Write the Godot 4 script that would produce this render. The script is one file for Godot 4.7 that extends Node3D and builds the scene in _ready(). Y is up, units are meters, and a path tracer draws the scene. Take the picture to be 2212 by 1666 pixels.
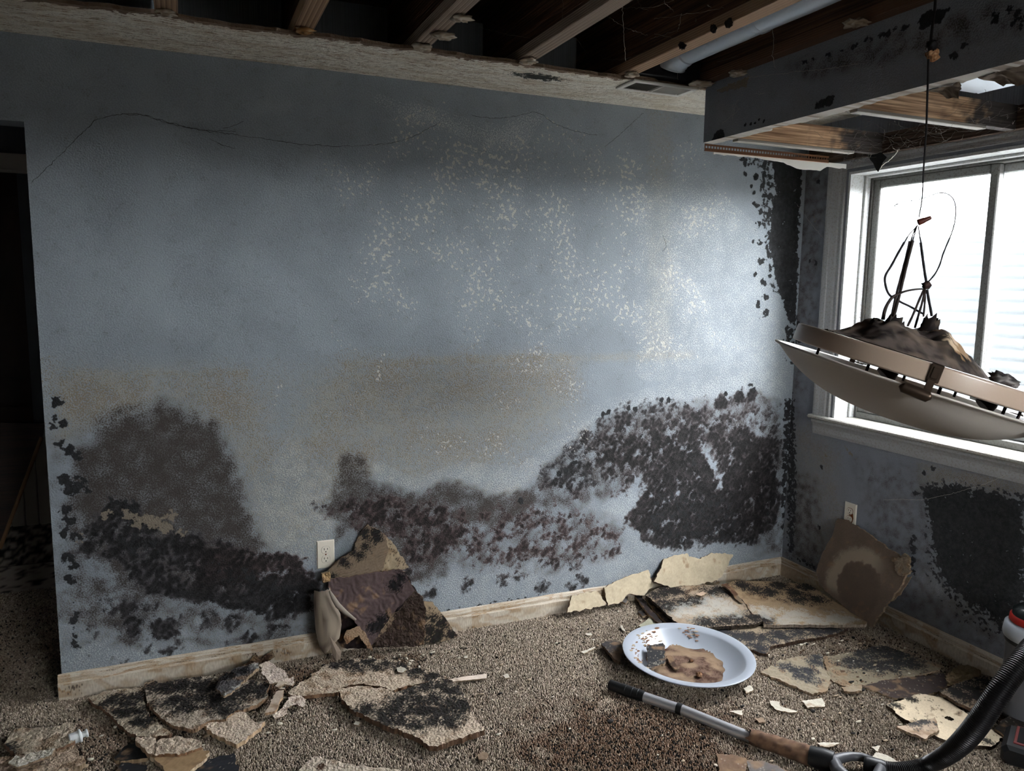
extends Node3D
# A water-damaged basement room: blue-grey plaster wall eaten by mould, stripped ceiling, fallen drywall on carpet.
# Metres, y up. The long wall is z = 0, the window wall is x = 0, the carpet is y = 0.

const H := 2.33          # underside of the remaining ceiling drywall
const WALL_END := -3.379 # free end of the long wall
const HEAD := 2.05       # top of the opening left of it
const SOFFIT_X := -0.933
const SOFFIT_Y := 2.119
const SOFFIT_Z := 0.40
const CAM := Vector3(-2.9176, 1.5394, 3.0723)

var rng := RandomNumberGenerator.new()
var n_fine := FastNoiseLite.new()
var n_mid := FastNoiseLite.new()
var n_low := FastNoiseLite.new()
var n_cell := FastNoiseLite.new()
var M := {}
var wood_tex: ImageTexture

func _ready() -> void:
	# ---------- camera, sky, exposure ----------
	var cam := Camera3D.new()
	cam.name = "camera"
	cam.position = CAM
	cam.basis = Basis.from_euler(Vector3(-0.1329, -0.4057, 0.0138))
	cam.fov = rad_to_deg(2.0 * atan(833.0 / 1654.8))
	cam.near = 0.02
	cam.far = 60.0
	add_child(cam)
	cam.current = true
	var we := WorldEnvironment.new()
	we.name = "overcast_daylight"
	var env := Environment.new()
	env.background_mode = Environment.BG_SKY
	var sky := Sky.new()
	var sm := ProceduralSkyMaterial.new()
	sm.sky_top_color = Color(0.965, 0.98, 1.0)
	sm.sky_horizon_color = Color(0.975, 0.99, 1.0)
	sm.ground_bottom_color = Color(0.30, 0.29, 0.27)
	sm.ground_horizon_color = Color(0.35, 0.34, 0.32)
	sm.sun_angle_max = 0.5
	sky.sky_material = sm
	env.sky = sky
	env.background_energy_multiplier = 62.0
	env.tonemap_mode = Environment.TONE_MAPPER_LINEAR
	env.tonemap_exposure = 1.12
	env.sdfgi_enabled = true
	env.ssao_enabled = true
	env.ssil_enabled = true
	we.environment = env
	add_child(we)

	setup_noise()
	setup_materials()
	build_shell()
	build_windows()
	build_ceiling()
	build_soffit()
	build_hall()
	build_fittings()
	build_lamp()
	build_vacuum()
	build_debris()
	build_cobwebs()

# ---------- bookkeeping ----------
func tag(o: Node, label := "", category := "", group := "", kind := "") -> Node:
	if label: o.set_meta("label", label)
	if category: o.set_meta("category", category)
	if group: o.set_meta("group", group)
	if kind: o.set_meta("kind", kind)
	return o

func thing(called: String, label: String, category: String, at := Vector3.ZERO, group := "", parent: Node = null) -> Node3D:
	var o := Node3D.new()
	o.name = called
	o.position = at
	(parent if parent else self).add_child(o, true)
	tag(o, label, category, group)
	return o

func put(called: String, mesh: Mesh, mat: Material, parent: Node = null) -> MeshInstance3D:
	var o := MeshInstance3D.new()
	o.name = called
	o.mesh = mesh
	o.material_override = null
	for i in mesh.get_surface_count():
		mesh.surface_set_material(i, mat)
	(parent if parent else self).add_child(o, true)
	return o

func V3(a: Array) -> PackedVector3Array:
	var o := PackedVector3Array()
	for i in range(0, a.size(), 3):
		o.append(Vector3(a[i], a[i + 1], a[i + 2]))
	return o

func V2(a: Array) -> PackedVector2Array:
	var o := PackedVector2Array()
	for i in range(0, a.size(), 2):
		o.append(Vector2(a[i], a[i + 1]))
	return o

func sstep(a: float, b: float, x: float) -> float:
	var t := clampf((x - a) / (b - a), 0.0, 1.0)
	return t * t * (3.0 - 2.0 * t)

func lin(r: float, g: float, b: float) -> Color:
	return Color(r, g, b).srgb_to_linear()

# ---------- mesh builder: counter-clockwise seen from outside goes in, clockwise comes out ----------
class MB:
	var v := PackedVector3Array()
	var n := PackedVector3Array()
	var c := PackedColorArray()
	var uv := PackedVector2Array()
	var ix := PackedInt32Array()
	var col := Color.WHITE
	var xf := Transform3D()

	func vert(p: Vector3, nn: Vector3, u := Vector2.ZERO) -> int:
		v.append(xf * p)
		n.append((xf.basis * nn).normalized())
		c.append(col)
		uv.append(u)
		return v.size() - 1

	func tri(a: Vector3, b: Vector3, d: Vector3, ua := Vector2.ZERO, ub := Vector2.ZERO, ud := Vector2.ZERO) -> void:
		var nn := (b - a).cross(d - a)
		if nn.length_squared() < 1e-18:
			return
		var i := vert(a, nn, ua)
		vert(b, nn, ub)
		vert(d, nn, ud)
		ix.append_array([i, i + 2, i + 1])

	func quad(a: Vector3, b: Vector3, d: Vector3, e: Vector3, u0 := Vector2.ZERO, u1 := Vector2.ONE) -> void:
		var nn := (b - a).cross(e - a)
		if nn.length_squared() < 1e-18:
			nn = (d - b).cross(e - b)
		var i := vert(a, nn, u0)
		vert(b, nn, Vector2(u1.x, u0.y))
		vert(d, nn, u1)
		vert(e, nn, Vector2(u0.x, u1.y))
		ix.append_array([i, i + 2, i + 1, i, i + 3, i + 2])

	# box with bevelled long edges left plain; uv in metres, u along the longest side
	func box(lo: Vector3, hi: Vector3, bev := 0.0) -> void:
		var d := hi - lo
		var la := d.max_axis_index()
		if bev > 0.0:
			bevel_box(lo, hi, minf(bev, minf(d.x, minf(d.y, d.z)) * 0.45), la)
			return
		var o := Vector2(lo.x * 3.1 + lo.z * 1.7, lo.y * 2.3 + lo.x * 5.7)
		for ax in 3:
			var b1 := (ax + 1) % 3
			var b2 := (ax + 2) % 3
			for s in [0, 1]:
				var p0 := lo
				p0[ax] = hi[ax] if s else lo[ax]
				var p1 := p0
				p1[b1] = hi[b1]
				var p2 := p1
				p2[b2] = hi[b2]
				var p3 := p0
				p3[b2] = hi[b2]
				var q := [p0, p1, p2, p3] if s else [p0, p3, p2, p1]
				var nn := Vector3.ZERO
				nn[ax] = 1.0 if s else -1.0
				var i := v.size()
				for k in q:
					var kk: Vector3 = k
					var lu: float = kk[la] if la != ax else kk[b1]
					var ot := b1 if (b1 != la and la != ax) else b2
					vert(kk, nn, o + Vector2(lu, kk[ot]))
				ix.append_array([i, i + 2, i + 1, i, i + 3, i + 2])

	func bevel_box(lo: Vector3, hi: Vector3, b: float, la: int) -> void:
		# a rounded-edge box: an octagonal prism along its longest side with chamfered ends
		var a1 := (la + 1) % 3
		var a2 := (la + 2) % 3
		var ring := []
		var l1 := lo[a1]; var h1 := hi[a1]; var l2 := lo[a2]; var h2 := hi[a2]
		var prof := [Vector2(l1 + b, l2), Vector2(h1 - b, l2), Vector2(h1, l2 + b), Vector2(h1, h2 - b), Vector2(h1 - b, h2), Vector2(l1 + b, h2), Vector2(l1, h2 - b), Vector2(l1, l2 + b)]
		var cen := Vector2((l1 + h1) / 2, (l2 + h2) / 2)
		for st in 4:
			var r := []
			for q in prof:
				var w: Vector2 = q
				if st == 0 or st == 3:
					w = Vector2(move_toward(w.x, cen.x, b * 0.7), move_toward(w.y, cen.y, b * 0.7))
				var p := Vector3.ZERO
				p[a1] = w.x
				p[a2] = w.y
				p[la] = [lo[la], lo[la] + b, hi[la] - b, hi[la]][st]
				r.append(p)
			ring.append(r)
		for st in 3:
			for k in 8:
				var k2 := (k + 1) % 8
				var A: Vector3 = ring[st][k]
				var B: Vector3 = ring[st][k2]
				var D: Vector3 = ring[st + 1][k2]
				var E: Vector3 = ring[st + 1][k]
				var f := float(k) * 0.02
				quad(A, B, D, E, Vector2(A[la], f), Vector2(D[la], f + 0.02))
		for k in range(1, 7):
			tri(ring[0][0], ring[0][k + 1], ring[0][k])
			tri(ring[3][0], ring[3][k], ring[3][k + 1])

	# rows of points, smooth; closed joins the last column to the first
	func grid(rows: Array, closed := false, colors: Array = [], uvs: Array = []) -> void:
		var nr := rows.size()
		var nc: int = rows[0].size()
		var base := v.size()
		var acc := PackedVector3Array()
		acc.resize(nr * nc)
		var cols := nc if closed else nc - 1
		for r in nr - 1:
			for k in cols:
				var k2 := (k + 1) % nc
				var a: Vector3 = rows[r][k]
				var b: Vector3 = rows[r][k2]
				var d: Vector3 = rows[r + 1][k2]
				var e: Vector3 = rows[r + 1][k]
				var fn := (d - a).cross(e - b)
				acc[r * nc + k] += fn
				acc[r * nc + k2] += fn
				acc[(r + 1) * nc + k2] += fn
				acc[(r + 1) * nc + k] += fn
				var i0 := base + r * nc + k
				var i1 := base + r * nc + k2
				var i2 := base + (r + 1) * nc + k2
				var i3 := base + (r + 1) * nc + k
				ix.append_array([i0, i2, i1, i0, i3, i2])
		for r in nr:
			for k in nc:
				if colors.size():
					col = colors[r][k]
				vert(rows[r][k], acc[r * nc + k] if acc[r * nc + k] != Vector3.ZERO else Vector3.UP, uvs[r][k] if uvs.size() else Vector2(float(k) / maxi(1, nc - 1), float(r) / maxi(1, nr - 1)))

	# tube along points; radius may be an array
	func tube(pts: Array, rad, sides := 6, cap := true) -> void:
		var rows := []
		var np := pts.size()
		var up := Vector3.UP
		for i in np:
			var t: Vector3 = (pts[mini(i + 1, np - 1)] - pts[maxi(i - 1, 0)])
			t = t.normalized() if t.length() > 1e-9 else Vector3.RIGHT
			if absf(t.dot(up)) > 0.98:
				up = Vector3.RIGHT if absf(t.x) < 0.9 else Vector3.BACK
			var s := up.cross(t).normalized()
			up = t.cross(s).normalized()
			var rr: float = rad[i] if rad is Array or rad is PackedFloat32Array else rad
			var row := []
			for k in sides:
				var a := TAU * k / sides
				row.append(pts[i] + (s * cos(a) + up * sin(a)) * rr)
			rows.append(row)
		grid(rows, true)
		if cap:
			for k in range(1, sides - 1):
				tri(rows[0][0], rows[0][k + 1], rows[0][k])
				tri(rows[np - 1][0], rows[np - 1][k], rows[np - 1][k + 1])

	# profile of (radius, height) turned round the local y axis
	func lathe(prof: Array, seg := 48, squash := 1.0) -> void:
		var rows := []
		for q in prof:
			var row := []
			for k in seg:
				var a := -TAU * k / seg
				row.append(Vector3(cos(a) * q.x, q.y, sin(a) * q.x * squash))
			rows.append(row)
		grid(rows, true)

	# flat polygon in the local xy plane pushed along z from z0 to z1
	func prism(poly: PackedVector2Array, z0: float, z1: float, uvs := 1.0) -> void:
		if Geometry2D.is_polygon_clockwise(poly):
			poly = poly.duplicate()
			poly.reverse()
		# Godot calls y-down clockwise; make sure the area is positive
		var ar := 0.0
		for i in poly.size():
			ar += poly[i].cross(poly[(i + 1) % poly.size()])
		if ar < 0.0:
			poly = poly.duplicate()
			poly.reverse()
		var t := Geometry2D.triangulate_polygon(poly)
		for i in range(0, t.size(), 3):
			var a := poly[t[i]]
			var b := poly[t[i + 1]]
			var d := poly[t[i + 2]]
			if (b - a).cross(d - a) < 0.0:
				var s := b
				b = d
				d = s
			tri(Vector3(a.x, a.y, z1), Vector3(b.x, b.y, z1), Vector3(d.x, d.y, z1), a * uvs, b * uvs, d * uvs)
			tri(Vector3(a.x, a.y, z0), Vector3(d.x, d.y, z0), Vector3(b.x, b.y, z0), a * uvs, d * uvs, b * uvs)
		var run := 0.0
		for i in poly.size():
			var a := poly[i]
			var b := poly[(i + 1) % poly.size()]
			var l := a.distance_to(b)
			quad(Vector3(a.x, a.y, z0), Vector3(b.x, b.y, z0), Vector3(b.x, b.y, z1), Vector3(a.x, a.y, z1), Vector2(run, z0) * uvs, Vector2(run + l, z1) * uvs)
			run += l

	func mesh() -> ArrayMesh:
		var a := []
		a.resize(Mesh.ARRAY_MAX)
		a[Mesh.ARRAY_VERTEX] = v
		a[Mesh.ARRAY_NORMAL] = n
		a[Mesh.ARRAY_COLOR] = c
		a[Mesh.ARRAY_TEX_UV] = uv
		a[Mesh.ARRAY_INDEX] = ix
		var m := ArrayMesh.new()
		m.add_surface_from_arrays(Mesh.PRIMITIVE_TRIANGLES, a)
		return m

func box_mesh(lo: Vector3, hi: Vector3, bev := 0.0) -> ArrayMesh:
	var b := MB.new()
	b.box(lo, hi, bev)
	return b.mesh()

# ---------- noise tiles and materials ----------
var T_fine: PackedByteArray
var T_mid: PackedByteArray
var T_low: PackedByteArray
var T_blob: PackedByteArray
var T_fleck: PackedByteArray
var T_big: PackedByteArray

func tile(kind: int, freq: float, oct: int, sd: int, ret := 0, jit := 1.0) -> PackedByteArray:
	var f := FastNoiseLite.new()
	f.noise_type = kind
	f.seed = sd
	f.frequency = freq
	f.fractal_type = FastNoiseLite.FRACTAL_FBM if oct > 1 else FastNoiseLite.FRACTAL_NONE
	f.fractal_octaves = oct
	f.cellular_return_type = ret
	f.cellular_jitter = jit
	var im := f.get_seamless_image(1024, 1024, false, false, 0.1, true)
	im.convert(Image.FORMAT_L8)
	return im.get_data()

func setup_noise() -> void:
	rng.seed = 4711
	n_fine.noise_type = FastNoiseLite.TYPE_SIMPLEX
	n_fine.seed = 3
	n_fine.frequency = 140.0
	n_fine.fractal_type = FastNoiseLite.FRACTAL_NONE
	n_mid.noise_type = FastNoiseLite.TYPE_SIMPLEX
	n_mid.seed = 5
	n_mid.frequency = 18.0
	n_mid.fractal_octaves = 4
	n_low.noise_type = FastNoiseLite.TYPE_SIMPLEX
	n_low.seed = 8
	n_low.frequency = 5.0
	n_low.fractal_octaves = 2
	n_cell.noise_type = FastNoiseLite.TYPE_CELLULAR
	n_cell.seed = 9
	n_cell.frequency = 45.0
	n_cell.fractal_type = FastNoiseLite.FRACTAL_NONE
	n_cell.cellular_return_type = FastNoiseLite.RETURN_DISTANCE
	T_fine = tile(FastNoiseLite.TYPE_SIMPLEX, 0.24, 2, 11)
	T_mid = tile(FastNoiseLite.TYPE_SIMPLEX, 0.022, 5, 12)
	T_low = tile(FastNoiseLite.TYPE_SIMPLEX, 0.005, 3, 13)
	T_blob = tile(FastNoiseLite.TYPE_CELLULAR, 0.05, 1, 14, FastNoiseLite.RETURN_DISTANCE)
	T_big = tile(FastNoiseLite.TYPE_SIMPLEX, 0.016, 3, 17)
	T_fleck = tile(FastNoiseLite.TYPE_SIMPLEX, 0.058, 4, 15)

func mat(rough := 0.9, metal := 0.0, color := Color.WHITE, vc := false) -> StandardMaterial3D:
	var m := StandardMaterial3D.new()
	m.albedo_color = color
	m.roughness = rough
	m.metallic = metal
	m.metallic_specular = 0.35
	m.vertex_color_use_as_albedo = vc
	return m

func wood_mat(tint: Color, rough := 0.8) -> StandardMaterial3D:
	var m := mat(rough, 0.0, tint)
	m.albedo_texture = wood_tex
	m.heightmap_enabled = true
	m.heightmap_texture = wood_tex
	m.heightmap_scale = 0.12
	m.uv1_scale = Vector3(0.8, 4.0, 1.0)
	return m

func setup_materials() -> void:
	# wood: long grain along u, with darker streaks and a few knots
	var f := FastNoiseLite.new()
	f.noise_type = FastNoiseLite.TYPE_SIMPLEX
	f.seed = 31
	f.frequency = 0.05
	f.fractal_octaves = 5
	var grain := f.get_seamless_image(48, 512)
	grain.resize(512, 512, Image.INTERPOLATE_CUBIC)
	f.frequency = 0.012
	f.seed = 32
	var broad := f.get_seamless_image(128, 512)
	broad.resize(512, 512, Image.INTERPOLATE_CUBIC)
	var gd := grain.get_data()
	var bd := broad.get_data()
	var out := PackedByteArray()
	out.resize(512 * 512 * 3)
	for i in 512 * 512:
		var g := gd[i] / 255.0
		var b := bd[i] / 255.0
		var t := clampf(0.45 + (g - 0.5) * 0.75 + (b - 0.5) * 0.6, 0.0, 1.0)
		out[i * 3] = int(255.0 * lerpf(0.42, 1.0, t))
		out[i * 3 + 1] = int(255.0 * lerpf(0.36, 0.98, t))
		out[i * 3 + 2] = int(255.0 * lerpf(0.31, 0.95, t))
	wood_tex = ImageTexture.create_from_image(Image.create_from_data(512, 512, false, Image.FORMAT_RGB8, out))
	M.vc = mat(0.92, 0.0, Color.WHITE, true)                     # dusty plaster, paper, gypsum: colour per vertex
	var kn := FastNoiseLite.new()
	kn.noise_type = FastNoiseLite.TYPE_SIMPLEX
	kn.seed = 44
	kn.frequency = 0.045
	kn.fractal_octaves = 3
	var ki := kn.get_seamless_image(512, 512)
	M.vc_knock = mat(0.92, 0.0, Color.WHITE, true)               # the same with the stippled relief of ceiling texture
	M.vc_knock.heightmap_enabled = true
	M.vc_knock.heightmap_texture = ImageTexture.create_from_image(ki)
	M.vc_knock.heightmap_scale = 0.55
	M.vc_knock.uv1_triplanar = true
	M.vc_knock.uv1_world_triplanar = true
	M.vc_knock.uv1_scale = Vector3(3.0, 3.0, 3.0)
	M.vc_satin = mat(0.55, 0.0, Color.WHITE, true)
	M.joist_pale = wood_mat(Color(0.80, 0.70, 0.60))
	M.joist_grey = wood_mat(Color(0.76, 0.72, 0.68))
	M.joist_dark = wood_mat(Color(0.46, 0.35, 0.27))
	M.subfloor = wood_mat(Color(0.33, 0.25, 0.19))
	M.block = wood_mat(Color(0.92, 0.74, 0.56))
	M.block_vc = wood_mat(Color.WHITE)
	M.block_vc.vertex_color_use_as_albedo = true
	M.block_mould = wood_mat(Color(0.34, 0.28, 0.24))
	M.door = wood_mat(Color(0.17, 0.10, 0.07), 0.6)
	M.white_trim = mat(0.55, 0.0, Color(0.84, 0.83, 0.80))
	M.dull_trim = mat(0.6, 0.0, Color(0.52, 0.50, 0.47))
	M.vinyl = mat(0.45, 0.0, Color(0.78, 0.79, 0.79))
	M.plate_white = mat(0.4, 0.0, Color(0.80, 0.77, 0.71))
	M.rust = mat(0.85, 0.1, Color(0.40, 0.20, 0.09))
	M.black_hole = mat(0.9, 0.0, Color(0.02, 0.02, 0.02))  # flat black in place of the shade inside slots, holes and throat
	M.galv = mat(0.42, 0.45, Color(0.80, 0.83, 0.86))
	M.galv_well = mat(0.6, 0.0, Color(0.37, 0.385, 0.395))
	M.plain_wall = mat(0.85, 0.0, Color(0.78, 0.77, 0.76))
	M.web_pale = mat(0.9, 0.0, Color(0.70, 0.68, 0.64))
	M.web_dark = mat(0.9, 0.0, Color(0.16, 0.15, 0.14))
	M.mould_black = mat(0.95, 0.0, Color(0.035, 0.035, 0.037))
	var glass := mat(0.05, 0.0, Color(0.96, 0.98, 0.98, 0.06))
	glass.transparency = BaseMaterial3D.TRANSPARENCY_ALPHA
	glass.metallic_specular = 0.5
	M.glass = glass
	M.shade_glass = mat(0.38, 0.0, Color(0.76, 0.73, 0.69))
	M.shade_floor = mat(0.30, 0.0, Color(0.54, 0.56, 0.59))
	M.shade_floor.metallic_specular = 0.5
	M.band = mat(0.30, 0.0, Color(0.66, 0.58, 0.51))
	M.band.metallic_specular = 0.6
	M.bronze = mat(0.35, 0.8, Color(0.30, 0.25, 0.21))
	M.dark_metal = mat(0.5, 0.6, Color(0.14, 0.10, 0.09))
	M.cord = mat(0.6, 0.0, Color(0.075, 0.06, 0.065))
	M.sleeve = mat(0.7, 0.0, Color(0.20, 0.165, 0.15))
	M.black_plastic = mat(0.42, 0.0, Color(0.075, 0.078, 0.082))
	M.grey_plastic = mat(0.35, 0.0, Color(0.36, 0.36, 0.37))
	M.grip = mat(0.4, 0.0, Color(0.25, 0.25, 0.26))
	M.grey_plastic_dark = mat(0.45, 0.0, Color(0.16, 0.16, 0.165))
	M.hose = mat(0.36, 0.0, Color(0.06, 0.057, 0.057))
	M.aluminium = mat(0.32, 0.75, Color(0.74, 0.74, 0.75))

# ---------- soft masks: eight channels of 12 mm cells, later scaled up and broken by noise ----------
class Mask:
	var w: int
	var h: int
	var org: Vector2
	var cell: float
	var f: Array = []
	func _init(x0: float, y0: float, x1: float, y1: float, c: float) -> void:
		org = Vector2(x0, y0)
		cell = c
		w = int(ceil((x1 - x0) / c))
		h = int(ceil((y1 - y0) / c))
		for i in 8:
			var a := PackedFloat32Array()
			a.resize(w * h)
			f.append(a)
	# adds value inside the polygon, fading over a feather on both sides of its outline; mode 1 takes the larger
	func poly(ch: int, p: PackedVector2Array, value: float, feather: float, mode := 0) -> void:
		var lo := p[0]
		var hi := p[0]
		for q in p:
			lo = lo.min(q)
			hi = hi.max(q)
		var fe := Vector2(feather, feather)
		var a := ((lo - fe - org) / cell).floor()
		var b := ((hi + fe - org) / cell).ceil()
		var arr: PackedFloat32Array = f[ch]
		for y in range(maxi(0, int(a.y)), mini(h, int(b.y))):
			for x in range(maxi(0, int(a.x)), mini(w, int(b.x))):
				var q := org + Vector2(x + 0.5, y + 0.5) * cell
				var d := 1e9
				for i in p.size():
					d = minf(d, q.distance_squared_to(Geometry2D.get_closest_point_to_segment(q, p[i], p[(i + 1) % p.size()])))
				d = sqrt(d)
				if Geometry2D.is_point_in_polygon(q, p):
					d = -d
				var t := clampf(0.5 - d / (2.0 * feather), 0.0, 1.0)
				t = t * t * (3.0 - 2.0 * t) * value
				var i := y * w + x
				arr[i] = maxf(arr[i], t) if mode == 1 else arr[i] + t
		f[ch] = arr
	func spots(ch: int, p: PackedVector2Array, r: float, value: float) -> void:
		for q in p:
			var o := PackedVector2Array()
			for k in 10:
				o.append(q + Vector2(cos(k * TAU / 10), sin(k * TAU / 10)) * r)
			poly(ch, o, value, r * 0.6, 1)
	func line(ch: int, p: PackedVector2Array, width: float, value: float, feather: float) -> void:
		for i in p.size() - 1:
			var s := (p[i + 1] - p[i]).normalized().orthogonal() * width * 0.5
			poly(ch, PackedVector2Array([p[i] + s, p[i + 1] + s, p[i + 1] - s, p[i] - s]), value, feather, 1)
	func bytes(k: int, W: int, HH: int) -> PackedByteArray:
		var b := PackedByteArray()
		b.resize(w * h * 4)
		for i in w * h:
			for c in 4:
				b[i * 4 + c] = int(clampf(f[k * 4 + c][i], 0.0, 1.0) * 255.0)
		var im := Image.create_from_data(w, h, false, Image.FORMAT_RGBA8, b)
		im.resize(W, HH, Image.INTERPOLATE_CUBIC)
		return im.get_data()

# channels: 0 soft grey-brown bloom, 1 dark mould, 2 peeled flecks, 3 tan water stain,
#           4 pale salt speckle, 5 crisp black mould, 6 brownness of the mould, 7 bare paper
func paint_wall(m: Mask, W: int, HH: int, paint: Vector3, seed_at: int, called: String, black := 0.10) -> StandardMaterial3D:
	var A := m.bytes(0, W, HH)
	var B := m.bytes(1, W, HH)
	var rgb := PackedByteArray()
	rgb.resize(W * HH * 3)
	var hgt := PackedByteArray()
	hgt.resize(W * HH)
	var sx := seed_at * 137
	for y in HH:
		var row := (((HH - 1 - y) + seed_at * 61) & 1023) << 10
		var row2 := ((((HH - 1 - y) * 2) + seed_at * 211) & 1023) << 10
		for x in W:
			var i := y * W + x
			var j := ((HH - 1 - y) * W + x) * 4        # masks have y up, images y down
			var xx := (x + sx) & 1023
			var nf := T_fine[row | xx] / 255.0
			var nm := T_mid[row | xx] / 255.0
			var nl := T_low[row | xx] / 255.0
			var k := 1.0 + (nl - 0.5) * 0.10 + (nf - 0.5) * 0.14
			var r := paint.x * k
			var g := paint.y * k
			var b := paint.z * k
			var hh := 0.45 + (nf - 0.5) * 0.55
			# a thin dusting of dark specks everywhere
			if nf * 0.6 + nm * 0.5 > 0.86:
				r *= 0.82; g *= 0.80; b *= 0.78
			var tanv := A[j + 3]
			if tanv > 4:
				var t := tanv / 255.0
				var u := clampf(t * (0.75 + 2.0 * (nf - 0.5) + (nm - 0.5) * 1.0), 0.0, 0.85)
				u *= 0.85
				r = lerpf(r, 0.555, u); g = lerpf(g, 0.545, u); b = lerpf(b, 0.505, u)
				var nk2 := T_fleck[row | ((xx + 411) & 1023)] / 255.0
				var dk := clampf((t * 0.55 + (nk2 - 0.5) * 0.55 + (nf - 0.5) * 1.7 + (nl - 0.5) * 0.7 - 0.55) * 3.6, 0.0, 0.55)
				r = lerpf(r, 0.41, dk); g = lerpf(g, 0.345, dk); b = lerpf(b, 0.265, dk)
			var eff := B[j]
			if eff > 4:
				var t := eff / 255.0
				var u := clampf((t * 1.0 + (nf - 0.5) * 2.4 + (nm - 0.5) * 0.7 + (nl - 0.5) * 0.4 - 0.44) * 1.5, 0.0, 0.58)
				r = lerpf(r, 0.70, u); g = lerpf(g, 0.71, u); b = lerpf(b, 0.70, u)
				hh += u * 0.1
			var soft := A[j]
			if soft > 4:
				var t := soft / 255.0
				var ngs := T_big[row | ((xx + 700) & 1023)] / 255.0
				var ed := 4.0 * t * (1.0 - minf(t, 1.0))
				t = maxf(0.0, t + ed * ((nm - 0.5) * 0.75 + (ngs - 0.5) * 0.55 + (nf - 0.5) * 0.7))
				var u := clampf(t * (0.86 + (nm - 0.5) * 0.45 + (ngs - 0.5) * 0.35 + (nf - 0.5) * 1.1), 0.0, 0.95)
				r = lerpf(r, 0.205, u); g = lerpf(g, 0.182, u); b = lerpf(b, 0.168, u)
			var dark := A[j + 1]
			if dark > 4:
				var wy := int((nm - 0.5) * 20.0 + (nf - 0.5) * 6.0)
				var wx := int((nf - 0.5) * 6.0 + (nm - 0.5) * 16.0)
				var rw := ((((HH - 1 - y) + seed_at * 61 + wy) & 1023) << 10)
				var nb := T_blob[rw | ((xx + wx) & 1023)] / 255.0
				var rw2 := ((((HH - 1 - y) * 2 + wy * 2 + seed_at * 211) & 1023) << 10)
				var nb2 := T_blob[rw2 | ((xx * 2 + wx * 2 + 300) & 1023)] / 255.0
				var ng := T_big[row | ((xx + 55) & 1023)] / 255.0
				var nk3 := T_fleck[row | ((xx + 720) & 1023)] / 255.0
				var t := dark / 255.0
				var v := t + (0.42 - nb) * 0.60 + (0.42 - nb2) * 0.40 + (ng - 0.5) * 0.75 + (nm - 0.5) * 0.40 + (nk3 - 0.5) * 0.25 + (nf - 0.5) * 0.34
				var u := clampf((v - 0.44) * 3.8, 0.0, 1.0) * 0.97
				var br := B[j + 2] / 255.0
				var inner := clampf((v - 0.56) * 2.4, 0.0, 1.0)
				var tone := lerpf(0.255, 0.085, inner) + (nm - 0.5) * 0.12 + (ng - 0.5) * 0.08 + (nf - 0.5) * 0.13 + (nb2 - 0.4) * 0.10
				r = lerpf(r, tone * (1.0 + 0.16 * br), u)
				g = lerpf(g, tone * (0.97 - 0.03 * br), u)
				b = lerpf(b, tone * (0.99 - 0.08 * br), u)
				hh += u * (0.18 - inner * 0.1)
			var fl := A[j + 2]
			if fl > 4:
				var nk := T_fleck[row | xx] / 255.0
				var t := fl / 255.0
				var v := t * 0.42 + (nk - 0.5) * 1.25 + (nl - 0.5) * 0.5
				if v > 0.475:
					var u := clampf((v - 0.475) * 16.0, 0.0, 0.90)
					r = lerpf(r, 0.675, u); g = lerpf(g, 0.66, u); b = lerpf(b, 0.63, u)
					hh -= u * 0.35
			var bare := B[j + 3]
			if bare > 4:
				var nk4 := T_fleck[row | ((xx + 130) & 1023)] / 255.0
				var v := bare / 255.0 + (nm - 0.5) * 0.5 + (nk4 - 0.5) * 0.9 + (nf - 0.5) * 0.2
				var u := clampf((v - 0.5) * 8.0, 0.0, 0.92)
				var tb := 0.93 + (nf - 0.5) * 0.25
				r = lerpf(r, 0.485 * tb, u); g = lerpf(g, 0.445 * tb, u); b = lerpf(b, 0.385 * tb, u)
				hh -= u * 0.3
			var crisp := B[j + 1]
			if crisp > 4:
				var nb := T_blob[row | ((xx + 500) & 1023)] / 255.0
				var nk5 := T_fleck[row | ((xx + 900) & 1023)] / 255.0
				var v := crisp / 255.0 + (0.40 - nb) * 0.55 + (nm - 0.5) * 0.35 + (nk5 - 0.5) * 0.75 + (nf - 0.5) * 0.20
				var u := clampf((v - 0.52) * 12.0, 0.0, 0.97)
				var tone := black + (nm - 0.5) * 0.07 + (nf - 0.5) * 0.07 + (nk5 - 0.5) * 0.08
				r = lerpf(r, tone, u); g = lerpf(g, tone * 1.02, u); b = lerpf(b, tone * 1.06, u)
				hh += u * 0.12
			rgb[i * 3] = int(clampf(r, 0.0, 1.0) * 255.0)
			rgb[i * 3 + 1] = int(clampf(g, 0.0, 1.0) * 255.0)
			rgb[i * 3 + 2] = int(clampf(b, 0.0, 1.0) * 255.0)
			hgt[i] = int(clampf(hh, 0.0, 1.0) * 255.0)
	var o := mat(0.82)
	o.resource_name = called
	o.albedo_texture = ImageTexture.create_from_image(Image.create_from_data(W, HH, false, Image.FORMAT_RGB8, rgb))
	o.heightmap_enabled = true
	o.heightmap_texture = ImageTexture.create_from_image(Image.create_from_data(W, HH, false, Image.FORMAT_L8, hgt))
	o.heightmap_scale = 0.24
	o.texture_repeat = false
	return o

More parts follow.
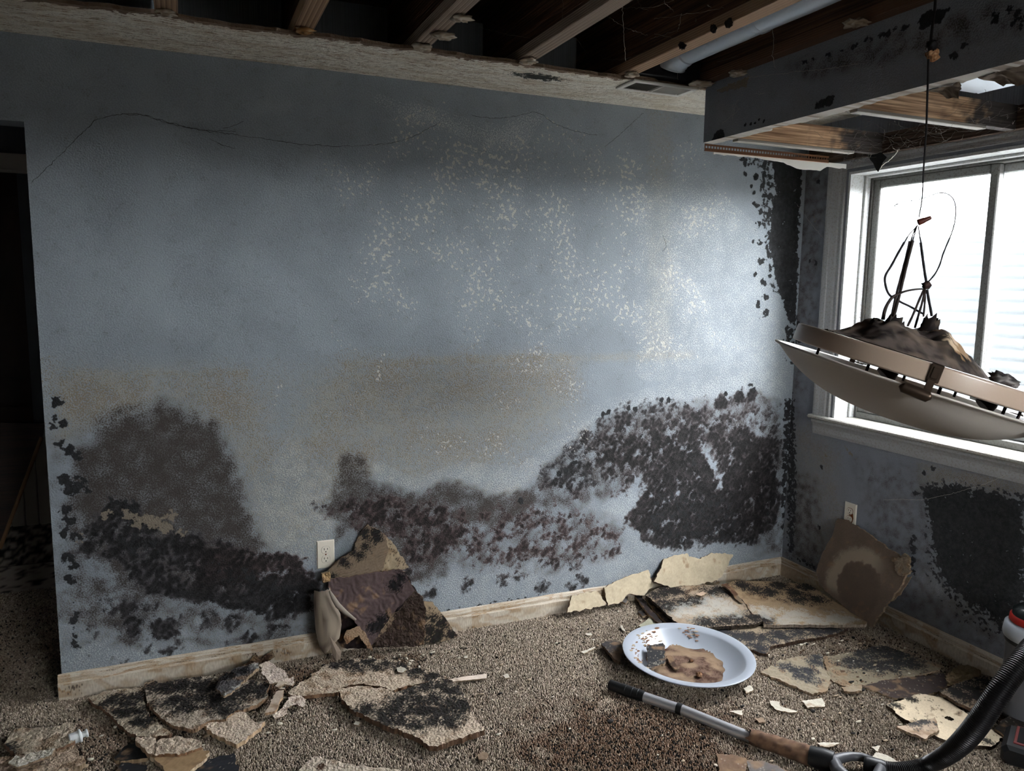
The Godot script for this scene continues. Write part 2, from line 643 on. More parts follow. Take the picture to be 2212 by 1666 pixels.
# ---------- the shell ----------
func back_wall_mask() -> Mask:
	var m := Mask.new(-3.8, 0.0, 0.0, H, 0.012)
	# soft bloom
	m.poly(0, V2([-3.227,0.961,-3.178,1.043,-3.079,1.068,-3.009,1.089,-2.948,1.056,-2.877,1.029,-2.817,0.978,-2.777,0.84,-2.752,0.727,-2.709,0.593,-2.669,0.455,-2.665,0.281,-3.065,0.343,-3.269,0.569,-3.318,0.748,-3.273,0.914]), 0.86, 0.05)
	m.poly(0, V2([-2.878,1.008,-2.806,0.959,-2.771,0.766,-2.7,0.573,-2.747,0.447,-2.891,0.668,-2.889,0.92]), 0.28, 0.05)
	m.poly(0, V2([-2.34,0.833,-2.296,0.845,-2.244,0.806,-2.221,0.716,-2.232,0.638,-2.394,0.615,-2.368,0.729]), 0.72, 0.03)
	m.poly(0, V2([-2.44,0.63,-2.251,0.699,-2.173,0.696,-2.033,0.638,-1.909,0.688,-1.824,0.67,-1.693,0.594,-1.559,0.609,-1.466,0.561,-1.602,0.467,-1.823,0.492,-1.908,0.271,-2.055,0.25,-2.195,0.433,-2.31,0.528,-2.383,0.477,-2.357,0.572]), 0.82, 0.035)
	m.poly(0, V2([-1.824,0.534,-1.559,0.581,-1.249,0.494,-0.994,0.398,-1.04,0.241,-1.363,0.205,-1.645,0.273,-1.822,0.28,-1.866,0.434]), 0.30, 0.05)
	m.poly(0, V2([-1.559,0.581,-1.423,0.719,-1.236,0.857,-1.09,0.925,-0.835,0.974,-0.619,0.973,-0.219,1.002,-0.078,0.942,-0.031,0.618,-0.313,0.64,-0.608,0.758,-0.874,0.663,-1.126,0.526,-1.371,0.529]), 0.42, 0.04)
	m.poly(0, V2([-0.32,0.738,-0.043,0.768,0.009,0.103,-0.159,0.151,-0.304,0.493]), 0.40, 0.06)
	m.poly(0, V2([-3.357,0.953,-3.171,1.042,-2.769,0.839,-2.61,0.351,-2.685,0.207,-3.371,0.32]), 0.22, 0.09)
	m.poly(0, V2([-3.349,0.579,-3.111,0.369,-2.685,0.207,-2.448,0.248,-2.451,0.057,-2.928,0.114,-3.073,0.169,-3.272,0.232,-3.364,0.194]), 0.26, 0.05)
	m.spots(0, V2([-3.14,0.255,-3.154,0.302]), 0.085, 0.66)
	m.spots(0, V2([-3.031,0.204,-2.865,0.227,-3.222,0.328,-2.824,0.201,-2.616,0.132]), 0.055, 0.55)
	# dark mould
	m.poly(1, V2([-3.265,0.656,-3.193,0.756,-3.095,0.729,-3.079,0.67,-2.911,0.579,-2.812,0.549,-2.746,0.503,-2.607,0.466,-2.518,0.435,-2.446,0.317,-2.486,0.194,-2.615,0.172,-2.685,0.207,-2.921,0.302,-3.065,0.343,-3.142,0.391,-3.168,0.485,-3.271,0.534,-3.314,0.557]), 0.82, 0.035)
	m.poly(1, V2([-2.913,0.524,-2.746,0.484,-2.68,0.38,-2.446,0.327,-2.468,0.171,-2.685,0.217,-2.92,0.321]), 0.25, 0.04)
	m.poly(1, V2([-2.44,0.63,-2.231,0.687,-2.094,0.628,-1.909,0.626,-1.824,0.534,-1.845,0.431,-1.908,0.334,-2.034,0.289,-2.135,0.467,-2.233,0.519,-2.358,0.513,-2.344,0.581]), 0.74, 0.05)
	m.poly(1, V2([-1.536,0.611,-1.399,0.728,-1.259,0.848,-1.164,0.93,-1.041,0.967,-0.81,1,-0.619,0.973,-0.58,0.756,-0.821,0.658,-0.869,0.547,-1.05,0.519,-1.178,0.577,-1.251,0.539,-1.373,0.595]), 0.50, 0.035)
	m.poly(1, V2([-0.92,0.506,-0.82,0.635,-0.608,0.77,-0.518,0.657,-0.422,0.504,-0.318,0.714,-0.135,0.675,-0.028,0.492,-0.044,0.29,-0.222,0.184,-0.405,0.232,-0.579,0.229,-0.746,0.227,-0.912,0.319,-0.995,0.421]), 0.80, 0.03)
	m.poly(1, V2([-1.135,0.796,-0.829,0.843,-0.666,0.809,-0.658,0.668,-0.871,0.593,-1.129,0.617]), 0.25, 0.04)
	m.poly(1, V2([-1.824,0.513,-1.559,0.581,-1.249,0.494,-0.994,0.398,-1.04,0.241,-1.363,0.205,-1.645,0.273,-1.822,0.28,-1.866,0.434]), 0.50, 0.04)
	m.poly(1, V2([-0.495,0.75,-0.049,0.768,-0.031,0.618,-0.179,0.431,-0.424,0.529]), 0.45, 0.04)
	m.spots(1, V2([-0.615,0.899,-0.45,0.96,-0.337,0.99,-0.264,0.999,-0.349,0.74,-0.193,0.631]), 0.035, 0.6)
	m.spots(1, V2([-3.14,0.255,-3.039,0.206,-3.161,0.304]), 0.060, 0.50)
	m.spots(1, V2([-2.865,0.237,-3.221,0.331,-2.616,0.132,-2.79,0.205,-2.714,0.124,-3.075,0.308,-3.027,0.114]), 0.040, 0.48)
	m.spots(1, V2([-1.8,0.208,-1.621,0.195,-1.429,0.147,-1.264,0.138,-1.227,0.137,-1.961,0.204,-2.075,0.294,-1.041,0.265,-1.279,0.223]), 0.042, 0.62)
	m.spots(1, V2([-1.737,0.503,-1.647,0.429,-1.533,0.448,-1.801,0.384,-1.392,0.399,-1.222,0.401,-1.118,0.275,-1.691,0.327,-1.484,0.3,-1.553,0.209,-1.07,0.361]), 0.035, 0.50)
	m.poly(1, V2([-3.339,0.368,-3.113,0.332,-2.822,0.268,-2.542,0.153,-2.544,0.064,-2.929,0.086,-3.278,0.106,-3.351,0.156]), 0.20, 0.05)
	m.poly(1, V2([-1.492,0.693,-1.066,0.968,-0.62,0.987,-0.219,0.997,-0.057,0.867,-0.006,0.209,-0.403,0.195,-0.911,0.295,-1.023,0.493,-1.275,0.519]), 0.12, 0.05)
	m.poly(1, V2([-0.618,0.945,-0.453,1.007,-0.221,1.026,-0.063,0.941,-0.039,0.718,-0.318,0.714,-0.553,0.778]), 0.34, 0.035)
	m.poly(1, V2([-1.131,0.673,-0.875,0.674,-0.818,0.589,-0.972,0.499,-1.073,0.453,-1.045,0.381,-1.147,0.393,-1.203,0.579]), -0.26, 0.05)
	m.poly(1, V2([-0.551,0.742,-0.349,0.74,-0.397,0.575,-0.483,0.558]), -0.16, 0.06)
	m.poly(1, V2([-0.668,0.855,-0.446,0.889,-0.205,0.803,-0.182,0.481,-0.385,0.378,-0.595,0.521]), 0.36, 0.06)
	# brown rather than black
	m.poly(6, V2([-2.44,0.64,-2.231,0.697,-1.825,0.68,-1.537,0.632,-0.998,0.514,-1.013,0.214,-1.599,0.227,-2.034,0.268,-2.387,0.497]), 0.9, 0.08)
	m.poly(6, V2([-2.896,0.522,-2.462,0.467,-2.465,0.31,-2.902,0.374]), 0.8, 0.06)
	m.poly(6, V2([-1.261,0.892,-0.62,0.991,-0.192,1.044,-0.008,0.235,-0.99,0.281]), 0.35, 0.1)
	# flecks of peeled paint
	m.poly(2, V2([-2.325,2.031,-2.029,2.197,-1.833,2.142,-1.454,2.156,-1.18,2.119,-0.688,2.22,-0.515,2.019,-0.388,1.761,-0.633,1.22,-1.502,1.24,-1.723,1.324,-1.83,1.636,-2.031,1.519,-2.299,1.369,-2.35,1.623,-2.238,1.771]), 0.42, 0.14)
	m.poly(2, V2([-1.853,2.122,-1.563,2.166,-1.493,1.921,-1.707,1.889]), 0.20, 0.05)
	m.poly(2, V2([-1.404,1.906,-1.24,1.814,-1.281,1.588,-1.487,1.625]), 0.16, 0.06)
	m.poly(2, V2([-1.703,1.483,-1.417,1.505,-1.389,1.299,-1.701,1.324]), 0.22, 0.06)
	m.poly(2, V2([-0.979,1.315,-0.772,1.301,-0.714,1.222,-0.949,1.205]), 0.40, 0.03)
	m.poly(2, V2([-0.934,2.035,-0.405,2.026,-0.202,1.584,-0.114,1.209,-0.899,1.226]), 0.06, 0.08)
	m.poly(2, V2([-2.43,1.15,-2.246,1.124,-2.228,0.989,-2.415,1]), 0.34, 0.04)
	m.poly(2, V2([-2.112,0.983,-1.266,1.086,-1.184,0.755,-2.033,0.779]), 0.20, 0.06)
	m.line(2, V2([-2.568,1.155,-2.584,1.101,-2.599,1.047]), 0.014, 0.95, 0.010)
	m.line(2, V2([-2.158,1.269,-2.178,1.217,-2.198,1.122]), 0.012, 0.80, 0.010)
	m.line(2, V2([-0.633,1.22,-0.561,1.168]), 0.012, 0.85, 0.010)
	m.line(2, V2([-2.748,0.159,-2.792,0.119]), 0.014, 0.9, 0.010)
	m.poly(2, V2([-1,2.434,-0.185,2.524,-0.091,1.303,-0.916,1.325]), -0.15, 0.10)
	# tan water stain, with the straight tide line at the board joint
	m.poly(3, V2([-3.328,1.211,-2.839,1.2,-2.659,1.104,-2.598,0.825,-2.448,1.141,-2.301,1.211,-1.613,1.222,-1.27,1.203,-1.381,0.942,-1.717,0.754,-2.073,0.703,-2.191,0.792,-2.424,0.521,-2.536,0.438,-2.677,0.494,-2.738,0.745,-2.814,0.987,-3.001,1.102,-3.199,1.078,-3.343,0.952]), 0.55, 0.09)
	m.poly(3, V2([-3.336,1.199,-2.757,1.197,-2.338,1.203,-1.293,1.203,-1.238,0.934,-1.492,0.714,-1.604,0.617,-2.231,0.717,-2.424,0.502,-2.536,0.438,-2.71,0.555,-2.766,0.929,-3.348,0.986]), 0.22, 0.08)
	m.poly(3, V2([-3.328,1.211,-3.027,1.206,-3.081,1.037,-3.231,1.029,-3.343,0.952]), 0.28, 0.04)
	m.poly(3, V2([-2.467,1.114,-2.226,1.18,-2.032,1.116,-2.132,0.925,-2.415,1]), 0.20, 0.06)
	m.line(3, V2([-2.338,1.203,-1.827,1.215,-1.294,1.21]), 0.045, 0.85, 0.02)
	m.line(3, V2([-3.307,1.205,-2.691,1.184]), 0.04, 0.75, 0.02)
	m.line(3, V2([-1.294,1.21,-0.632,1.209]), 0.03, 0.55, 0.02)
	m.poly(3, V2([-0.935,2.341,-0.823,2.342,-0.768,1.223,-0.899,1.226]), 0.30, 0.03)
	m.poly(3, V2([-2.353,0.844,-2.23,0.844,-2.202,0.695,-2.307,0.802]), 0.4, 0.03)
	m.line(3, V2([-2.23,0.795,-2.073,0.683,-1.909,0.698,-1.738,0.63,-1.559,0.613]), 0.05, 0.6, 0.03)
	# pale salts
	m.poly(4, V2([-2.178,2.249,-1.971,2.224,-1.813,2.195,-1.669,2.179,-1.553,2.242,-1.489,2.261,-1.562,2.137,-1.71,2.112,-1.853,2.168,-2.029,2.193]), 0.60, 0.03)
	m.poly(4, V2([-0.931,1.952,-0.676,2.009,-0.273,1.765,-0.083,1.208,-0.07,1.039,-0.896,1.16]), 0.27, 0.10)
	m.poly(4, V2([-1.649,0.622,-1.424,0.784,-1.166,0.973,-0.625,1.072,-0.227,1.116,-0.07,1.111,-0.058,0.965,-0.618,0.945,-1.139,0.917,-1.422,0.687,-1.604,0.564]), 0.55, 0.04)
	m.poly(4, V2([-2.23,0.795,-2.033,0.689,-1.825,0.752,-1.538,0.697,-1.604,0.596,-1.824,0.639,-2.033,0.598,-2.212,0.695]), 0.55, 0.03)
	m.poly(4, V2([-2.422,0.599,-1.823,0.387,-0.86,0.336,0.002,0.104,0.004,0.078,-1.821,0.108,-1.908,0.122,-2.075,0.315]), 0.34, 0.06)
	m.poly(4, V2([-3.338,0.386,-2.922,0.284,-2.468,0.151,-2.47,0.051,-3.353,0.12]), 0.40, 0.05)
	m.poly(4, V2([-1.251,0.539,-0.869,0.547,-0.992,0.351,-1.171,0.373]), 0.35, 0.05)
	m.poly(4, V2([-2.525,0.894,-2.347,0.591,-2.444,0.426,-2.642,0.49,-2.741,0.652]), 0.40, 0.06)
	# crisp black mould: the corner column, its satellites, the chewed free edge, rims of colonies
	m.poly(5, V2([-0.221,2.16,-0.13,2.186,-0.026,2.194,-0.02,1.866,0,1.326,-0.05,1.374,-0.111,1.492,-0.17,1.631,-0.204,1.768,-0.205,1.949,-0.189,2.039]), 1.0, 0.02, 1)
	m.poly(5, V2([-0.415,2.167,-0.011,2.2,-0.008,2.159,-0.412,2.135]), 0.55, 0.02, 1)
	m.poly(5, V2([-0.302,2.165,-0.201,2.161,-0.172,1.585,-0.105,1.492,-0.198,1.538,-0.257,1.856]), 0.60, 0.03, 1)
	m.spots(5, V2([-0.377,2.146,-0.346,2.148,-0.307,2.081,-0.28,1.851,-0.303,1.944,-0.249,1.671,-0.224,1.57,-0.201,1.417,-0.252,1.457,-0.21,1.492,-0.259,1.766,-0.264,2.035,-0.269,1.912]), 0.022, 0.75)
	m.spots(5, V2([-0.319,2.005,-0.376,2.089,-0.285,1.606,-0.308,1.764,-0.247,1.387,-0.232,1.992,-0.248,1.811,-0.338,2.03]), 0.012, 0.75)
	m.poly(5, V2([-0.049,0.965,0.004,0.967,0.065,0.122,0.007,0.124,-0.028,0.416]), 0.72, 0.02, 1)
	m.poly(5, V2([-0.094,1.351,0.004,1.35,-0.002,1.109,-0.049,1.159]), 0.6, 0.02, 1)
	m.poly(5, V2([-0.841,0.521,-0.595,0.521,-0.421,0.48,-0.297,0.393,-0.316,0.221,-0.72,0.247,-0.888,0.362]), 0.46, 0.03, 1)
	m.poly(5, V2([-3.177,0.611,-3.039,0.585,-3.011,0.482,-3.181,0.522]), 0.50, 0.03, 1)
	m.poly(5, V2([-2.865,0.481,-2.679,0.399,-2.465,0.31,-2.485,0.214,-2.819,0.343]), 0.50, 0.04, 1)
	m.spots(5, V2([-1.128,0.943,-1.101,0.95,-0.99,0.964,-0.952,0.958,-0.81,0.996,-0.764,0.994,-0.276,1.047,-0.25,1.022,-0.43,1.008,-1.547,0.569,-1.351,0.676,-1.318,0.687,-1.273,0.718,-0.602,0.664,-0.111,0.348]), 0.016, 0.80)
	m.spots(5, V2([-3.338,1.109,-3.348,1.036,-3.331,1.031,-3.339,0.952,-3.308,0.93,-3.288,0.915,-3.328,0.837,-3.293,0.822,-3.269,0.803,-3.317,0.782,-3.327,0.714,-3.319,0.679,-3.339,0.63,-3.304,0.608,-3.337,0.534,-3.317,0.497,-3.334,0.455]), 0.024, 0.72)
	m.poly(5, V2([-3.341,0.852,-3.256,0.819,-3.244,0.775,-3.303,0.755,-3.344,0.801]), 0.7, 0.02, 1)
	m.poly(5, V2([-3.197,0.749,-3.095,0.725,-3.09,0.675,-3.18,0.699]), 0.66, 0.02, 1)
	m.poly(5, V2([-3.34,0.359,-3.31,0.363,-3.316,0.186,-3.348,0.155]), 0.62, 0.02, 1)
	m.line(5, V2([-0.155,0.094,-1.263,0.097,-1.908,0.104]), 0.012, 0.5, 0.02)
	# bare paper where the black bloom came off with the paint
	m.spots(7, V2([-3.136,0.676,-3.107,0.641,-3.06,0.647,-3.037,0.633,-2.988,0.657,-3.006,0.608,-2.962,0.585,-3.201,0.683,-3.282,0.606]), 0.026, 0.62)
	m.poly(7, V2([-3.15,0.696,-3.098,0.658,-3.028,0.65,-2.975,0.666,-2.95,0.62,-3.007,0.59,-3.1,0.628,-3.144,0.656]), 0.30, 0.02)
	return m

func build_shell() -> void:
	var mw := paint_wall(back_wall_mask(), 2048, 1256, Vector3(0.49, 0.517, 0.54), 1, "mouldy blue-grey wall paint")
	M.back_wall = mw
	# long wall with the opening at its left end
	var b := MB.new()
	var W := func(x: float, y: float) -> Vector2: return Vector2((x + 3.8) / 3.8, 1.0 - y / H)
	var face := func(x0: float, x1: float, y0: float, y1: float) -> void:
		b.quad(Vector3(x0, y0, 0), Vector3(x1, y0, 0), Vector3(x1, y1, 0), Vector3(x0, y1, 0), W.call(x0, y0), W.call(x1, y1))
	face.call(WALL_END, 0.2, 0.0, 2.585)
	face.call(-5.3, WALL_END, HEAD, 2.585)
	var u0: Vector2 = W.call(-3.2, 1.9)
	var u1: Vector2 = W.call(-3.1, 2.0)
	b.quad(Vector3(WALL_END, 0, -0.115), Vector3(WALL_END, 0, 0), Vector3(WALL_END, HEAD, 0), Vector3(WALL_END, HEAD, -0.115), u0, u1)
	b.quad(Vector3(-5.3, HEAD, -0.115), Vector3(WALL_END, HEAD, -0.115), Vector3(WALL_END, HEAD, 0), Vector3(-5.3, HEAD, 0), u0, u1)
	b.quad(Vector3(0.2, 0, -0.115), Vector3(WALL_END, 0, -0.115), Vector3(WALL_END, 2.585, -0.115), Vector3(0.2, 2.585, -0.115), u0, u1)
	b.quad(Vector3(WALL_END, HEAD, -0.115), Vector3(-5.3, HEAD, -0.115), Vector3(-5.3, 2.585, -0.115), Vector3(WALL_END, 2.585, -0.115), u0, u1)
	tag(put("wall_back", b.mesh(), mw), "long blue-grey wall blotched with black and brown mould and tan water stains", "wall", "", "structure")

	# window wall
	var rm := Mask.new(0.0, 0.0, 1.4, 2.2, 0.012)
	rm.poly(5, V2([0.801,0.692,0.945,0.738,1.241,0.758,1.296,0.216,1.175,0.239,1.032,0.279,0.945,0.306,0.891,0.41,0.854,0.562]), 1.1, 0.05, 1)
	rm.poly(5, V2([0.818,0.593,0.872,0.608,0.994,0.243,0.856,0.314]), 0.52, 0.05, 1)
	rm.poly(5, V2([0.856,0.314,0.986,0.321,1.265,0.259,1.274,0.169,1.043,0.173]), 0.50, 0.05, 1)
	rm.poly(5, V2([0.761,0.461,0.794,0.482,0.811,0.298,0.78,0.286]), 0.75, 0.02, 1)
	rm.poly(5, V2([-0.137,2.23,-0.012,2.198,0.004,1.35,-0.069,1.346]), 0.44, 0.03, 1)
	rm.poly(5, V2([-0.011,1.374,0.055,1.353,0.054,1.258,-0.001,1.254]), 0.85, 0.015, 1)
	rm.poly(5, V2([-0.04,1.006,0.015,0.989,0.036,0.821,0.079,0.484,0.087,0.16,0.036,0.117]), 0.72, 0.02, 1)
	rm.poly(5, V2([0.052,0.123,0.23,0.147,0.25,0.104,0.054,0.11]), 0.7, 0.02, 1)
	rm.spots(5, V2([0.087,2.064,0.065,1.68,0.106,1.667,0.245,0.335,0.233,0.648,0.846,0.782,0.807,0.749,0.773,0.654]), 0.014, 0.85)
	rm.poly(5, V2([-0.012,2.198,0.172,2.167,0.145,2.141,-0.009,2.166]), 0.6, 0.02, 1)
	rm.poly(3, V2([0.776,0.789,1.234,0.82,1.241,0.758,0.946,0.729,0.788,0.668]), 0.75, 0.03)
	rm.poly(3, V2([0.043,0.822,0.296,0.775,0.422,0.342,0.232,0.135,0.065,0.178]), 0.45, 0.08)
	rm.poly(0, V2([0.444,0.715,1.238,0.784,1.309,0.091,0.634,0.098,0.543,0.515]), 0.17, 0.08)
	rm.poly(0, V2([-0.006,0.614,0.194,0.562,0.294,0.132,0.038,0.092]), 0.34, 0.06)
	rm.poly(0, V2([-0.144,2.231,0.171,2.174,0.159,1.99,0.09,1.214,0.039,0.871,-0.048,1.104]), 0.22, 0.08)
	rm.poly(4, V2([0.852,0.354,1.071,0.294,1.263,0.277,1.085,0.161,0.866,0.213]), 0.35, 0.06)
	rm.poly(7, V2([0.353,0.791,0.43,0.745,0.442,0.737,0.396,0.749]), 0.95, 0.012)
	rm.spots(7, V2([0.258,0.708,0.078,1.885]), 0.016, 0.7)
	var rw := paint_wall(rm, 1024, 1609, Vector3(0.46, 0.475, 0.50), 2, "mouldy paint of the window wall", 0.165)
	b = MB.new()
	var seg := func(z0: float, z1: float, y0: float, y1: float) -> void:
		b.quad(Vector3(0, y0, z0), Vector3(0, y0, z1), Vector3(0, y1, z1), Vector3(0, y1, z0), Vector2(z0 / 1.4, 1.0 - y0 / 2.2), Vector2(z1 / 1.4, 1.0 - y1 / 2.2))
		b.quad(Vector3(0.2, y0, z1), Vector3(0.2, y0, z0), Vector3(0.2, y1, z0), Vector3(0.2, y1, z1), Vector2(0.1, 0.3), Vector2(0.12, 0.32))
	for w in [[0.279, 1.53, -0.115, 5.2]]:
		seg.call(w[2], w[0], 0.0, 2.585)
		seg.call(w[1], w[3], 0.0, 2.585)
		seg.call(w[0], w[1], 0.0, 0.884)
		seg.call(w[0], w[1], 2.08, 2.585)
		for e in 2:
			var z: float = w[e]
			var a0 := Vector3(0, 0.884, z); var a1 := Vector3(0.2, 0.884, z); var a2 := Vector3(0.2, 2.08, z); var a3 := Vector3(0, 2.08, z)
			if e == 0: b.quad(a0, a1, a2, a3, Vector2(0.1, 0.3), Vector2(0.12, 0.32))
			else: b.quad(a1, a0, a3, a2, Vector2(0.1, 0.3), Vector2(0.12, 0.32))
		b.quad(Vector3(0, 0.884, w[1]), Vector3(0.2, 0.884, w[1]), Vector3(0.2, 0.884, w[0]), Vector3(0, 0.884, w[0]), Vector2(0.1, 0.3), Vector2(0.12, 0.32))
		b.quad(Vector3(0, 2.08, w[0]), Vector3(0.2, 2.08, w[0]), Vector3(0.2, 2.08, w[1]), Vector3(0, 2.08, w[1]), Vector2(0.1, 0.3), Vector2(0.12, 0.32))
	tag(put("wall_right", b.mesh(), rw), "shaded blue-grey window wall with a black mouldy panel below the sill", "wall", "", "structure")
	# the two walls behind the camera, unseen, kept pale to bounce light
	tag(put("wall_left", box_mesh(Vector3(-5.4, 0, -1.5), Vector3(-5.3, 2.585, 5.2)), M.plain_wall), "plain wall on the left behind the camera", "wall", "", "structure")
	tag(put("wall_front", holed_wall(), M.plain_wall), "plain wall behind the camera", "wall", "", "structure")
	build_floor()
	build_baseboards()

func carpet_stain(x: float, z: float) -> float:
	# 0 clean .. 1 dark brown, for the damp patches the photo shows
	var s := 0.0
	for q in STAINS:
		var d := Vector2((x - q[0]) / q[2], (z - q[1]) / q[3]).length()
		s = maxf(s, q[4] * (1.0 - sstep(0.35, 1.1, d + n_low.get_noise_2d(x * 1.6, z * 1.6) * 0.35)))
	return s

var STAINS := [[-1.60, 1.05, 0.50, 0.38, 0.85], [-2.1, 1.25, 0.4, 0.3, 0.45], [-0.25, 1.0, 0.3, 0.45, 0.5], [-2.45, 0.22, 0.45, 0.16, 0.85], [-3.2, 0.35, 0.3, 0.2, 0.5], [-1.35, 1.55, 0.5, 0.25, 0.55], [-3.9, -0.5, 0.7, 0.6, 0.4], [-0.6, 0.35, 0.6, 0.22, 0.5]]

func build_floor() -> void:
	var fl := tag(put("floor", box_mesh(Vector3(-5.4, -0.12, -1.5), Vector3(0.25, -0.006, 5.3)), mat(0.95, 0.0, Color(0.27, 0.235, 0.20))), "brown flecked carpet, stained and strewn with debris", "carpet", "", "structure")
	# twisted tufts of the pile
	var tb := MB.new()
	var ring := []
	for r in 4:
		var row := []
		for k in 5:
			var a := -TAU * k / 5 + r * 0.5
			var rad: float = [0.62, 1.0, 0.8, 0.15][r]
			row.append(Vector3(cos(a) * rad + [0.0, 0.0, 0.25, 0.45][r], [-0.5, 0.25, 1.1, 1.5][r], sin(a) * rad))
		ring.append(row)
	tb.grid(ring, true)
	var mm := MultiMesh.new()
	mm.transform_format = MultiMesh.TRANSFORM_3D
	mm.use_colors = true
	mm.mesh = tb.mesh()
	(mm.mesh as ArrayMesh).surface_set_material(0, mat(0.97, 0.0, Color.WHITE, true))
	var where := []
	var tint := PackedColorArray()
	var r2 := RandomNumberGenerator.new()
	r2.seed = 77
	var pal := [lin(0.36, 0.32, 0.275), lin(0.475, 0.43, 0.375), lin(0.54, 0.495, 0.435), lin(0.64, 0.59, 0.525), lin(0.42, 0.375, 0.325)]
	var z := -1.25
	while z < 2.15:
		var x := -4.0
		var step := 0.0057
		var xe := 0.0
		if z < 0.0:
			xe = -3.3
		elif z > 1.2:
			x = -3.45 + (z - 1.2) * 0.9
		while x < xe:
			var px := x + (r2.randf() - 0.5) * 0.005
			var pz := z + (r2.randf() - 0.5) * 0.005
			x += step
			var d := n_mid.get_noise_2d(px * 2.2, pz * 2.2)
			var s := 0.0031 + r2.randf() * 0.0011
			var hy := 0.0046 + r2.randf() * 0.0022 + d * 0.0016
			var a := r2.randf() * TAU
			where.append(Transform3D(Basis(Vector3(cos(a) * s, 0, sin(a) * s), Vector3((r2.randf() - 0.5) * 0.003, hy, (r2.randf() - 0.5) * 0.003), Vector3(-sin(a) * s, 0, cos(a) * s)), Vector3(px, -0.004, pz)))
			var c: Color = pal[clampi(int(r2.randf() * 3.4 + 0.8 + d * 1.6), 0, 4)]
			var st := carpet_stain(px, pz)
			c = c.lerp(lin(0.34, 0.235, 0.155), st * (0.65 + 0.35 * r2.randf()))
			if d + st * 0.5 > 0.62 and r2.randf() < 0.6:
				c = lin(0.10, 0.085, 0.07)
			tint.append(c)
		z += step
	mm.instance_count = where.size()
	for i in where.size():
		mm.set_instance_transform(i, where[i])
		mm.set_instance_color(i, tint[i])
	var mi := MultiMeshInstance3D.new()
	mi.name = "carpet_pile"
	mi.multimesh = mm
	fl.add_child(mi, true)
	tag(mi, "", "", "", "stuff")

func stain_strip(W: int, HH: int, sd: int) -> StandardMaterial3D:
	# painted board gone tan and brown where water ran: runs of stain with dark tide lines along it
	var rgb := PackedByteArray()
	rgb.resize(W * HH * 3)
	var hg := PackedByteArray()
	hg.resize(W * HH)
	for y in HH:
		for x in W:
			var t := float(y) / HH
			var a := T_mid[(((y * 4 + sd * 90) & 1023) << 10) | (((x >> 1) + sd * 300) & 1023)] / 255.0
			var l := T_low[(((y * 4 + sd * 40) & 1023) << 10) | ((x + sd * 77) & 1023)] / 255.0
			var f := T_fine[((y & 1023) << 10) | (x & 1023)] / 255.0
			var c := Vector3(0.70, 0.66, 0.60).lerp(Vector3(0.62, 0.56, 0.48), clampf((a - 0.45) * 2.4, 0.0, 1.0))
			var band := absf(l + t * 0.35 - 0.66)
			if band < 0.035:
				c = c.lerp(Vector3(0.36, 0.25, 0.15), (1.0 - band / 0.035) * 0.28)
			if l + t * 0.35 > 0.66 and l + t * 0.35 < 0.80:
				c = c.lerp(Vector3(0.58, 0.48, 0.36), 0.30)
			var tide := t - (0.45 + (l - 0.5) * 0.9 + (a - 0.5) * 0.5)
			if tide > 0.0 and tide < 0.30:
				c = c.lerp(Vector3(0.50, 0.38, 0.25), (0.75 if tide < 0.05 else 0.30) * sstep(0.42, 0.56, T_big[((sd * 200 & 1023) << 10) | (x & 1023)] / 255.0))
			if a * 0.6 + f * 0.4 + l * 0.3 > 0.97:
				c = c.lerp(Vector3(0.20, 0.17, 0.15), 0.75)
			c *= 0.92 + f * 0.16
			var i := y * W + x
			rgb[i * 3] = int(clampf(c.x, 0, 1) * 255)
			rgb[i * 3 + 1] = int(clampf(c.y, 0, 1) * 255)
			rgb[i * 3 + 2] = int(clampf(c.z, 0, 1) * 255)
			hg[i] = int((0.4 * a + 0.3 * f) * 255)
	var o := mat(0.7)
	o.albedo_texture = ImageTexture.create_from_image(Image.create_from_data(W, HH, false, Image.FORMAT_RGB8, rgb))
	o.heightmap_enabled = true
	o.heightmap_texture = ImageTexture.create_from_image(Image.create_from_data(W, HH, false, Image.FORMAT_L8, hg))
	o.heightmap_scale = 0.15
	return o

# moulding: a profile of (out, up) run along a straight line; out is towards the room
func run_profile(prof: Array, a: Vector3, b: Vector3, out: Vector3, up: Vector3, wav := 0.0, steps := 1) -> ArrayMesh:
	var m := MB.new()
	var L := a.distance_to(b)
	for i in prof.size() - 1:
		var p: Vector2 = prof[i]
		var q: Vector2 = prof[i + 1]
		for s in steps:
			var t0 := float(s) / steps
			var t1 := float(s + 1) / steps
			var A := a.lerp(b, t0)
			var B := a.lerp(b, t1)
			var w0 := n_low.get_noise_2d(t0 * L * 1.5, 3.0) * wav
			var w1 := n_low.get_noise_2d(t1 * L * 1.5, 3.0) * wav
			var v0 := float(i) / (prof.size() - 1)
			var v1 := float(i + 1) / (prof.size() - 1)
			m.quad(A + out * (p.x + w0) + up * p.y, B + out * (p.x + w1) + up * p.y, B + out * (q.x + w1) + up * q.y, A + out * (q.x + w0) + up * q.y, Vector2(t0, 1.0 - v0), Vector2(t1, 1.0 - v1))
	# end caps
	var c := Vector2.ZERO
	for p in prof: c += p / prof.size()
	for i in prof.size():
		var p: Vector2 = prof[i]
		var q: Vector2 = prof[(i + 1) % prof.size()]
		m.tri(a + out * c.x + up * c.y, a + out * p.x + up * p.y, a + out * q.x + up * q.y, Vector2(0.01, 0.4), Vector2(0.02, 0.5), Vector2(0.015, 0.6))
		m.tri(b + out * c.x + up * c.y, b + out * q.x + up * q.y, b + out * p.x + up * p.y, Vector2(0.01, 0.4), Vector2(0.02, 0.5), Vector2(0.015, 0.6))
	return m.mesh()

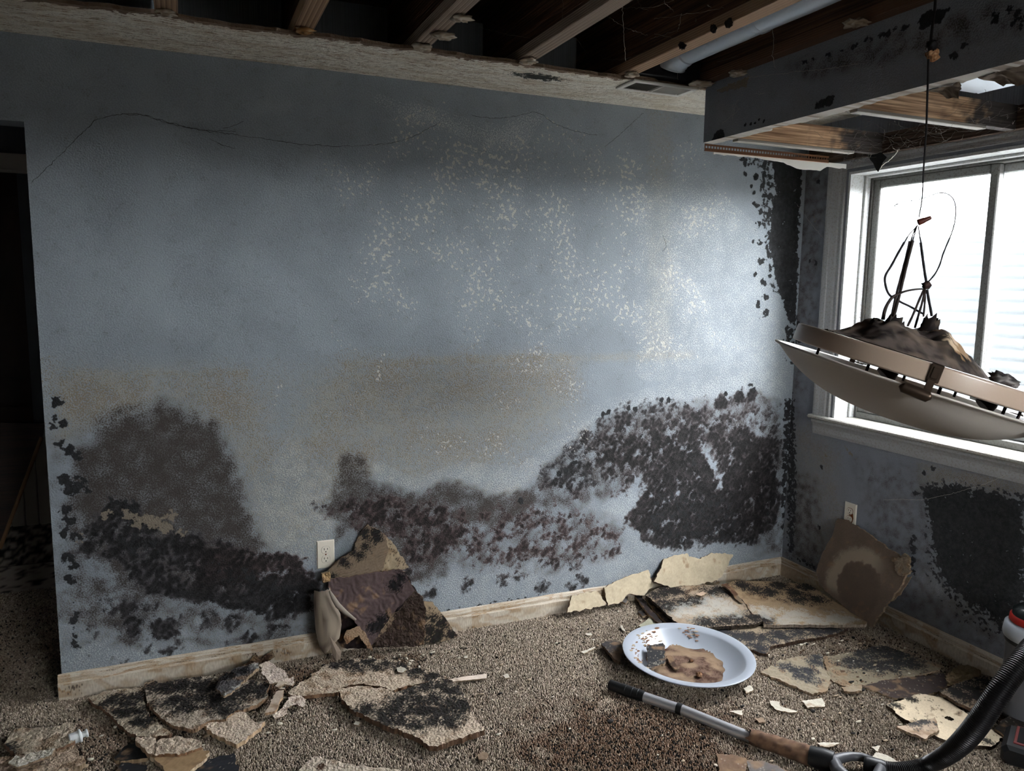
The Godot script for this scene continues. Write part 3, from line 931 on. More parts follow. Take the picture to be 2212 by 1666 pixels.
func build_baseboards() -> void:
	var prof := [Vector2(0, 0), Vector2(0.016, 0.0), Vector2(0.017, 0.062), Vector2(0.0125, 0.070), Vector2(0.0115, 0.082), Vector2(0.007, 0.092), Vector2(0.003, 0.097), Vector2(0, 0.0975)]
	var st := stain_strip(1536, 64, 1)
	var o := put("baseboard_back", run_profile(prof, Vector3(WALL_END - 0.012, 0, 0), Vector3(-0.012, 0, 0), Vector3(0, 0, 1), Vector3.UP, 0.004, 40), st)
	tag(o, "cream baseboard with brown water runs along the long mouldy wall", "baseboard", "", "structure")
	var o2 := put("baseboard_right", run_profile(prof, Vector3(0, 0, 0), Vector3(0, 0, 3.2), Vector3(-1, 0, 0), Vector3.UP, 0.003, 30), stain_strip(1024, 64, 4))
	tag(o2, "dull brown-stained baseboard along the window wall", "baseboard", "", "structure")

# wall behind the camera; its unseen high opening lights the lamp and window wall
func holed_wall() -> ArrayMesh:
	var b := MB.new()
	b.box(Vector3(-5.4, 0, 5.2), Vector3(0.2, 1.55, 5.3))
	b.box(Vector3(-5.4, 2.10, 5.2), Vector3(0.2, 2.585, 5.3))
	b.box(Vector3(-5.4, 1.55, 5.2), Vector3(-2.1, 2.10, 5.3))
	b.box(Vector3(-0.75, 1.55, 5.2), Vector3(0.2, 2.10, 5.3))
	return b.mesh()

# ---------- windows ----------
func ring_frame(x0: float, x1: float, za: float, zb: float, ya: float, yb: float, w: float, bev := 0.002) -> ArrayMesh:
	var b := MB.new()
	b.box(Vector3(x0, ya, za), Vector3(x1, yb, za + w), bev)
	b.box(Vector3(x0, ya, zb - w), Vector3(x1, yb, zb), bev)
	b.box(Vector3(x0, yb - w, za + w), Vector3(x1, yb, zb - w), bev)
	b.box(Vector3(x0, ya, za + w), Vector3(x1, ya + w, zb - w), bev)
	return b.mesh()

func speck_paint(base: Vector3, amount: float, sd: int, rough := 0.5) -> StandardMaterial3D:
	var W := 256
	var rgb := PackedByteArray()
	rgb.resize(W * W * 3)
	for y in W:
		for x in W:
			var a := T_mid[(((y * 4 + sd * 90) & 1023) << 10) | ((x * 4 + sd * 300) & 1023)] / 255.0
			var f := T_fine[(((y + sd * 31) & 1023) << 10) | ((x + sd * 57) & 1023)] / 255.0
			var c := base * (0.96 + 0.08 * a)
			if f * 0.65 + a * 0.55 > 1.0 - amount:
				c = c.lerp(Vector3(0.16, 0.15, 0.13), 0.75)
			elif a > 0.62:
				c = c.lerp(base * Vector3(0.86, 0.84, 0.80), 0.6)
			var i := (y * W + x) * 3
			rgb[i] = int(clampf(c.x, 0, 1) * 255)
			rgb[i + 1] = int(clampf(c.y, 0, 1) * 255)
			rgb[i + 2] = int(clampf(c.z, 0, 1) * 255)
	var o := mat(rough)
	o.albedo_texture = ImageTexture.create_from_image(Image.create_from_data(W, W, false, Image.FORMAT_RGB8, rgb))
	o.uv1_triplanar = true
	o.uv1_world_triplanar = true
	o.uv1_scale = Vector3(2.6, 2.6, 2.6)
	return o

func build_window(za: float, zb: float, called: String, seen: bool) -> void:
	var ya := 0.905
	var yb := 2.08
	var w := thing(called, "white-cased basement slider window, dusty and full of cobwebs" if seen else "plain basement window behind the camera", "window")
	tag(w, "", "", "", "structure")
	# casing: a stepped profile mitred round three sides
	var prof := [Vector2(0.0, 0.0), Vector2(0.0, 0.016), Vector2(0.012, 0.018), Vector2(0.030, 0.017), Vector2(0.036, 0.014), Vector2(0.070, 0.012), Vector2(0.078, 0.008), Vector2(0.088, 0.008), Vector2(0.092, 0.011), Vector2(0.099, 0.011), Vector2(0.100, 0.0)]
	for side in 3:
		var m := MB.new()
		for i in prof.size() - 1:
			var p: Vector2 = prof[i]
			var q: Vector2 = prof[i + 1]
			var P := func(pp: Vector2, k: int) -> Vector3:
				var o := 0.115 - pp.x
				match k:
					0: return Vector3(-pp.y, ya, za - o)
					1: return Vector3(-pp.y, yb + o, za - o)
					2: return Vector3(-pp.y, yb + o, zb + o)
				return Vector3(-pp.y, ya, zb + o)
			m.quad(P.call(q, side), P.call(p, side), P.call(p, side + 1), P.call(q, side + 1))
		put("casing", m.mesh(), M.casing, w)
	# stool with a rounded nose and horns past the casing, apron with a cove
	var st := MB.new()
	st.box(Vector3(-0.034, ya - 0.020, za - 0.135), Vector3(-0.001, ya, zb + 0.135), 0.006)
	st.box(Vector3(-0.0012, ya - 0.020, za + 0.001), Vector3(0.198, ya - 0.0004, zb - 0.001))
	put("stool", st.mesh(), M.sill, w)
	put("apron", run_profile([Vector2(0, -0.075), Vector2(0.006, -0.075), Vector2(0.009, -0.060), Vector2(0.010, -0.035), Vector2(0.016, -0.020), Vector2(0.022, -0.012), Vector2(0.022, 0.0), Vector2(0, 0)], Vector3(0, ya - 0.022, za - 0.115), Vector3(0, ya - 0.022, zb + 0.115), Vector3(-1, 0, 0), Vector3.UP), M.casing, w)
	# jamb boards with a stop bead
	for e in 2:
		var z := za if e == 0 else zb
		var s := 1.0 if e == 0 else -1.0
		var j := MB.new()
		var lo := minf(z, z + s * 0.012)
		j.box(Vector3(-0.002, ya, lo), Vector3(0.115, yb, lo + 0.012))
		j.box(Vector3(0.085, ya, minf(z + s * 0.012, z + s * 0.024)), Vector3(0.115, yb, maxf(z + s * 0.012, z + s * 0.024)), 0.002)
		put("jamb", j.mesh(), M.jamb, w)
	var hb := MB.new()
	hb.box(Vector3(-0.002, yb - 0.012, za + 0.012), Vector3(0.115, yb, zb - 0.012))
	hb.box(Vector3(0.085, yb - 0.024, za + 0.024), Vector3(0.115, yb - 0.012, zb - 0.024), 0.002)
	put("jamb", hb.mesh(), M.jamb, w)
	# outer frame, then two sashes that slide past each other
	put("window_frame", ring_frame(0.118, 0.198, za + 0.004, zb - 0.004, ya, yb - 0.004, 0.030), M.frame, w)
	var mid := (za + zb) * 0.5
	for k in 2:
		var a := za + 0.034 if k == 0 else mid - 0.022
		var c := mid + 0.022 if k == 0 else zb - 0.034
		var x0 := 0.124 if k == 0 else 0.160
		var sash := put("sash_frame", ring_frame(x0, x0 + 0.030, a, c, ya + 0.030, yb - 0.034, 0.038, 0.004), M.frame if k == 0 else M.jamb, w)
		var pane := put("pane", box_mesh(Vector3(x0 + 0.013, ya + 0.066, a + 0.036), Vector3(x0 + 0.017, yb - 0.070, c - 0.036)), M.glass, sash)
		if seen:
			tag(pane, "dusty pane of the far sash" if k == 0 else "dusty pane of the near sash")

func build_windows() -> void:
	M.casing = speck_paint(Vector3(0.60, 0.60, 0.60), -0.04, 1)
	M.sill = speck_paint(Vector3(0.68, 0.67, 0.64), 0.06, 2)
	M.jamb = speck_paint(Vector3(0.74, 0.75, 0.75), 0.0, 3)
	M.frame = speck_paint(Vector3(0.42, 0.42, 0.41), 0.10, 4)
	build_window(0.279, 1.53, "window_1", true)
	# a high window, out of view, placed to light the lamp and window wall
	var w3 := thing("window_2", "high unseen window behind the camera, placed to light the hanging lamp and window wall", "window")
	tag(w3, "", "", "", "structure")
	var fr := MB.new()
	for q in [[-2.1, -2.06, 1.55, 2.10], [-0.79, -0.75, 1.55, 2.10]]: fr.box(Vector3(q[0], q[2], 5.22), Vector3(q[1], q[3], 5.27), 0.003)
	for q in [[1.55, 1.59], [2.06, 2.10]]: fr.box(Vector3(-2.06, q[0], 5.22), Vector3(-0.79, q[1], 5.27), 0.003)
	put("window_frame", fr.mesh(), M.white_trim, w3)
	# corrugated steel wells outside, open to the sky
	for k in 1:
		var zc := 0.905
		var m := MB.new()
		var rows := []
		var ny := 100
		for i in ny + 1:
			var y := 0.83 + 1.01 * i / ny
			var row := []
			for s in 41:
				var a := PI * s / 40.0
				var off := 0.015 * sin(TAU * y / 0.066)
				# a broad well: flat in the middle with rounded ends
				var cx := signf(cos(a)) * pow(absf(cos(a)), 0.55)
				var sy := pow(sin(a), 0.55)
				row.append(Vector3(0.2 + (1.32 + off) * sy, y, zc + (1.15 + off) * cx))
			rows.append(row)
		m.grid(rows)
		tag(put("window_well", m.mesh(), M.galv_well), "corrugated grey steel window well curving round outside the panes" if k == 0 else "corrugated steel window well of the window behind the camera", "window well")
		var g := MB.new()
		g.box(Vector3(0.21, 0.5, zc - 1.16), Vector3(1.54, 0.83, zc + 1.16))  # gravel set high and near white, to bounce daylight up at the ceiling
		tag(put("bounce_gravel", g.mesh(), mat(0.95, 0.0, Color(0.88, 0.87, 0.85))), "pale gravel bed raised in the steel window well to bounce daylight to the ceiling" if k == 0 else "gravel bed of the well behind the camera", "gravel", "", "stuff")

# ---------- ceiling: joists, subfloor, the strip of textured drywall that was left ----------
func build_ceiling() -> void:
	var c := thing("ceiling", "stripped ceiling of dark subfloor boards with a cream textured drywall strip along the wall", "ceiling")
	tag(c, "", "", "", "structure")
	var xx := -5.4
	while xx < 0.2:
		var x1 := minf(xx + 1.22, 0.25)
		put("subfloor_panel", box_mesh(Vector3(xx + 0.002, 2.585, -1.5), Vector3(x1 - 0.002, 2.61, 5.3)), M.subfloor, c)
		xx += 1.22
	# drywall strip with a torn front edge
	var W := 2048
	var HH := 256
	var rgb := PackedByteArray()
	rgb.resize(W * HH * 3)
	var hg := PackedByteArray()
	hg.resize(W * HH)
	for y in HH:
		for x in W:
			var a := T_mid[(((y * 2) & 1023) << 10) | ((x * 2) & 1023)] / 255.0
			var ab := T_mid[(((y * 5 + 100) & 1023) << 10) | ((x + 333) & 1023)] / 255.0
			var l := T_low[(((y * 3) & 1023) << 10) | ((x + 77) & 1023)] / 255.0
			var f := T_fine[((y & 1023) << 10) | (x & 1023)] / 255.0
			var u := float(x) / W
			var t := float(y) / HH
			var k := Vector3(0.87, 0.85, 0.80) * (0.90 + 0.20 * f)
			k = k.lerp(Vector3(0.77, 0.72, 0.64), clampf((l - 0.45) * 2.2, 0.0, 0.7))
			# brown dashes, thickest from the first joist to the register
			var dens := sstep(0.05, 0.30, u) * (1.0 - sstep(0.62, 0.75, u)) * 0.10 + 0.02
			if ab * 0.8 + f * 0.2 > 0.80 - dens:
				k = k.lerp(Vector3(0.42, 0.32, 0.21), 0.7)
			if f * 0.5 + a * 0.5 > 0.74:
				k = k.lerp(Vector3(0.30, 0.27, 0.23), 0.5)
			# torn brown edge of paper, one black bloom
			if t < 0.06 + (a - 0.5) * 0.10:
				k = k.lerp(Vector3(0.33, 0.25, 0.19), 0.8)
			var bl := Vector2((u - 0.632) / 0.022, (t - 0.32) / 0.10).length() + (a - 0.5) * 1.3 + (f - 0.5) * 0.5
			if bl < 1.0:
				k = k.lerp(Vector3(0.10, 0.11, 0.105), 0.9)
			var i := y * W + x
			rgb[i * 3] = int(clampf(k.x, 0, 1) * 255)
			rgb[i * 3 + 1] = int(clampf(k.y, 0, 1) * 255)
			rgb[i * 3 + 2] = int(clampf(k.z, 0, 1) * 255)
			hg[i] = int(clampf(sstep(0.42, 0.60, T_fleck[((y & 1023) << 10) | (x & 1023)] / 255.0) * 0.6 + f * 0.3, 0, 1) * 255)
	var sm := mat(0.9)
	sm.albedo_texture = ImageTexture.create_from_image(Image.create_from_data(W, HH, false, Image.FORMAT_RGB8, rgb))
	sm.heightmap_enabled = true
	sm.heightmap_texture = ImageTexture.create_from_image(Image.create_from_data(W, HH, false, Image.FORMAT_L8, hg))
	sm.heightmap_scale = 0.28
	var b := MB.new()
	var n := 130
	var prev := Vector2.ZERO
	for i in n + 1:
		var x := lerpf(-4.4, 0.0, float(i) / n)
		var z := SOFFIT_Z - 0.005 + n_mid.get_noise_2d(x * 1.4, 0.0) * 0.014 + n_low.get_noise_2d(x * 0.5, 1.0) * 0.018
		if i > 0:
			var p := prev
			b.quad(Vector3(p.x, H, 0), Vector3(x, H, 0), Vector3(x, H, z), Vector3(p.x, H, p.y), Vector2((p.x + 4.4) / 4.4, 1.0), Vector2((x + 4.4) / 4.4, 0.0))
			b.quad(Vector3(p.x, H, p.y), Vector3(x, H, z), Vector3(x, H + 0.0127, z - 0.003), Vector3(p.x, H + 0.0127, p.y - 0.003), Vector2((p.x + 4.4) / 4.4, 0.02), Vector2((x + 4.4) / 4.4, 0.0))
			b.quad(Vector3(p.x, H + 0.0127, p.y - 0.003), Vector3(x, H + 0.0127, z - 0.003), Vector3(x, H + 0.0127, 0), Vector3(p.x, H + 0.0127, 0))
		prev = Vector2(x, z)
	put("drywall_strip", b.mesh(), sm, c)
	# joists
	var xs := [-4.95, -4.55, -4.14, -3.74, -3.335, -2.928, -2.522, -2.126, -1.73, -1.30, -0.945, -0.54, -0.12]
	var says := ["dark joist farthest left, over the passage wall", "dark joist second from the far left wall", "dark joist over the middle of the passage", "dark joist just inside the passage opening", "dark joist over the free end of the long wall", "pale joist stub with a white plaster crust, above the far left of the strip", "tan joist end with an orange crust at the strip, second in view from the left", "grey weathered joist with two torn plaster patches under it", "long grey weathered joist right of the one with plaster patches", "brown joist running beside the round galvanised duct", "brown joist just left of the painted soffit", "dark joist hidden inside the soffit, nearest its painted side", "dark joist hidden inside the soffit against the window wall"]
	for i in xs.size():
		var x: float = xs[i]
		var mt: Material = M.joist_dark
		if i in [5, 6]: mt = M.joist_pale
		if i in [7, 8]: mt = M.joist_grey
		if i == 9: mt = M.joist_pale
		if i in [10]: mt = M.joist_dark
		var j := thing("ceiling_joist", says[i], "joist", Vector3(x, 2.345, 0), "ceiling joists")
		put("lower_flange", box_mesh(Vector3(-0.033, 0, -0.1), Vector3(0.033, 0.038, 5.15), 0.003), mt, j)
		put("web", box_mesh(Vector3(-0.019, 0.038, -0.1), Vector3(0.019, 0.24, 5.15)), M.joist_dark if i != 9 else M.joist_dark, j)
	# crusts of plaster left on the joists where the ceiling was torn off
	var crust := [[-2.928, 0.40, 0.030, "white crust of torn plaster under the pale joist stub"], [-2.522, 0.41, 0.032, "orange-stained crust under the tan joist end"], [-2.126, 0.41, 0.036, "pale crumbling crust where the grey joist meets the strip"], [-2.10, 0.56, 0.040, "fan-shaped plaster patch stuck under the grey joist"], [-2.10, 0.74, 0.030, "small brown plaster lump farther along the grey joist"], [-1.73, 0.42, 0.034, "pale crust where the long grey joist meets the strip"], [-1.30, 0.43, 0.030, "plaster scrap at the foot of the joist beside the duct"], [-0.945, 0.62, 0.040, "ragged white plaster scrap on the joist left of the soffit"], [-0.98, 0.43, 0.05, "folded paper and plaster scrap at the corner of strip and soffit"], [-1.0, 1.22, 0.035, "white plaster scrap at the top edge of the picture"]]
	for q in crust:
		var cb := MB.new()
		lump(cb, Vector3.ZERO, Vector3(q[2], 0.010, q[2] * 0.8), int(q[0] * -100 + q[1] * 1000), [lin(0.62, 0.57, 0.50), lin(0.42, 0.36, 0.30), lin(0.74, 0.72, 0.68)] if not "orange" in q[3] else [lin(0.52, 0.36, 0.17), lin(0.30, 0.22, 0.15), lin(0.66, 0.58, 0.46)])
		var o := put("plaster_crust", cb.mesh(), M.vc)
		o.position = Vector3(q[0], 2.338, q[1])
		tag(o, q[3], "plaster scrap", "plaster crusts on the joists")
	var tar := [[1541, 62, "black torn scrap under the duct joist, middle one of three"], [1575, 50, "black torn scrap under the duct joist, nearest the top of the picture"], [1473, 98, "black torn scrap beside the duct's elbow"]]
	var tp := V3([-1.349,2.341,0.985,-1.339,2.341,1.048,-1.337,2.341,0.802])
	for i in 3:
		var sb := MB.new()
		lump(sb, Vector3.ZERO, Vector3(0.013, 0.012, 0.009), 120 + i, [lin(0.10, 0.09, 0.085), lin(0.04, 0.04, 0.04), lin(0.2, 0.17, 0.15)], 12)
		var so := put("tar_scrap", sb.mesh(), M.vc)
		so.position = tp[i]
		tag(so, tar[i][2], "scrap", "black scraps under the duct joist")
	# round duct with collar and hanger straps
	var d := thing("round_duct", "shiny round galvanised duct running between the joists above the register", "duct", Vector3(-1.115, 2.425, 0))
	var tb := MB.new()
	var pts := []
	for i in 30:
		pts.append(Vector3(n_low.get_noise_2d(i * 0.1, 7.0) * 0.004, 0, 0.52 + i * 0.15))
	tb.tube(pts, 0.050, 24)
	put("pipe", tb.mesh(), M.galv, d)
	var el := MB.new()
	var ep := []
	var er := []
	for i in 13:
		var t := i / 12.0
		var a := t * PI * 0.42
		ep.append(Vector3(-0.005, -0.055 * (1.0 - cos(a)), 0.53 - 0.11 * sin(a)))
		er.append(0.0535 if i % 4 != 3 else 0.0565)
	el.tube(ep, er, 24)
	put("elbow", el.mesh(), M.galv, d)
	for zz in [0.93, 1.9]:
		var cl := MB.new()
		cl.tube([Vector3(0, 0, zz - 0.012), Vector3(0, 0, zz - 0.010), Vector3(0, 0, zz + 0.010), Vector3(0, 0, zz + 0.012)], [0.0505, 0.0525, 0.0525, 0.0505], 24, false)
		put("collar", cl.mesh(), M.galv, d)
	# dark boot of the register
	tag(put("register_boot", box_mesh(Vector3(-1.27, 2.345, 0.27), Vector3(-0.985, 2.42, 0.43), 0.004), mat(0.6, 0.4, Color(0.10, 0.10, 0.11))), "dark sheet-metal boot above the ceiling register", "duct boot")

# an irregular lump: a squashed ball roughened by noise
func lump(b: MB, at: Vector3, r: Vector3, sd: int, cols: Array, seg := 16) -> void:
	var rows := []
	var cl := []
	for i in seg / 2 + 1:
		var row := []
		var cr := []
		var la := -PI / 2 + PI * i / (seg / 2)
		for k in seg:
			var a := -TAU * k / seg
			var d := Vector3(cos(la) * cos(a), sin(la), cos(la) * sin(a))
			var nn := 1.0 + 0.55 * n_low.get_noise_3d(d.x * 0.35 + sd, d.y * 0.35, d.z * 0.35) + 0.35 * n_mid.get_noise_3d(d.x * 0.12 + sd, d.y * 0.12, d.z * 0.12)
			row.append(at + d * r * nn)
			var t := n_mid.get_noise_3d(d.x * 0.1 + sd, d.y * 0.1 + 5, d.z * 0.1)
			cr.append((cols[0] as Color).lerp(cols[1], clampf(t * 1.6 + 0.2, 0, 1)).lerp(cols[2], clampf(-t * 1.8 - 0.1, 0, 1)))
		rows.append(row)
		cl.append(cr)
	b.grid(rows, true, cl)

# ---------- soffit ----------
func build_soffit() -> void:
	var s := thing("soffit", "grey-blue painted soffit box, opened from below, over the window", "soffit")
	tag(s, "", "", "", "structure")
	# side face, painted, with black blooms
	var m := Mask.new(0.3, 2.1, 2.0, 2.35, 0.008)
	var SF := func(a: PackedVector2Array) -> PackedVector2Array: return a
	m.poly(5, SF.call(V2([0.474,2.15,0.517,2.155,0.541,2.13,0.534,2.113,0.448,2.113])), 0.85, 0.008, 1)
	m.spots(5, SF.call(V2([0.654,2.145,0.685,2.143,0.71,2.145,0.73,2.151,0.756,2.14])), 0.007, 0.75)
	m.poly(5, SF.call(V2([0.992,2.149,1.062,2.169,1.102,2.156,1.085,2.13,1.014,2.135])), 0.85, 0.010, 1)
	m.poly(5, SF.call(V2([1.383,2.319,1.416,2.329,1.467,2.323,1.489,2.312,1.464,2.283,1.397,2.286])), 0.95, 0.012, 1)
	m.poly(5, SF.call(V2([1.259,2.316,1.292,2.316,1.302,2.295,1.273,2.292])), 0.8, 0.01, 1)
	m.poly(5, SF.call(V2([0.925,2.315,1.126,2.311,1.387,2.317,1.388,2.299,1.128,2.293,0.937,2.297])), 0.55, 0.010, 1)
	m.line(5, SF.call(V2([1.513,2.172,1.528,2.199,1.573,2.216,1.597,2.233,1.614,2.263,1.63,2.281])), 0.010, 0.5, 0.012)
	m.poly(5, SF.call(V2([1.643,2.277,1.695,2.26,1.701,2.198,1.673,2.217])), 0.7, 0.02, 1)
	m.spots(5, SF.call(V2([1.512,2.178,1.622,2.237,1.627,2.253,1.541,2.201])), 0.014, 0.7)
	m.poly(0, SF.call(V2([0.859,2.313,1.693,2.278,1.701,2.198,0.973,2.247])), 0.35, 0.03)
	m.poly(7, SF.call(V2([0.461,2.318,0.665,2.327,0.648,2.289,0.561,2.299,0.491,2.301])), 0.95, 0.006, 1)
	var sm := paint_wall(m, 1024, 151, Vector3(0.46, 0.475, 0.495), 5, "soffit paint")
	var b := MB.new()
	b.quad(Vector3(SOFFIT_X, SOFFIT_Y, SOFFIT_Z), Vector3(SOFFIT_X, SOFFIT_Y, 3.6), Vector3(SOFFIT_X, H + 0.015, 3.6), Vector3(SOFFIT_X, H + 0.015, SOFFIT_Z), Vector2((SOFFIT_Z - 0.3) / 1.7, 1.0 - (SOFFIT_Y - 2.1) / 0.25), Vector2((3.6 - 0.3) / 1.7, 0.02))
	b.quad(Vector3(SOFFIT_X + 0.013, SOFFIT_Y, 3.6), Vector3(SOFFIT_X + 0.013, SOFFIT_Y, SOFFIT_Z), Vector3(SOFFIT_X + 0.013, H, SOFFIT_Z), Vector3(SOFFIT_X + 0.013, H, 3.6), Vector2(0.3, 0.6), Vector2(0.32, 0.62))
	b.quad(Vector3(SOFFIT_X + 0.013, SOFFIT_Y, SOFFIT_Z), Vector3(SOFFIT_X, SOFFIT_Y, SOFFIT_Z), Vector3(SOFFIT_X, H, SOFFIT_Z), Vector3(SOFFIT_X + 0.013, H, SOFFIT_Z), Vector2(0.3, 0.6), Vector2(0.32, 0.62))
	put("side_face", b.mesh(), sm, s)
	# what is left of its underside: a narrow ragged ledge of drywall
	var l := MB.new()
	var prev := Vector2.ZERO
	for i in 161:
		var z := SOFFIT_Z + (3.4 - SOFFIT_Z) * i / 160.0
		var x := SOFFIT_X + 0.058 + n_mid.get_noise_2d(z * 1.2, 4.0) * 0.014 + n_low.get_noise_2d(z * 0.8, 9.0) * 0.02 + (0.05 if z > 1.62 and z < 1.75 else 0.0)
		if i > 0:
			l.col = lin(0.58, 0.56, 0.53)
			var f := n_mid.get_noise_2d(z * 4.0, 1.0)
			l.col = l.col.lerp(lin(0.42, 0.37, 0.32), clampf(f * 1.5 + 0.2, 0, 1))
			l.quad(Vector3(SOFFIT_X, SOFFIT_Y, prev.y), Vector3(x, SOFFIT_Y, prev.y) if false else Vector3(prev.x, SOFFIT_Y, prev.y), Vector3(x, SOFFIT_Y, z), Vector3(SOFFIT_X, SOFFIT_Y, z))
			l.col = lin(0.40, 0.34, 0.29)
			l.quad(Vector3(prev.x, SOFFIT_Y, prev.y), Vector3(prev.x, SOFFIT_Y + 0.0127, prev.y), Vector3(x, SOFFIT_Y + 0.0127, z), Vector3(x, SOFFIT_Y, z))
			l.quad(Vector3(SOFFIT_X, SOFFIT_Y + 0.0127, prev.y), Vector3(SOFFIT_X, SOFFIT_Y + 0.0127, z), Vector3(x, SOFFIT_Y + 0.0127, z), Vector3(prev.x, SOFFIT_Y + 0.0127, prev.y))
		prev = Vector2(x, z)
	put("underside_ledge", l.mesh(), M.vc, s)
	for q in [[1.45, 0.10, 0.045], [1.62, 0.16, 0.06], [1.90, 0.12, 0.05]]:
		var tp := MB.new()
		var rows := []
		var cols := []
		for j in 7:
			var r := []
			var c := []
			for i in 9:
				var z: float = q[0] + q[1] * (i / 8.0 - 0.5) * (1.0 - 0.10 * j)
				var x: float = SOFFIT_X + 0.045 + q[2] * j / 6.0
				r.append(Vector3(x + n_mid.get_noise_2d(z * 3, j * 0.1) * 0.012, SOFFIT_Y - 0.001 - 0.030 * pow(j / 6.0, 1.6) + n_low.get_noise_2d(z * 3, x * 4) * 0.01, z))
				c.append(lin(0.50, 0.45, 0.40).lerp(lin(0.26, 0.21, 0.18), clampf(n_mid.get_noise_2d(z * 3, x * 3) * 1.5 + 0.3, 0, 1)))
			rows.append(r)
			cols.append(c)
		tp.grid(rows, false, cols)
		put("torn_paper", tp.mesh(), M.vc, s)
	# perforated steel corner bead along the end, with its strip of broken white plaster
	var cb := MB.new()
	var zb := 0.365
	var x0 := -0.90
	var xe := -0.22
	var nb := 46
	for i in nb:
		var xa := lerpf(x0, xe, float(i) / nb)
		var xb := lerpf(x0, xe, float(i + 1) / nb)
		var g := (xb - xa) * 0.3
		cb.box(Vector3(xa, 2.098, zb - 0.0006), Vector3(xa + g, 2.124, zb + 0.0006))
		cb.box(Vector3(xa + g, 2.098, zb - 0.0006), Vector3(xb, 2.107, zb + 0.0006))
		cb.box(Vector3(xa + g, 2.116, zb - 0.0006), Vector3(xb, 2.124, zb + 0.0006))
	cb.tube([Vector3(x0, 2.096, zb), Vector3(xe, 2.096, zb)], 0.0022, 8)
	put("corner_bead", cb.mesh(), mat(0.55, 0.7, Color(0.36, 0.24, 0.16)), s)
	var wp := MB.new()
	wp.col = lin(0.80, 0.79, 0.76)
	var low := PackedVector2Array([Vector2(-0.85, 2.094)])
	for i in 40:
		var t := i / 39.0
		var dx := lerpf(-0.85, -0.11, t)
		var drop := 0.004 + 0.010 * sstep(0.3, 0.55, t) + 0.018 * sstep(0.5, 0.62, t) * (1.0 - sstep(0.80, 0.84, t))
		low.append(Vector2(dx, 2.094 - drop - absf(n_mid.get_noise_2d(dx * 3.0, 2.0)) * 0.008))
	low.append(Vector2(-0.11, 2.098))
	wp.xf = Transform3D(Basis.IDENTITY, Vector3(0, 0, 0))
	wp.prism(low, zb - 0.008, zb - 0.002)
	put("broken_plaster", wp.mesh(), M.vc, s)
	# wooden ladder blocks, ledger on the wall and the side plate
	for q in [[0.47, "pale fir block of the soffit frame, lit orange, charred with mould at its wall end"], [1.07, "second fir block of the soffit frame with white drywall left along its lower edge"], [1.68, ""], [2.29, ""]]:
		var bl := thing("soffit_block", q[1] if q[1] else "soffit block out of view beyond the frame", "wood block", Vector3(0, 2.132, q[0]), "soffit blocks", s)
		bl.remove_meta("category")
		put("fir_block", charred_bar(Vector3(SOFFIT_X + 0.05, 0, -0.019), Vector3(-0.038, 0.088, 0.019), q[0]), M.block_vc, bl)
		var wl := MB.new()
		wl.box(Vector3(SOFFIT_X + 0.10, -0.012, -0.012), Vector3(-0.20, 0.0, 0.021), 0.002)
		put("drywall_remnant", wl.mesh(), M.dull_trim, bl)
	put("ledger", box_mesh(Vector3(-0.038, 2.132, 0.05), Vector3(0, 2.22, 3.4), 0.002), M.block_mould, s)
	put("side_plate", box_mesh(Vector3(SOFFIT_X + 0.013, 2.132, SOFFIT_Z + 0.05), Vector3(SOFFIT_X + 0.051, 2.17, 3.4), 0.002), M.joist_dark, s)
	# two sheet-metal ducts lie inside
	for q in [[-0.86, -0.62, 2.20, 2.30, "flat grey sheet-metal duct inside the soffit, next to its painted side"], [-0.55, -0.30, 2.185, 2.31, "bright rectangular sheet-metal duct in the soffit behind the pendant cord"]]:
		var d := thing("sheet_duct", q[4], "duct", Vector3(0, 0, 0), "ducts in the soffit")
		put("duct_body", box_mesh(Vector3(q[0], q[2] + 0.04, 1.12), Vector3(q[1], q[3], 3.4), 0.004), M.galv, d)
		put("seam", box_mesh(Vector3(q[0] - 0.006, q[2] + 0.038, 1.4), Vector3(q[1] + 0.006, q[3] + 0.003, 1.43), 0.003), M.galv, d)

# a fir bar whose wall end is black with mould: the tint runs along it, broken by noise
func charred_bar(lo: Vector3, hi: Vector3, sd: float) -> ArrayMesh:
	var b := MB.new()
	var nx := 60
	var ny := 8
	for face in 4:
		var rows := []
		var cols := []
		var uvs := []
		for j in ny + 1:
			var r := []
			var c := []
			var u := []
			for i in nx + 1:
				var x := lerpf(lo.x, hi.x, float(i) / nx)
				var t := float(j) / ny
				var p: Vector3
				match face:
					0: p = Vector3(x, lerpf(lo.y, hi.y, t), hi.z)
					1: p = Vector3(x, hi.y, lerpf(hi.z, lo.z, t))
					2: p = Vector3(x, lerpf(hi.y, lo.y, t), lo.z)
					3: p = Vector3(x, lo.y, lerpf(lo.z, hi.z, t))
				r.append(p)
				u.append(Vector2(x + sd, p.y + p.z + 0.3))
				var m := (x + 0.40) / 0.16 + n_mid.get_noise_3dv(p + Vector3(sd, 0, 0)) * 1.1 + n_low.get_noise_3dv(p) * 0.6
				c.append(Color(0.86, 0.61, 0.40).lerp(Color(0.055, 0.05, 0.048), clampf(m, 0.0, 1.0)))
			rows.append(r)
			cols.append(c)
			uvs.append(u)
		b.grid(rows, false, cols, uvs)
	return b.mesh()

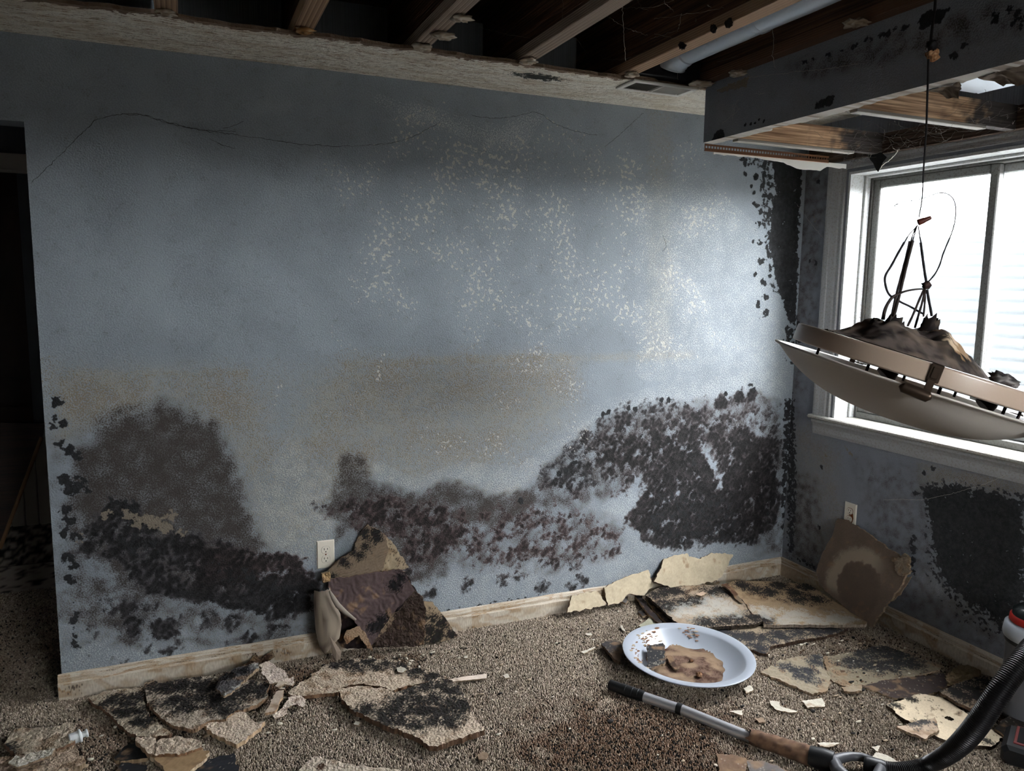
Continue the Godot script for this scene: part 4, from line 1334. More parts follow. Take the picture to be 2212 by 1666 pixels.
# ---------- the dark passage left of the wall ----------
func build_hall() -> void:
	var b := MB.new()
	# its back wall with a door opening, and the right side that closes it
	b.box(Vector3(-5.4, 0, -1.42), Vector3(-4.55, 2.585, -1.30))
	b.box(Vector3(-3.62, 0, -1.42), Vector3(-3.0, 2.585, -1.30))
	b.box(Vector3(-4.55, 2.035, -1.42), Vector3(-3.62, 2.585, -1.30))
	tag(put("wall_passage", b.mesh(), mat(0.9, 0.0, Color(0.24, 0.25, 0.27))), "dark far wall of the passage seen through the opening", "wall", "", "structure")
	tag(put("wall_passage_side", box_mesh(Vector3(-3.25, 0, -1.3), Vector3(-3.15, 2.585, -0.115)), M.plain_wall), "side wall of the dark passage", "wall", "", "structure")
	var t := thing("door_1", "dark brown panelled door under a dull white head casing in the passage", "door")
	tag(t, "", "", "", "structure")
	var cs := MB.new()
	cs.box(Vector3(-4.65, 2.035, -1.30), Vector3(-3.40, 2.115, -1.284), 0.003)
	cs.box(Vector3(-4.65, 2.025, -1.30), Vector3(-3.40, 2.040, -1.290), 0.002)
	put("head_casing", cs.mesh(), M.dull_trim, t)
	var ds := put("door_slab", box_mesh(Vector3(-4.54, 0.02, -1.36), Vector3(-3.50, 2.03, -1.325), 0.003), M.door, t)
	for q in [[-4.44, -4.09, 1.05, 1.92], [-3.98, -3.62, 1.05, 1.92], [-4.44, -4.09, 0.2, 0.9], [-3.98, -3.62, 0.2, 0.9]]:
		var pn := MB.new()
		pn.box(Vector3(q[0], q[2], -1.326), Vector3(q[1], q[3], -1.319), 0.004)
		put("door_panel", pn.mesh(), M.door, ds)
	# white ribbed panel, mouldy low boards, leaning plank
	var w := thing("ribbed_panel", "dull white ribbed panel standing behind the leaning brown board in the passage", "panel", Vector3(-3.72, 0.33, -1.20))
	for i in 6:
		put("rib", box_mesh(Vector3(-0.06 + i * 0.058, 0.0, 0.0), Vector3(-0.06 + i * 0.058 + 0.055, 0.50, 0.014), 0.004), M.dull_trim, w)
	tag(put("mouldy_board", mould_board(Vector3(-4.1, 0.13, -1.22), Vector3(-3.36, 0.33, -1.19), 3), M.vc), "black-mouldy low board under the white ribbed panel", "board")
	tag(put("baseboard_passage", mould_board(Vector3(-4.6, 0.0, -1.30), Vector3(-3.3, 0.135, -1.18), 7, 0.35), M.vc), "pale smudged baseboard at the foot of the passage wall", "baseboard", "", "structure")
	var lp := thing("leaning_board", "dark brown board leaning diagonally across the passage opening", "board", Vector3.ZERO)
	var pl := MB.new()
	var o := V3([-3.968,0.917,-0.962,-3.523,0.87,-0.957,-3.537,0.808,-0.951,-3.721,0.317,-0.902,-4.006,0.118,-0.882])
	var loc := PackedVector2Array()
	for q in o: loc.append(Vector2(q.x, q.y))
	pl.xf = Transform3D(Basis(Vector3.RIGHT, Vector3(0, 1, -0.1).normalized(), Vector3(0, 0.1, 1).normalized()), Vector3(0, 0, -0.95 + 0.08))
	pl.prism(loc, -0.02, 0.0, 1.0)
	put("board", pl.mesh(), M.door, lp)
	var ed := MB.new()  # a paler tube along the lower right edge
	ed.tube([o[2] + Vector3(0, 0, 0.003), o[3] + Vector3(0, 0, 0.003)], 0.009, 6)
	put("pale_edge", ed.mesh(), mat(0.8, 0.0, Color(0.36, 0.26, 0.17)), lp)

func mould_board(lo: Vector3, hi: Vector3, sd: int, amt := 0.7) -> ArrayMesh:
	var b := MB.new()
	var rows := []
	var cols := []
	var nx := 60
	var ny := 14
	for j in ny + 1:
		var r := []
		var c := []
		for i in nx + 1:
			var x := lerpf(lo.x, hi.x, float(i) / nx)
			var y := lerpf(lo.y, hi.y, float(j) / ny)
			r.append(Vector3(x, y, hi.z + n_mid.get_noise_2d(x * 2 + sd, y * 2) * 0.003))
			var t := n_low.get_noise_2d(x * 2.5 + sd, y * 5.0) * 0.8 + n_mid.get_noise_2d(x * 2 + sd, y * 3) * 0.6 + amt - 0.4
			c.append(lin(0.45, 0.42, 0.39).lerp(lin(0.07, 0.065, 0.06), clampf(t * 2.5, 0, 1)))
		rows.append(r)
		cols.append(c)
	b.grid(rows, false, cols)
	b.col = lin(0.2, 0.18, 0.16)
	b.box(lo, Vector3(hi.x, hi.y, hi.z - 0.004))
	return b.mesh()

# ---------- sockets, register ----------
func outlet(at: Vector3, turn: float, label: String, rusty: bool, w := 0.072, h := 0.118) -> void:
	var o := thing("wall_outlet", label, "outlet", at)
	o.rotation.y = turn
	var p := MB.new()
	p.col = lin(0.80, 0.77, 0.71)
	# bevelled plate
	var hw := w / 2; var hh := h / 2
	p.quad(Vector3(-hw + 0.004, -hh + 0.004, 0.0055), Vector3(hw - 0.004, -hh + 0.004, 0.0055), Vector3(hw - 0.004, hh - 0.004, 0.0055), Vector3(-hw + 0.004, hh - 0.004, 0.0055))
	for s in 4:
		var c0: Vector2 = [Vector2(-1, -1), Vector2(1, -1), Vector2(1, 1), Vector2(-1, 1)][s]
		var c1: Vector2 = [Vector2(1, -1), Vector2(1, 1), Vector2(-1, 1), Vector2(-1, -1)][s]
		p.quad(Vector3(c0.x * hw, c0.y * hh, 0), Vector3(c1.x * hw, c1.y * hh, 0), Vector3(c1.x * (hw - 0.004), c1.y * (hh - 0.004), 0.0055), Vector3(c0.x * (hw - 0.004), c0.y * (hh - 0.004), 0.0055))
	put("cover_plate", p.mesh(), M.plate_white, o)
	for s in [1, -1]:
		var r := MB.new()
		var poly := PackedVector2Array()
		for k in 28:
			var a := TAU * k / 28
			poly.append(Vector2(cos(a) * 0.017, clampf(sin(a) * 0.0175, -0.0142, 0.0142) + s * 0.0195))
		r.prism(poly, 0.004, 0.0075)
		var f := put("receptacle", r.mesh(), M.plate_white, o)
		for q in [[-0.0065, 0.004, 0.0022, 0.0085], [0.0065, 0.004, 0.0022, 0.0070]]:
			put("slot", box_mesh(Vector3(q[0] - q[2] / 2, s * 0.0195 + q[1] - q[3] / 2, 0.0072), Vector3(q[0] + q[2] / 2, s * 0.0195 + q[1] + q[3] / 2, 0.0078)), M.black_hole, f)
		var g := MB.new()
		g.xf = Transform3D(Basis(Vector3.RIGHT, PI / 2), Vector3(0, s * 0.0195 - 0.0075, 0.0072))
		g.lathe([Vector2(0.0, 0.0008), Vector2(0.0025, 0.0007), Vector2(0.0026, 0.0)], 12)
		put("earth_hole", g.mesh(), M.black_hole, f)
		# dark seam round each face
		var ring := MB.new()
		var rp := []
		for k in 29:
			var a := TAU * k / 28
			rp.append(Vector3(cos(a) * 0.0176, clampf(sin(a) * 0.0181, -0.0148, 0.0148) + s * 0.0195, 0.0056))
		ring.tube(rp, 0.0012 if rusty else 0.0007, 5, false)
		put("seam", ring.mesh(), M.rust if rusty else M.dull_trim, f)
	var sc := MB.new()
	sc.xf = Transform3D(Basis(Vector3.RIGHT, PI / 2), Vector3(0, 0, 0.0055))
	sc.lathe([Vector2(0.0, 0.0016), Vector2(0.002, 0.0014), Vector2(0.0031, 0.0005), Vector2(0.0032, 0.0)], 14)
	put("screw", sc.mesh(), M.rust, o)
	if rusty:
		var rb := MB.new()
		rb.col = lin(0.40, 0.20, 0.08)
		rb.prism(PackedVector2Array([Vector2(0.006, 0.012), Vector2(0.020, 0.010), Vector2(0.024, -0.012), Vector2(0.018, -0.034), Vector2(0.008, -0.030), Vector2(0.004, -0.006)]), 0.0054, 0.0064)
		put("rust_bloom", rb.mesh(), M.vc, o)

func build_fittings() -> void:
	outlet(Vector3(-2.419, 0.428, 0), 0.0, "cream duplex outlet in the long mouldy wall, left of the leaning drywall", false)
	outlet(Vector3(0, 0.455, 0.432), -PI / 2, "white outlet with rust-ringed sockets on the window wall, above the leaning square board", true)
	# ceiling register: white frame, two banks of louvres
	var r := thing("ceiling_register", "white stamped ceiling register in the drywall strip, next to the soffit", "register", Vector3(-1.125, H, 0.338))
	var f := MB.new()
	var hw := 0.152; var hd := 0.072
	for q in [[-hw, -hd, hw, -hd + 0.022], [-hw, hd - 0.022, hw, hd], [-hw, -hd + 0.022, -hw + 0.024, hd - 0.022], [hw - 0.024, -hd + 0.022, hw, hd - 0.022], [-0.006, -hd + 0.022, 0.006, hd - 0.022]]:
		f.box(Vector3(q[0], -0.009, q[1]), Vector3(q[2], 0.0, q[3]), 0.003)
	put("frame", f.mesh(), M.white_trim, r)
	put("dark_throat", box_mesh(Vector3(-hw + 0.02, -0.001, -hd + 0.018), Vector3(hw - 0.02, 0.0005, hd - 0.018)), M.black_hole, r)
	for bank in 2:
		for i in 16:
			var x := (-0.122 if bank == 0 else 0.012) + i * 0.0070
			var s := MB.new()
			s.xf = Transform3D(Basis(Vector3.BACK, 0.85 if bank == 0 else -0.85), Vector3(x, -0.005, 0))
			s.box(Vector3(-0.0038, -0.0005, -hd + 0.022), Vector3(0.0038, 0.0005, hd - 0.022))
			put("louvre", s.mesh(), M.white_trim if bank == 1 else M.dull_trim, r)  # left bank takes the duller trim, its shade put into the colour

# ---------- fallen drywall ----------
const CREAM := Color(0.70, 0.645, 0.58)
const BLACK := Color(0.055, 0.055, 0.06)

func shade(p: Vector3, st: Dictionary) -> Color:
	var nm := n_mid.get_noise_3dv(p)
	var nl := n_low.get_noise_3dv(p * 1.7)
	var nf := n_fine.get_noise_3dv(p)
	var face: Color = st.get("face", CREAM)
	var c := face.srgb_to_linear() * (1.0 + nl * 0.14 + nf * 0.12)
	var stain: float = st.get("stain", 0.35)
	c = c.lerp(lin(0.46, 0.37, 0.28), clampf((nm * 0.9 + nl * 0.7 + stain - 0.35) * 1.6, 0.0, 0.75))
	if st.has("mould"):
		var m := -1.0
		var r: float = st.get("mr", 0.1)
		for q in st.mould:
			var qq: Vector3 = q
			m = maxf(m, 1.0 - qq.distance_to(p) / r)
		m += nm * 0.45 + nf * 0.40 + nl * 0.22 + n_fine.get_noise_3dv(p * 2.3) * 0.30
		c = c.lerp((st.get("black", BLACK) as Color).srgb_to_linear() * (1.0 + 0.6 * nf), sstep(0.08, 0.50, m) * 0.97)
	if st.has("pale"):
		var m2 := -1.0
		for q in st.pale:
			var qq: Vector3 = q
			m2 = maxf(m2, 1.0 - qq.distance_to(p) / st.get("pr", 0.08))
		c = c.lerp(lin(0.66, 0.65, 0.62), sstep(0.1, 0.7, m2 + nm * 0.7 + nf * 0.3) * 0.62)
	if st.has("arc"):
		var dv: Vector3 = p - st.arc
		var rr := dv.length() + nm * 0.018
		var m3 := sstep(0.118, 0.128, rr) * (1.0 - sstep(0.165, 0.205, rr + nf * 0.01)) * sstep(-0.09, -0.03, dv.y) * (1.0 - sstep(0.02, 0.13, dv.z))
		c = c.lerp(lin(0.56, 0.51, 0.44), m3 * 0.8)
		c = c.lerp(lin(0.29, 0.24, 0.205), (1.0 - sstep(0.10, 0.126, rr)) * 0.55)
	var sp: float = st.get("speck", 0.0)
	if sp > 0.0 and nf * 0.5 + nm * 0.6 > 0.62 - sp:
		c = c.lerp(lin(0.09, 0.085, 0.08), 0.8)
	var ps: float = st.get("pspeck", 0.0)
	if ps > 0.0 and nf * 0.42 - nm * 0.5 + n_mid.get_noise_3dv(p * 4.0) * 0.5 > 0.62 - ps:
		c = c.lerp(lin(0.56, 0.53, 0.48), 0.55)
	return Color(maxf(c.r, 0.002), maxf(c.g, 0.002), maxf(c.b, 0.002))

# a broken slab: the outline lies on its upper face; torn edges, a bent and pitted face, a crumbling core
func slab(called: String, label: String, category: String, o3: PackedVector3Array, th: float, st: Dictionary, group := "", cell := 0.0045) -> Node3D:
	var cen := Vector3.ZERO
	for q in o3: cen += q / o3.size()
	var nn := Vector3.ZERO
	for i in o3.size():
		nn += (o3[i] - cen).cross(o3[(i + 1) % o3.size()] - cen)
	nn = nn.normalized()
	if nn.dot(CAM - cen) < 0.0:
		nn = -nn
	var ux := (Vector3.UP.cross(nn) if absf(nn.y) < 0.9 else Vector3.RIGHT).normalized()
	ux = (ux - nn * ux.dot(nn)).normalized()
	var uy := nn.cross(ux).normalized()
	# jagged outline
	var jag: float = st.get("jag", 0.006)
	var poly := PackedVector2Array()
	for i in o3.size():
		var a := Vector2((o3[i] - cen).dot(ux), (o3[i] - cen).dot(uy))
		var e := o3[(i + 1) % o3.size()] - cen
		var b := Vector2(e.dot(ux), e.dot(uy))
		var n := maxi(1, int(a.distance_to(b) / (cell * 2.0)))
		var pr := (b - a).normalized().orthogonal()
		for k in n:
			var q := a.lerp(b, float(k) / n)
			var d := n_mid.get_noise_3d(q.x + cen.x, q.y, cen.z) * jag * 1.3 + n_fine.get_noise_3d(q.x + cen.x, q.y, cen.z) * jag * 0.5
			poly.append(q + pr * (d if k > 0 else 0.0))
	var lo := poly[0]
	var hi := poly[0]
	for q in poly:
		lo = lo.min(q)
		hi = hi.max(q)
	var nx := int(ceil((hi.x - lo.x) / cell))
	var ny := int(ceil((hi.y - lo.y) / cell))
	var used := PackedByteArray()
	used.resize((nx + 2) * (ny + 2))
	var W := nx + 2
	for y in ny:
		for x in nx:
			var cc := lo + Vector2(x + 0.5, y + 0.5) * cell
			if st.has("hole") and (cen + ux * cc.x + uy * cc.y).distance_to(st.hole[0]) < 0.014:
				continue
			if Geometry2D.is_point_in_polygon(cc, poly):
				used[(y + 1) * W + x + 1] = 1
	var idx := PackedInt32Array()
	idx.resize((nx + 1) * (ny + 1))
	idx.fill(-1)
	var top := MB.new()
	var core := MB.new()
	var bend: float = st.get("bend", 0.004)
	var pit: float = st.get("pit", 0.0012)
	var curl: float = st.get("curl", 0.0)
	var low := PackedVector3Array()
	for y in ny + 1:
		for x in nx + 1:
			# cell (x,y) has array place (x+1,y+1)
			var k := used[(y + 1) * W + x + 1] + used[(y + 1) * W + x] + used[y * W + x + 1] + used[y * W + x]
			if k == 0:
				continue
			var q := lo + Vector2(x, y) * cell
			if k < 4:
				var best := 1e9
				var bq := q
				for i in poly.size():
					var cp := Geometry2D.get_closest_point_to_segment(q, poly[i], poly[(i + 1) % poly.size()])
					var d := cp.distance_squared_to(q)
					if d < best:
						best = d
						bq = cp
				if best < cell * cell * 1.3:
					q = bq
			var flat := cen + ux * q.x + uy * q.y
			var h := n_low.get_noise_3dv(flat * 0.5) * bend + n_mid.get_noise_3dv(flat * 1.5) * pit + n_fine.get_noise_3dv(flat) * pit * 0.5
			if curl != 0.0:
				var cd: Vector2 = st.get("curl_dir", Vector2(1, 0))
				var t := q.dot(cd) / maxf(hi.x - lo.x, hi.y - lo.y) * 2.0
				h += curl * t * t
			if st.has("ribs"):
				var rd: Vector2 = st.ribs
				h += sin(q.dot(rd) + n_low.get_noise_2dv(q * 1.5) * 6.0) * 0.0013 * (0.6 + n_low.get_noise_2dv(q * 3.0))
			var p := flat + nn * h
			top.col = shade(flat, st)
			idx[y * (nx + 1) + x] = top.vert(p, nn, q)
			low.append(flat + nn * (h * 0.4 - th))
	# faces of the upper side, with smooth normals
	var acc := PackedVector3Array()
	acc.resize(top.v.size())
	var core_a: Color = st.get("core", Color(0.50, 0.43, 0.35))
	for y in ny:
		for x in nx:
			if used[(y + 1) * W + x + 1] == 0:
				continue
			var i0 := idx[y * (nx + 1) + x]
			var i1 := idx[y * (nx + 1) + x + 1]
			var i2 := idx[(y + 1) * (nx + 1) + x + 1]
			var i3 := idx[(y + 1) * (nx + 1) + x]
			top.ix.append_array([i0, i2, i1, i0, i3, i2])
			var fn := (top.v[i2] - top.v[i0]).cross(top.v[i3] - top.v[i1])
			for k in [i0, i1, i2, i3]:
				acc[k] += fn
			# torn sides where there is no neighbour
			for s in 4:
				var nb: int = [y * W + x + 1, (y + 1) * W + x + 2, (y + 2) * W + x + 1, (y + 1) * W + x][s]
				if used[nb]:
					continue
				var a: int = [i0, i1, i2, i3][s]
				var b: int = [i1, i2, i3, i0][s]
				var f := n_mid.get_noise_3dv(top.v[a] * 3.0)
				core.col = core_a.srgb_to_linear() * (1.0 + 0.5 * f + 0.25 * n_fine.get_noise_3dv(top.v[a]))
				var mid_a := top.v[a].lerp(low[a], 0.5) + (low[a] - cen).normalized() * (f * 0.003)
				var mid_b := top.v[b].lerp(low[b], 0.5) + (low[b] - cen).normalized() * (n_mid.get_noise_3dv(top.v[b] * 3.0) * 0.003)
				core.quad(mid_a, mid_b, top.v[b], top.v[a])
				core.quad(low[a], low[b], mid_b, mid_a)
			core.col = core_a.srgb_to_linear() * 0.7
			core.quad(low[i0], low[i3], low[i2], low[i1])
	for i in acc.size():
		top.n[i] = acc[i].normalized() if acc[i] != Vector3.ZERO else nn
	var o := thing(called, label, category, cen, group)
	var mt: Material = st.get("mat", M.vc_knock if pit >= 0.004 else M.vc)
	var t1 := put("paper_face", top.mesh(), mt, o)
	t1.position = -cen
	if core.v.size():
		var t2 := put("gypsum_core", core.mesh(), M.vc, o)
		t2.position = -cen
	return o

func build_debris() -> void:
	var G1 := "broken drywall left of the middle of the floor"
	var G2 := "broken drywall at the foot of the leaning heap"
	var G3 := "fallen drywall in the far corner"
	var G4 := "thin mouldy fragments on the right part of the floor"
	# --- left pile
	slab("drywall_slab", "cream textured slab with a black smear, farthest left of the pile under the baseboard", "drywall piece", V3([-3.289,0.028,0.077,-3.237,0.028,0.057,-3.173,0.028,0.061,-3.108,0.028,0.075,-3.106,0.028,0.16,-3.092,0.028,0.254,-3.067,0.028,0.328,-3.036,0.028,0.385,-3.007,0.028,0.432,-3.068,0.028,0.431,-3.115,0.028,0.407,-3.155,0.028,0.348,-3.197,0.028,0.258,-3.226,0.028,0.19,-3.266,0.028,0.136]), 0.014,
		{"face": Color(0.678, 0.624, 0.545), "mould": V3([-3.204,0.028,0.141,-3.152,0.028,0.181,-3.114,0.028,0.245,-3.102,0.028,0.314,-3.162,0.028,0.235,-3.132,0.028,0.15]), "mr": 0.065, "pit": 0.004, "core": Color(0.42, 0.33, 0.26)}, G1)
	slab("drywall_slab", "large black-blotched slab in the middle of the left pile, touching the baseboard", "drywall piece", V3([-3.106,0.034,0.057,-3.08,0.034,0.04,-3.051,0.034,0.081,-2.984,0.034,0.073,-2.936,0.034,0.081,-2.868,0.034,0.086,-2.845,0.034,0.129,-2.794,0.034,0.192,-2.714,0.034,0.18,-2.675,0.034,0.24,-2.694,0.034,0.336,-2.759,0.034,0.379,-2.805,0.034,0.379,-2.835,0.034,0.423,-2.879,0.034,0.414,-2.945,0.034,0.445,-3.001,0.034,0.397,-3.032,0.034,0.344,-3.069,0.034,0.264,-3.089,0.034,0.198,-3.101,0.034,0.123]), 0.014,
		{"face": Color(0.678, 0.624, 0.557), "mould": V3([-3.041,0.034,0.115,-2.984,0.034,0.138,-2.927,0.034,0.139,-2.89,0.034,0.196,-3.007,0.034,0.231,-2.961,0.034,0.288,-2.915,0.034,0.247,-2.847,0.034,0.295,-2.799,0.034,0.274,-2.749,0.034,0.252,-2.827,0.034,0.361,-2.712,0.034,0.267]), "mr": 0.085, "pit": 0.004, "core": Color(0.47, 0.38, 0.30)}, G1)
	slab("drywall_slab", "clean cream slab at the right front corner of the left pile", "drywall piece", V3([-2.906,0.026,0.416,-2.879,0.026,0.402,-2.834,0.026,0.409,-2.805,0.026,0.367,-2.778,0.026,0.385,-2.735,0.026,0.478,-2.709,0.026,0.464,-2.728,0.026,0.501,-2.811,0.026,0.582,-2.869,0.026,0.494,-2.898,0.026,0.456]), 0.016,
		{"face": Color(0.746, 0.681, 0.603), "stain": 0.12, "pit": 0.004, "core": Color(0.66, 0.56, 0.45)}, G1)
	slab("foil_scrap", "crumpled black and silver paper scrap lying on the blotched slab", "paper scrap", V3([-2.863,0.05,0.238,-2.845,0.05,0.144,-2.759,0.05,0.116,-2.701,0.05,0.098,-2.703,0.05,0.149,-2.798,0.05,0.274,-2.838,0.05,0.308]), 0.003,
		{"face": Color(0.300, 0.290, 0.290), "mould": V3([-2.817,0.05,0.171,-2.762,0.05,0.16]), "mr": 0.04, "bend": 0.02, "pit": 0.006, "pale": V3([-2.714,0.05,0.122,-2.788,0.05,0.267,-2.824,0.05,0.304,-2.711,0.05,0.147]), "pr": 0.03}, "", 0.004)
	slab("plaster_flake", "white flaking sheet at the upper right of the left pile", "plaster flake", V3([-2.697,0.044,0.105,-2.658,0.044,0.073,-2.639,0.044,0.14,-2.617,0.044,0.172,-2.605,0.044,0.244,-2.581,0.044,0.24,-2.599,0.044,0.3,-2.632,0.044,0.26,-2.672,0.044,0.26,-2.694,0.044,0.186]), 0.004,
		{"face": Color(0.780, 0.720, 0.660), "stain": 0.1, "bend": 0.012, "pit": 0.005}, G1, 0.004)
	slab("plaster_flake", "white scalloped flake between the left pile and the next slab", "plaster flake", V3([-2.636,0.022,0.376,-2.612,0.022,0.336,-2.567,0.022,0.333,-2.562,0.022,0.386,-2.574,0.022,0.421,-2.609,0.022,0.392,-2.63,0.022,0.408,-2.633,0.022,0.445,-2.679,0.022,0.464,-2.688,0.022,0.414,-2.66,0.022,0.415]), 0.004,
		{"face": Color(0.780, 0.720, 0.660), "stain": 0.1, "bend": 0.010, "pit": 0.004}, G1, 0.004)
	slab("drywall_strip", "narrow cream strip lying aslant on the right end of the left pile", "drywall piece", V3([-2.712,0.048,0.456,-2.659,0.048,0.326,-2.632,0.048,0.326,-2.639,0.048,0.369,-2.678,0.048,0.456]), 0.010, {"face": Color(0.701, 0.636, 0.568), "core": Color(0.60, 0.50, 0.40)}, G1, 0.004)
	slab("drywall_chip", "small cream chip on the black part near the aslant strip", "drywall piece", V3([-2.661,0.046,0.279,-2.631,0.046,0.25,-2.613,0.046,0.266,-2.646,0.046,0.296]), 0.006, {"face": Color(0.701, 0.647, 0.580)}, G1, 0.004)
	slab("drywall_slab", "small cream block, left one of the pair in front of the left pile", "drywall piece", V3([-3.116,0.036,0.427,-3.055,0.036,0.456,-3.05,0.036,0.495,-3.056,0.036,0.554,-3.072,0.036,0.542,-3.116,0.036,0.452]), 0.016, {"face": Color(0.723, 0.658, 0.580), "stain": 0.1, "pit": 0.004, "core": Color(0.55, 0.45, 0.36)}, G1)
	slab("drywall_slab", "knobbly cream block, right one of the pair in front of the left pile", "drywall piece", V3([-3.048,0.04,0.478,-2.992,0.04,0.475,-2.929,0.04,0.521,-2.917,0.04,0.571,-2.967,0.04,0.583,-3.056,0.04,0.561]), 0.016, {"face": Color(0.723, 0.658, 0.580), "stain": 0.1, "pit": 0.005, "core": Color(0.45, 0.34, 0.25)}, G1)
	slab("drywall_slab", "tan paper-backed triangle in front of the left pile", "drywall piece", V3([-3.07,0.03,0.55,-2.967,0.03,0.568,-2.914,0.03,0.564,-2.893,0.03,0.588,-2.911,0.03,0.628,-2.964,0.03,0.681,-3.011,0.03,0.669]), 0.014, {"face": Color(0.580, 0.480, 0.360), "stain": 0.2, "core": Color(0.66, 0.58, 0.48)}, G1)
	slab("drywall_slab", "black slab half hidden left of the tan triangle", "drywall piece", V3([-3.174,0.016,0.503,-3.151,0.016,0.437,-3.119,0.016,0.419,-3.072,0.016,0.513,-3.076,0.016,0.531,-3.157,0.016,0.525]), 0.012, {"face": Color(0.100, 0.095, 0.090), "stain": 0.0, "core": Color(0.56, 0.48, 0.38)}, G1)
	slab("drywall_slab", "black flap at the bottom edge, under the black slab of the left pile", "drywall piece", V3([-3.18,0.014,0.583,-3.153,0.014,0.527,-3.076,0.014,0.57,-3.086,0.014,0.621]), 0.010, {"face": Color(0.120, 0.120, 0.130), "stain": 0.0, "pspeck": 0.1}, G1)
	slab("drywall_slab", "blue-black brushed slab at the bottom edge, right of the tan triangle", "drywall piece", V3([-2.952,0.02,0.684,-2.903,0.02,0.615,-2.82,0.02,0.611,-2.809,0.02,0.742]), 0.014, {"face": Color(0.150, 0.155, 0.170), "stain": 0.0, "pspeck": 0.05}, G1)
	slab("drywall_slab", "cream textured slab in the bottom left corner, beside the white bottle neck", "drywall piece", V3([-3.507,0.034,0.308,-3.493,0.034,0.23,-3.476,0.034,0.215,-3.361,0.034,0.256,-3.339,0.034,0.239,-3.307,0.034,0.261,-3.299,0.034,0.375,-3.339,0.034,0.399,-3.377,0.034,0.408,-3.457,0.034,0.399]), 0.016, {"face": Color(0.678, 0.624, 0.545), "pit": 0.005, "core": Color(0.40, 0.31, 0.24), "mould": V3([-3.492,0.034,0.369,-3.49,0.034,0.339]), "mr": 0.04}, G1)
	slab("drywall_slab", "brown-spotted cream slab running out of the bottom left corner of the picture", "drywall piece", V3([-3.531,0.026,0.364,-3.46,0.026,0.385,-3.38,0.026,0.39,-3.323,0.026,0.376,-3.303,0.026,0.364,-3.29,0.026,0.43,-3.256,0.026,0.49,-3.263,0.026,0.517,-3.314,0.026,0.548,-3.511,0.026,0.468]), 0.016, {"face": Color(0.678, 0.602, 0.522), "stain": 0.5, "pit": 0.005, "speck": 0.1}, G1)
	slab("plaster_strip", "white plaster strip lying across the bottom left slab", "plaster strip", V3([-3.469,0.046,0.453,-3.457,0.046,0.42,-3.37,0.046,0.421,-3.346,0.046,0.423,-3.354,0.046,0.454,-3.438,0.046,0.486]), 0.006, {"face": Color(0.746, 0.720, 0.660), "stain": 0.0, "pit": 0.005}, "", 0.004)
	slab("paper_scrap", "torn brown paper standing against the baseboard behind the left pile", "paper scrap", V3([-2.765,0.026,0.052,-2.734,0.045,0.046,-2.706,0.071,0.039,-2.69,0.041,0.048,-2.638,0.073,0.038,-2.634,0.044,0.047,-2.682,0.029,0.051,-2.724,0.021,0.054]), 0.003, {"face": Color(0.220, 0.150, 0.110), "stain": 0.4, "bend": 0.02, "pit": 0.008}, "", 0.004)
	bottle_neck()
	# --- slabs before the leaning heap
	slab("drywall_slab", "long cream and black slab stretching left from the foot of the leaning heap", "drywall piece", V3([-2.613,0.022,0.295,-2.545,0.022,0.236,-2.517,0.022,0.212,-2.451,0.022,0.136,-2.363,0.022,0.136,-2.277,0.022,0.153,-2.187,0.022,0.208,-2.123,0.022,0.303,-2.051,0.022,0.384,-2.029,0.022,0.435,-2.124,0.022,0.416,-2.238,0.022,0.427,-2.26,0.022,0.442,-2.282,0.022,0.388,-2.355,0.022,0.339,-2.42,0.022,0.338,-2.444,0.022,0.368,-2.555,0.022,0.348,-2.608,0.022,0.323]), 0.014,
		{"face": Color(0.689, 0.624, 0.545), "mould": V3([-2.416,0.022,0.15,-2.367,0.022,0.155,-2.295,0.022,0.177,-2.23,0.022,0.223,-2.18,0.022,0.277,-2.131,0.022,0.33,-2.084,0.022,0.388,-2.338,0.022,0.201,-2.269,0.022,0.228]), "mr": 0.06, "pit": 0.004, "core": Color(0.45, 0.35, 0.27)}, G2)
	slab("drywall_slab", "big black slab with a clean cream tip, its front corner pointing at the viewer", "drywall piece", V3([-2.439,0.036,0.373,-2.364,0.036,0.379,-2.286,0.036,0.43,-2.257,0.036,0.478,-2.065,0.036,0.427,-2.017,0.036,0.496,-2.029,0.036,0.647,-2.043,0.036,0.749,-2.03,0.036,0.82,-2.211,0.036,0.848,-2.234,0.036,0.837,-2.265,0.036,0.76,-2.327,0.036,0.686,-2.379,0.036,0.604,-2.431,0.036,0.513,-2.445,0.036,0.435]), 0.018,
		{"face": Color(0.701, 0.636, 0.557), "mould": V3([-2.202,0.036,0.474,-2.142,0.036,0.474,-2.083,0.036,0.485,-2.05,0.036,0.534,-2.249,0.036,0.536,-2.19,0.036,0.537,-2.14,0.036,0.568,-2.091,0.036,0.6,-2.055,0.036,0.636,-2.378,0.036,0.551,-2.331,0.036,0.591,-2.291,0.036,0.586,-2.242,0.036,0.616,-2.19,0.036,0.637,-2.139,0.036,0.658,-2.091,0.036,0.688,-2.283,0.036,0.663,-2.238,0.036,0.702,-2.331,0.036,0.634,-2.179,0.036,0.694,-2.129,0.036,0.715]), "mr": 0.075, "pit": 0.004, "core": Color(0.34, 0.26, 0.20)}, G2)
	slab("paint_stick", "white flat stick poking out from under the big black slab", "stick", V3([-2.033,0.018,0.426,-1.878,0.018,0.438,-1.891,0.018,0.471,-2.028,0.018,0.449]), 0.004, {"face": Color(0.780, 0.720, 0.660), "stain": 0.0, "jag": 0.0015, "pit": 0.0005}, "", 0.004)
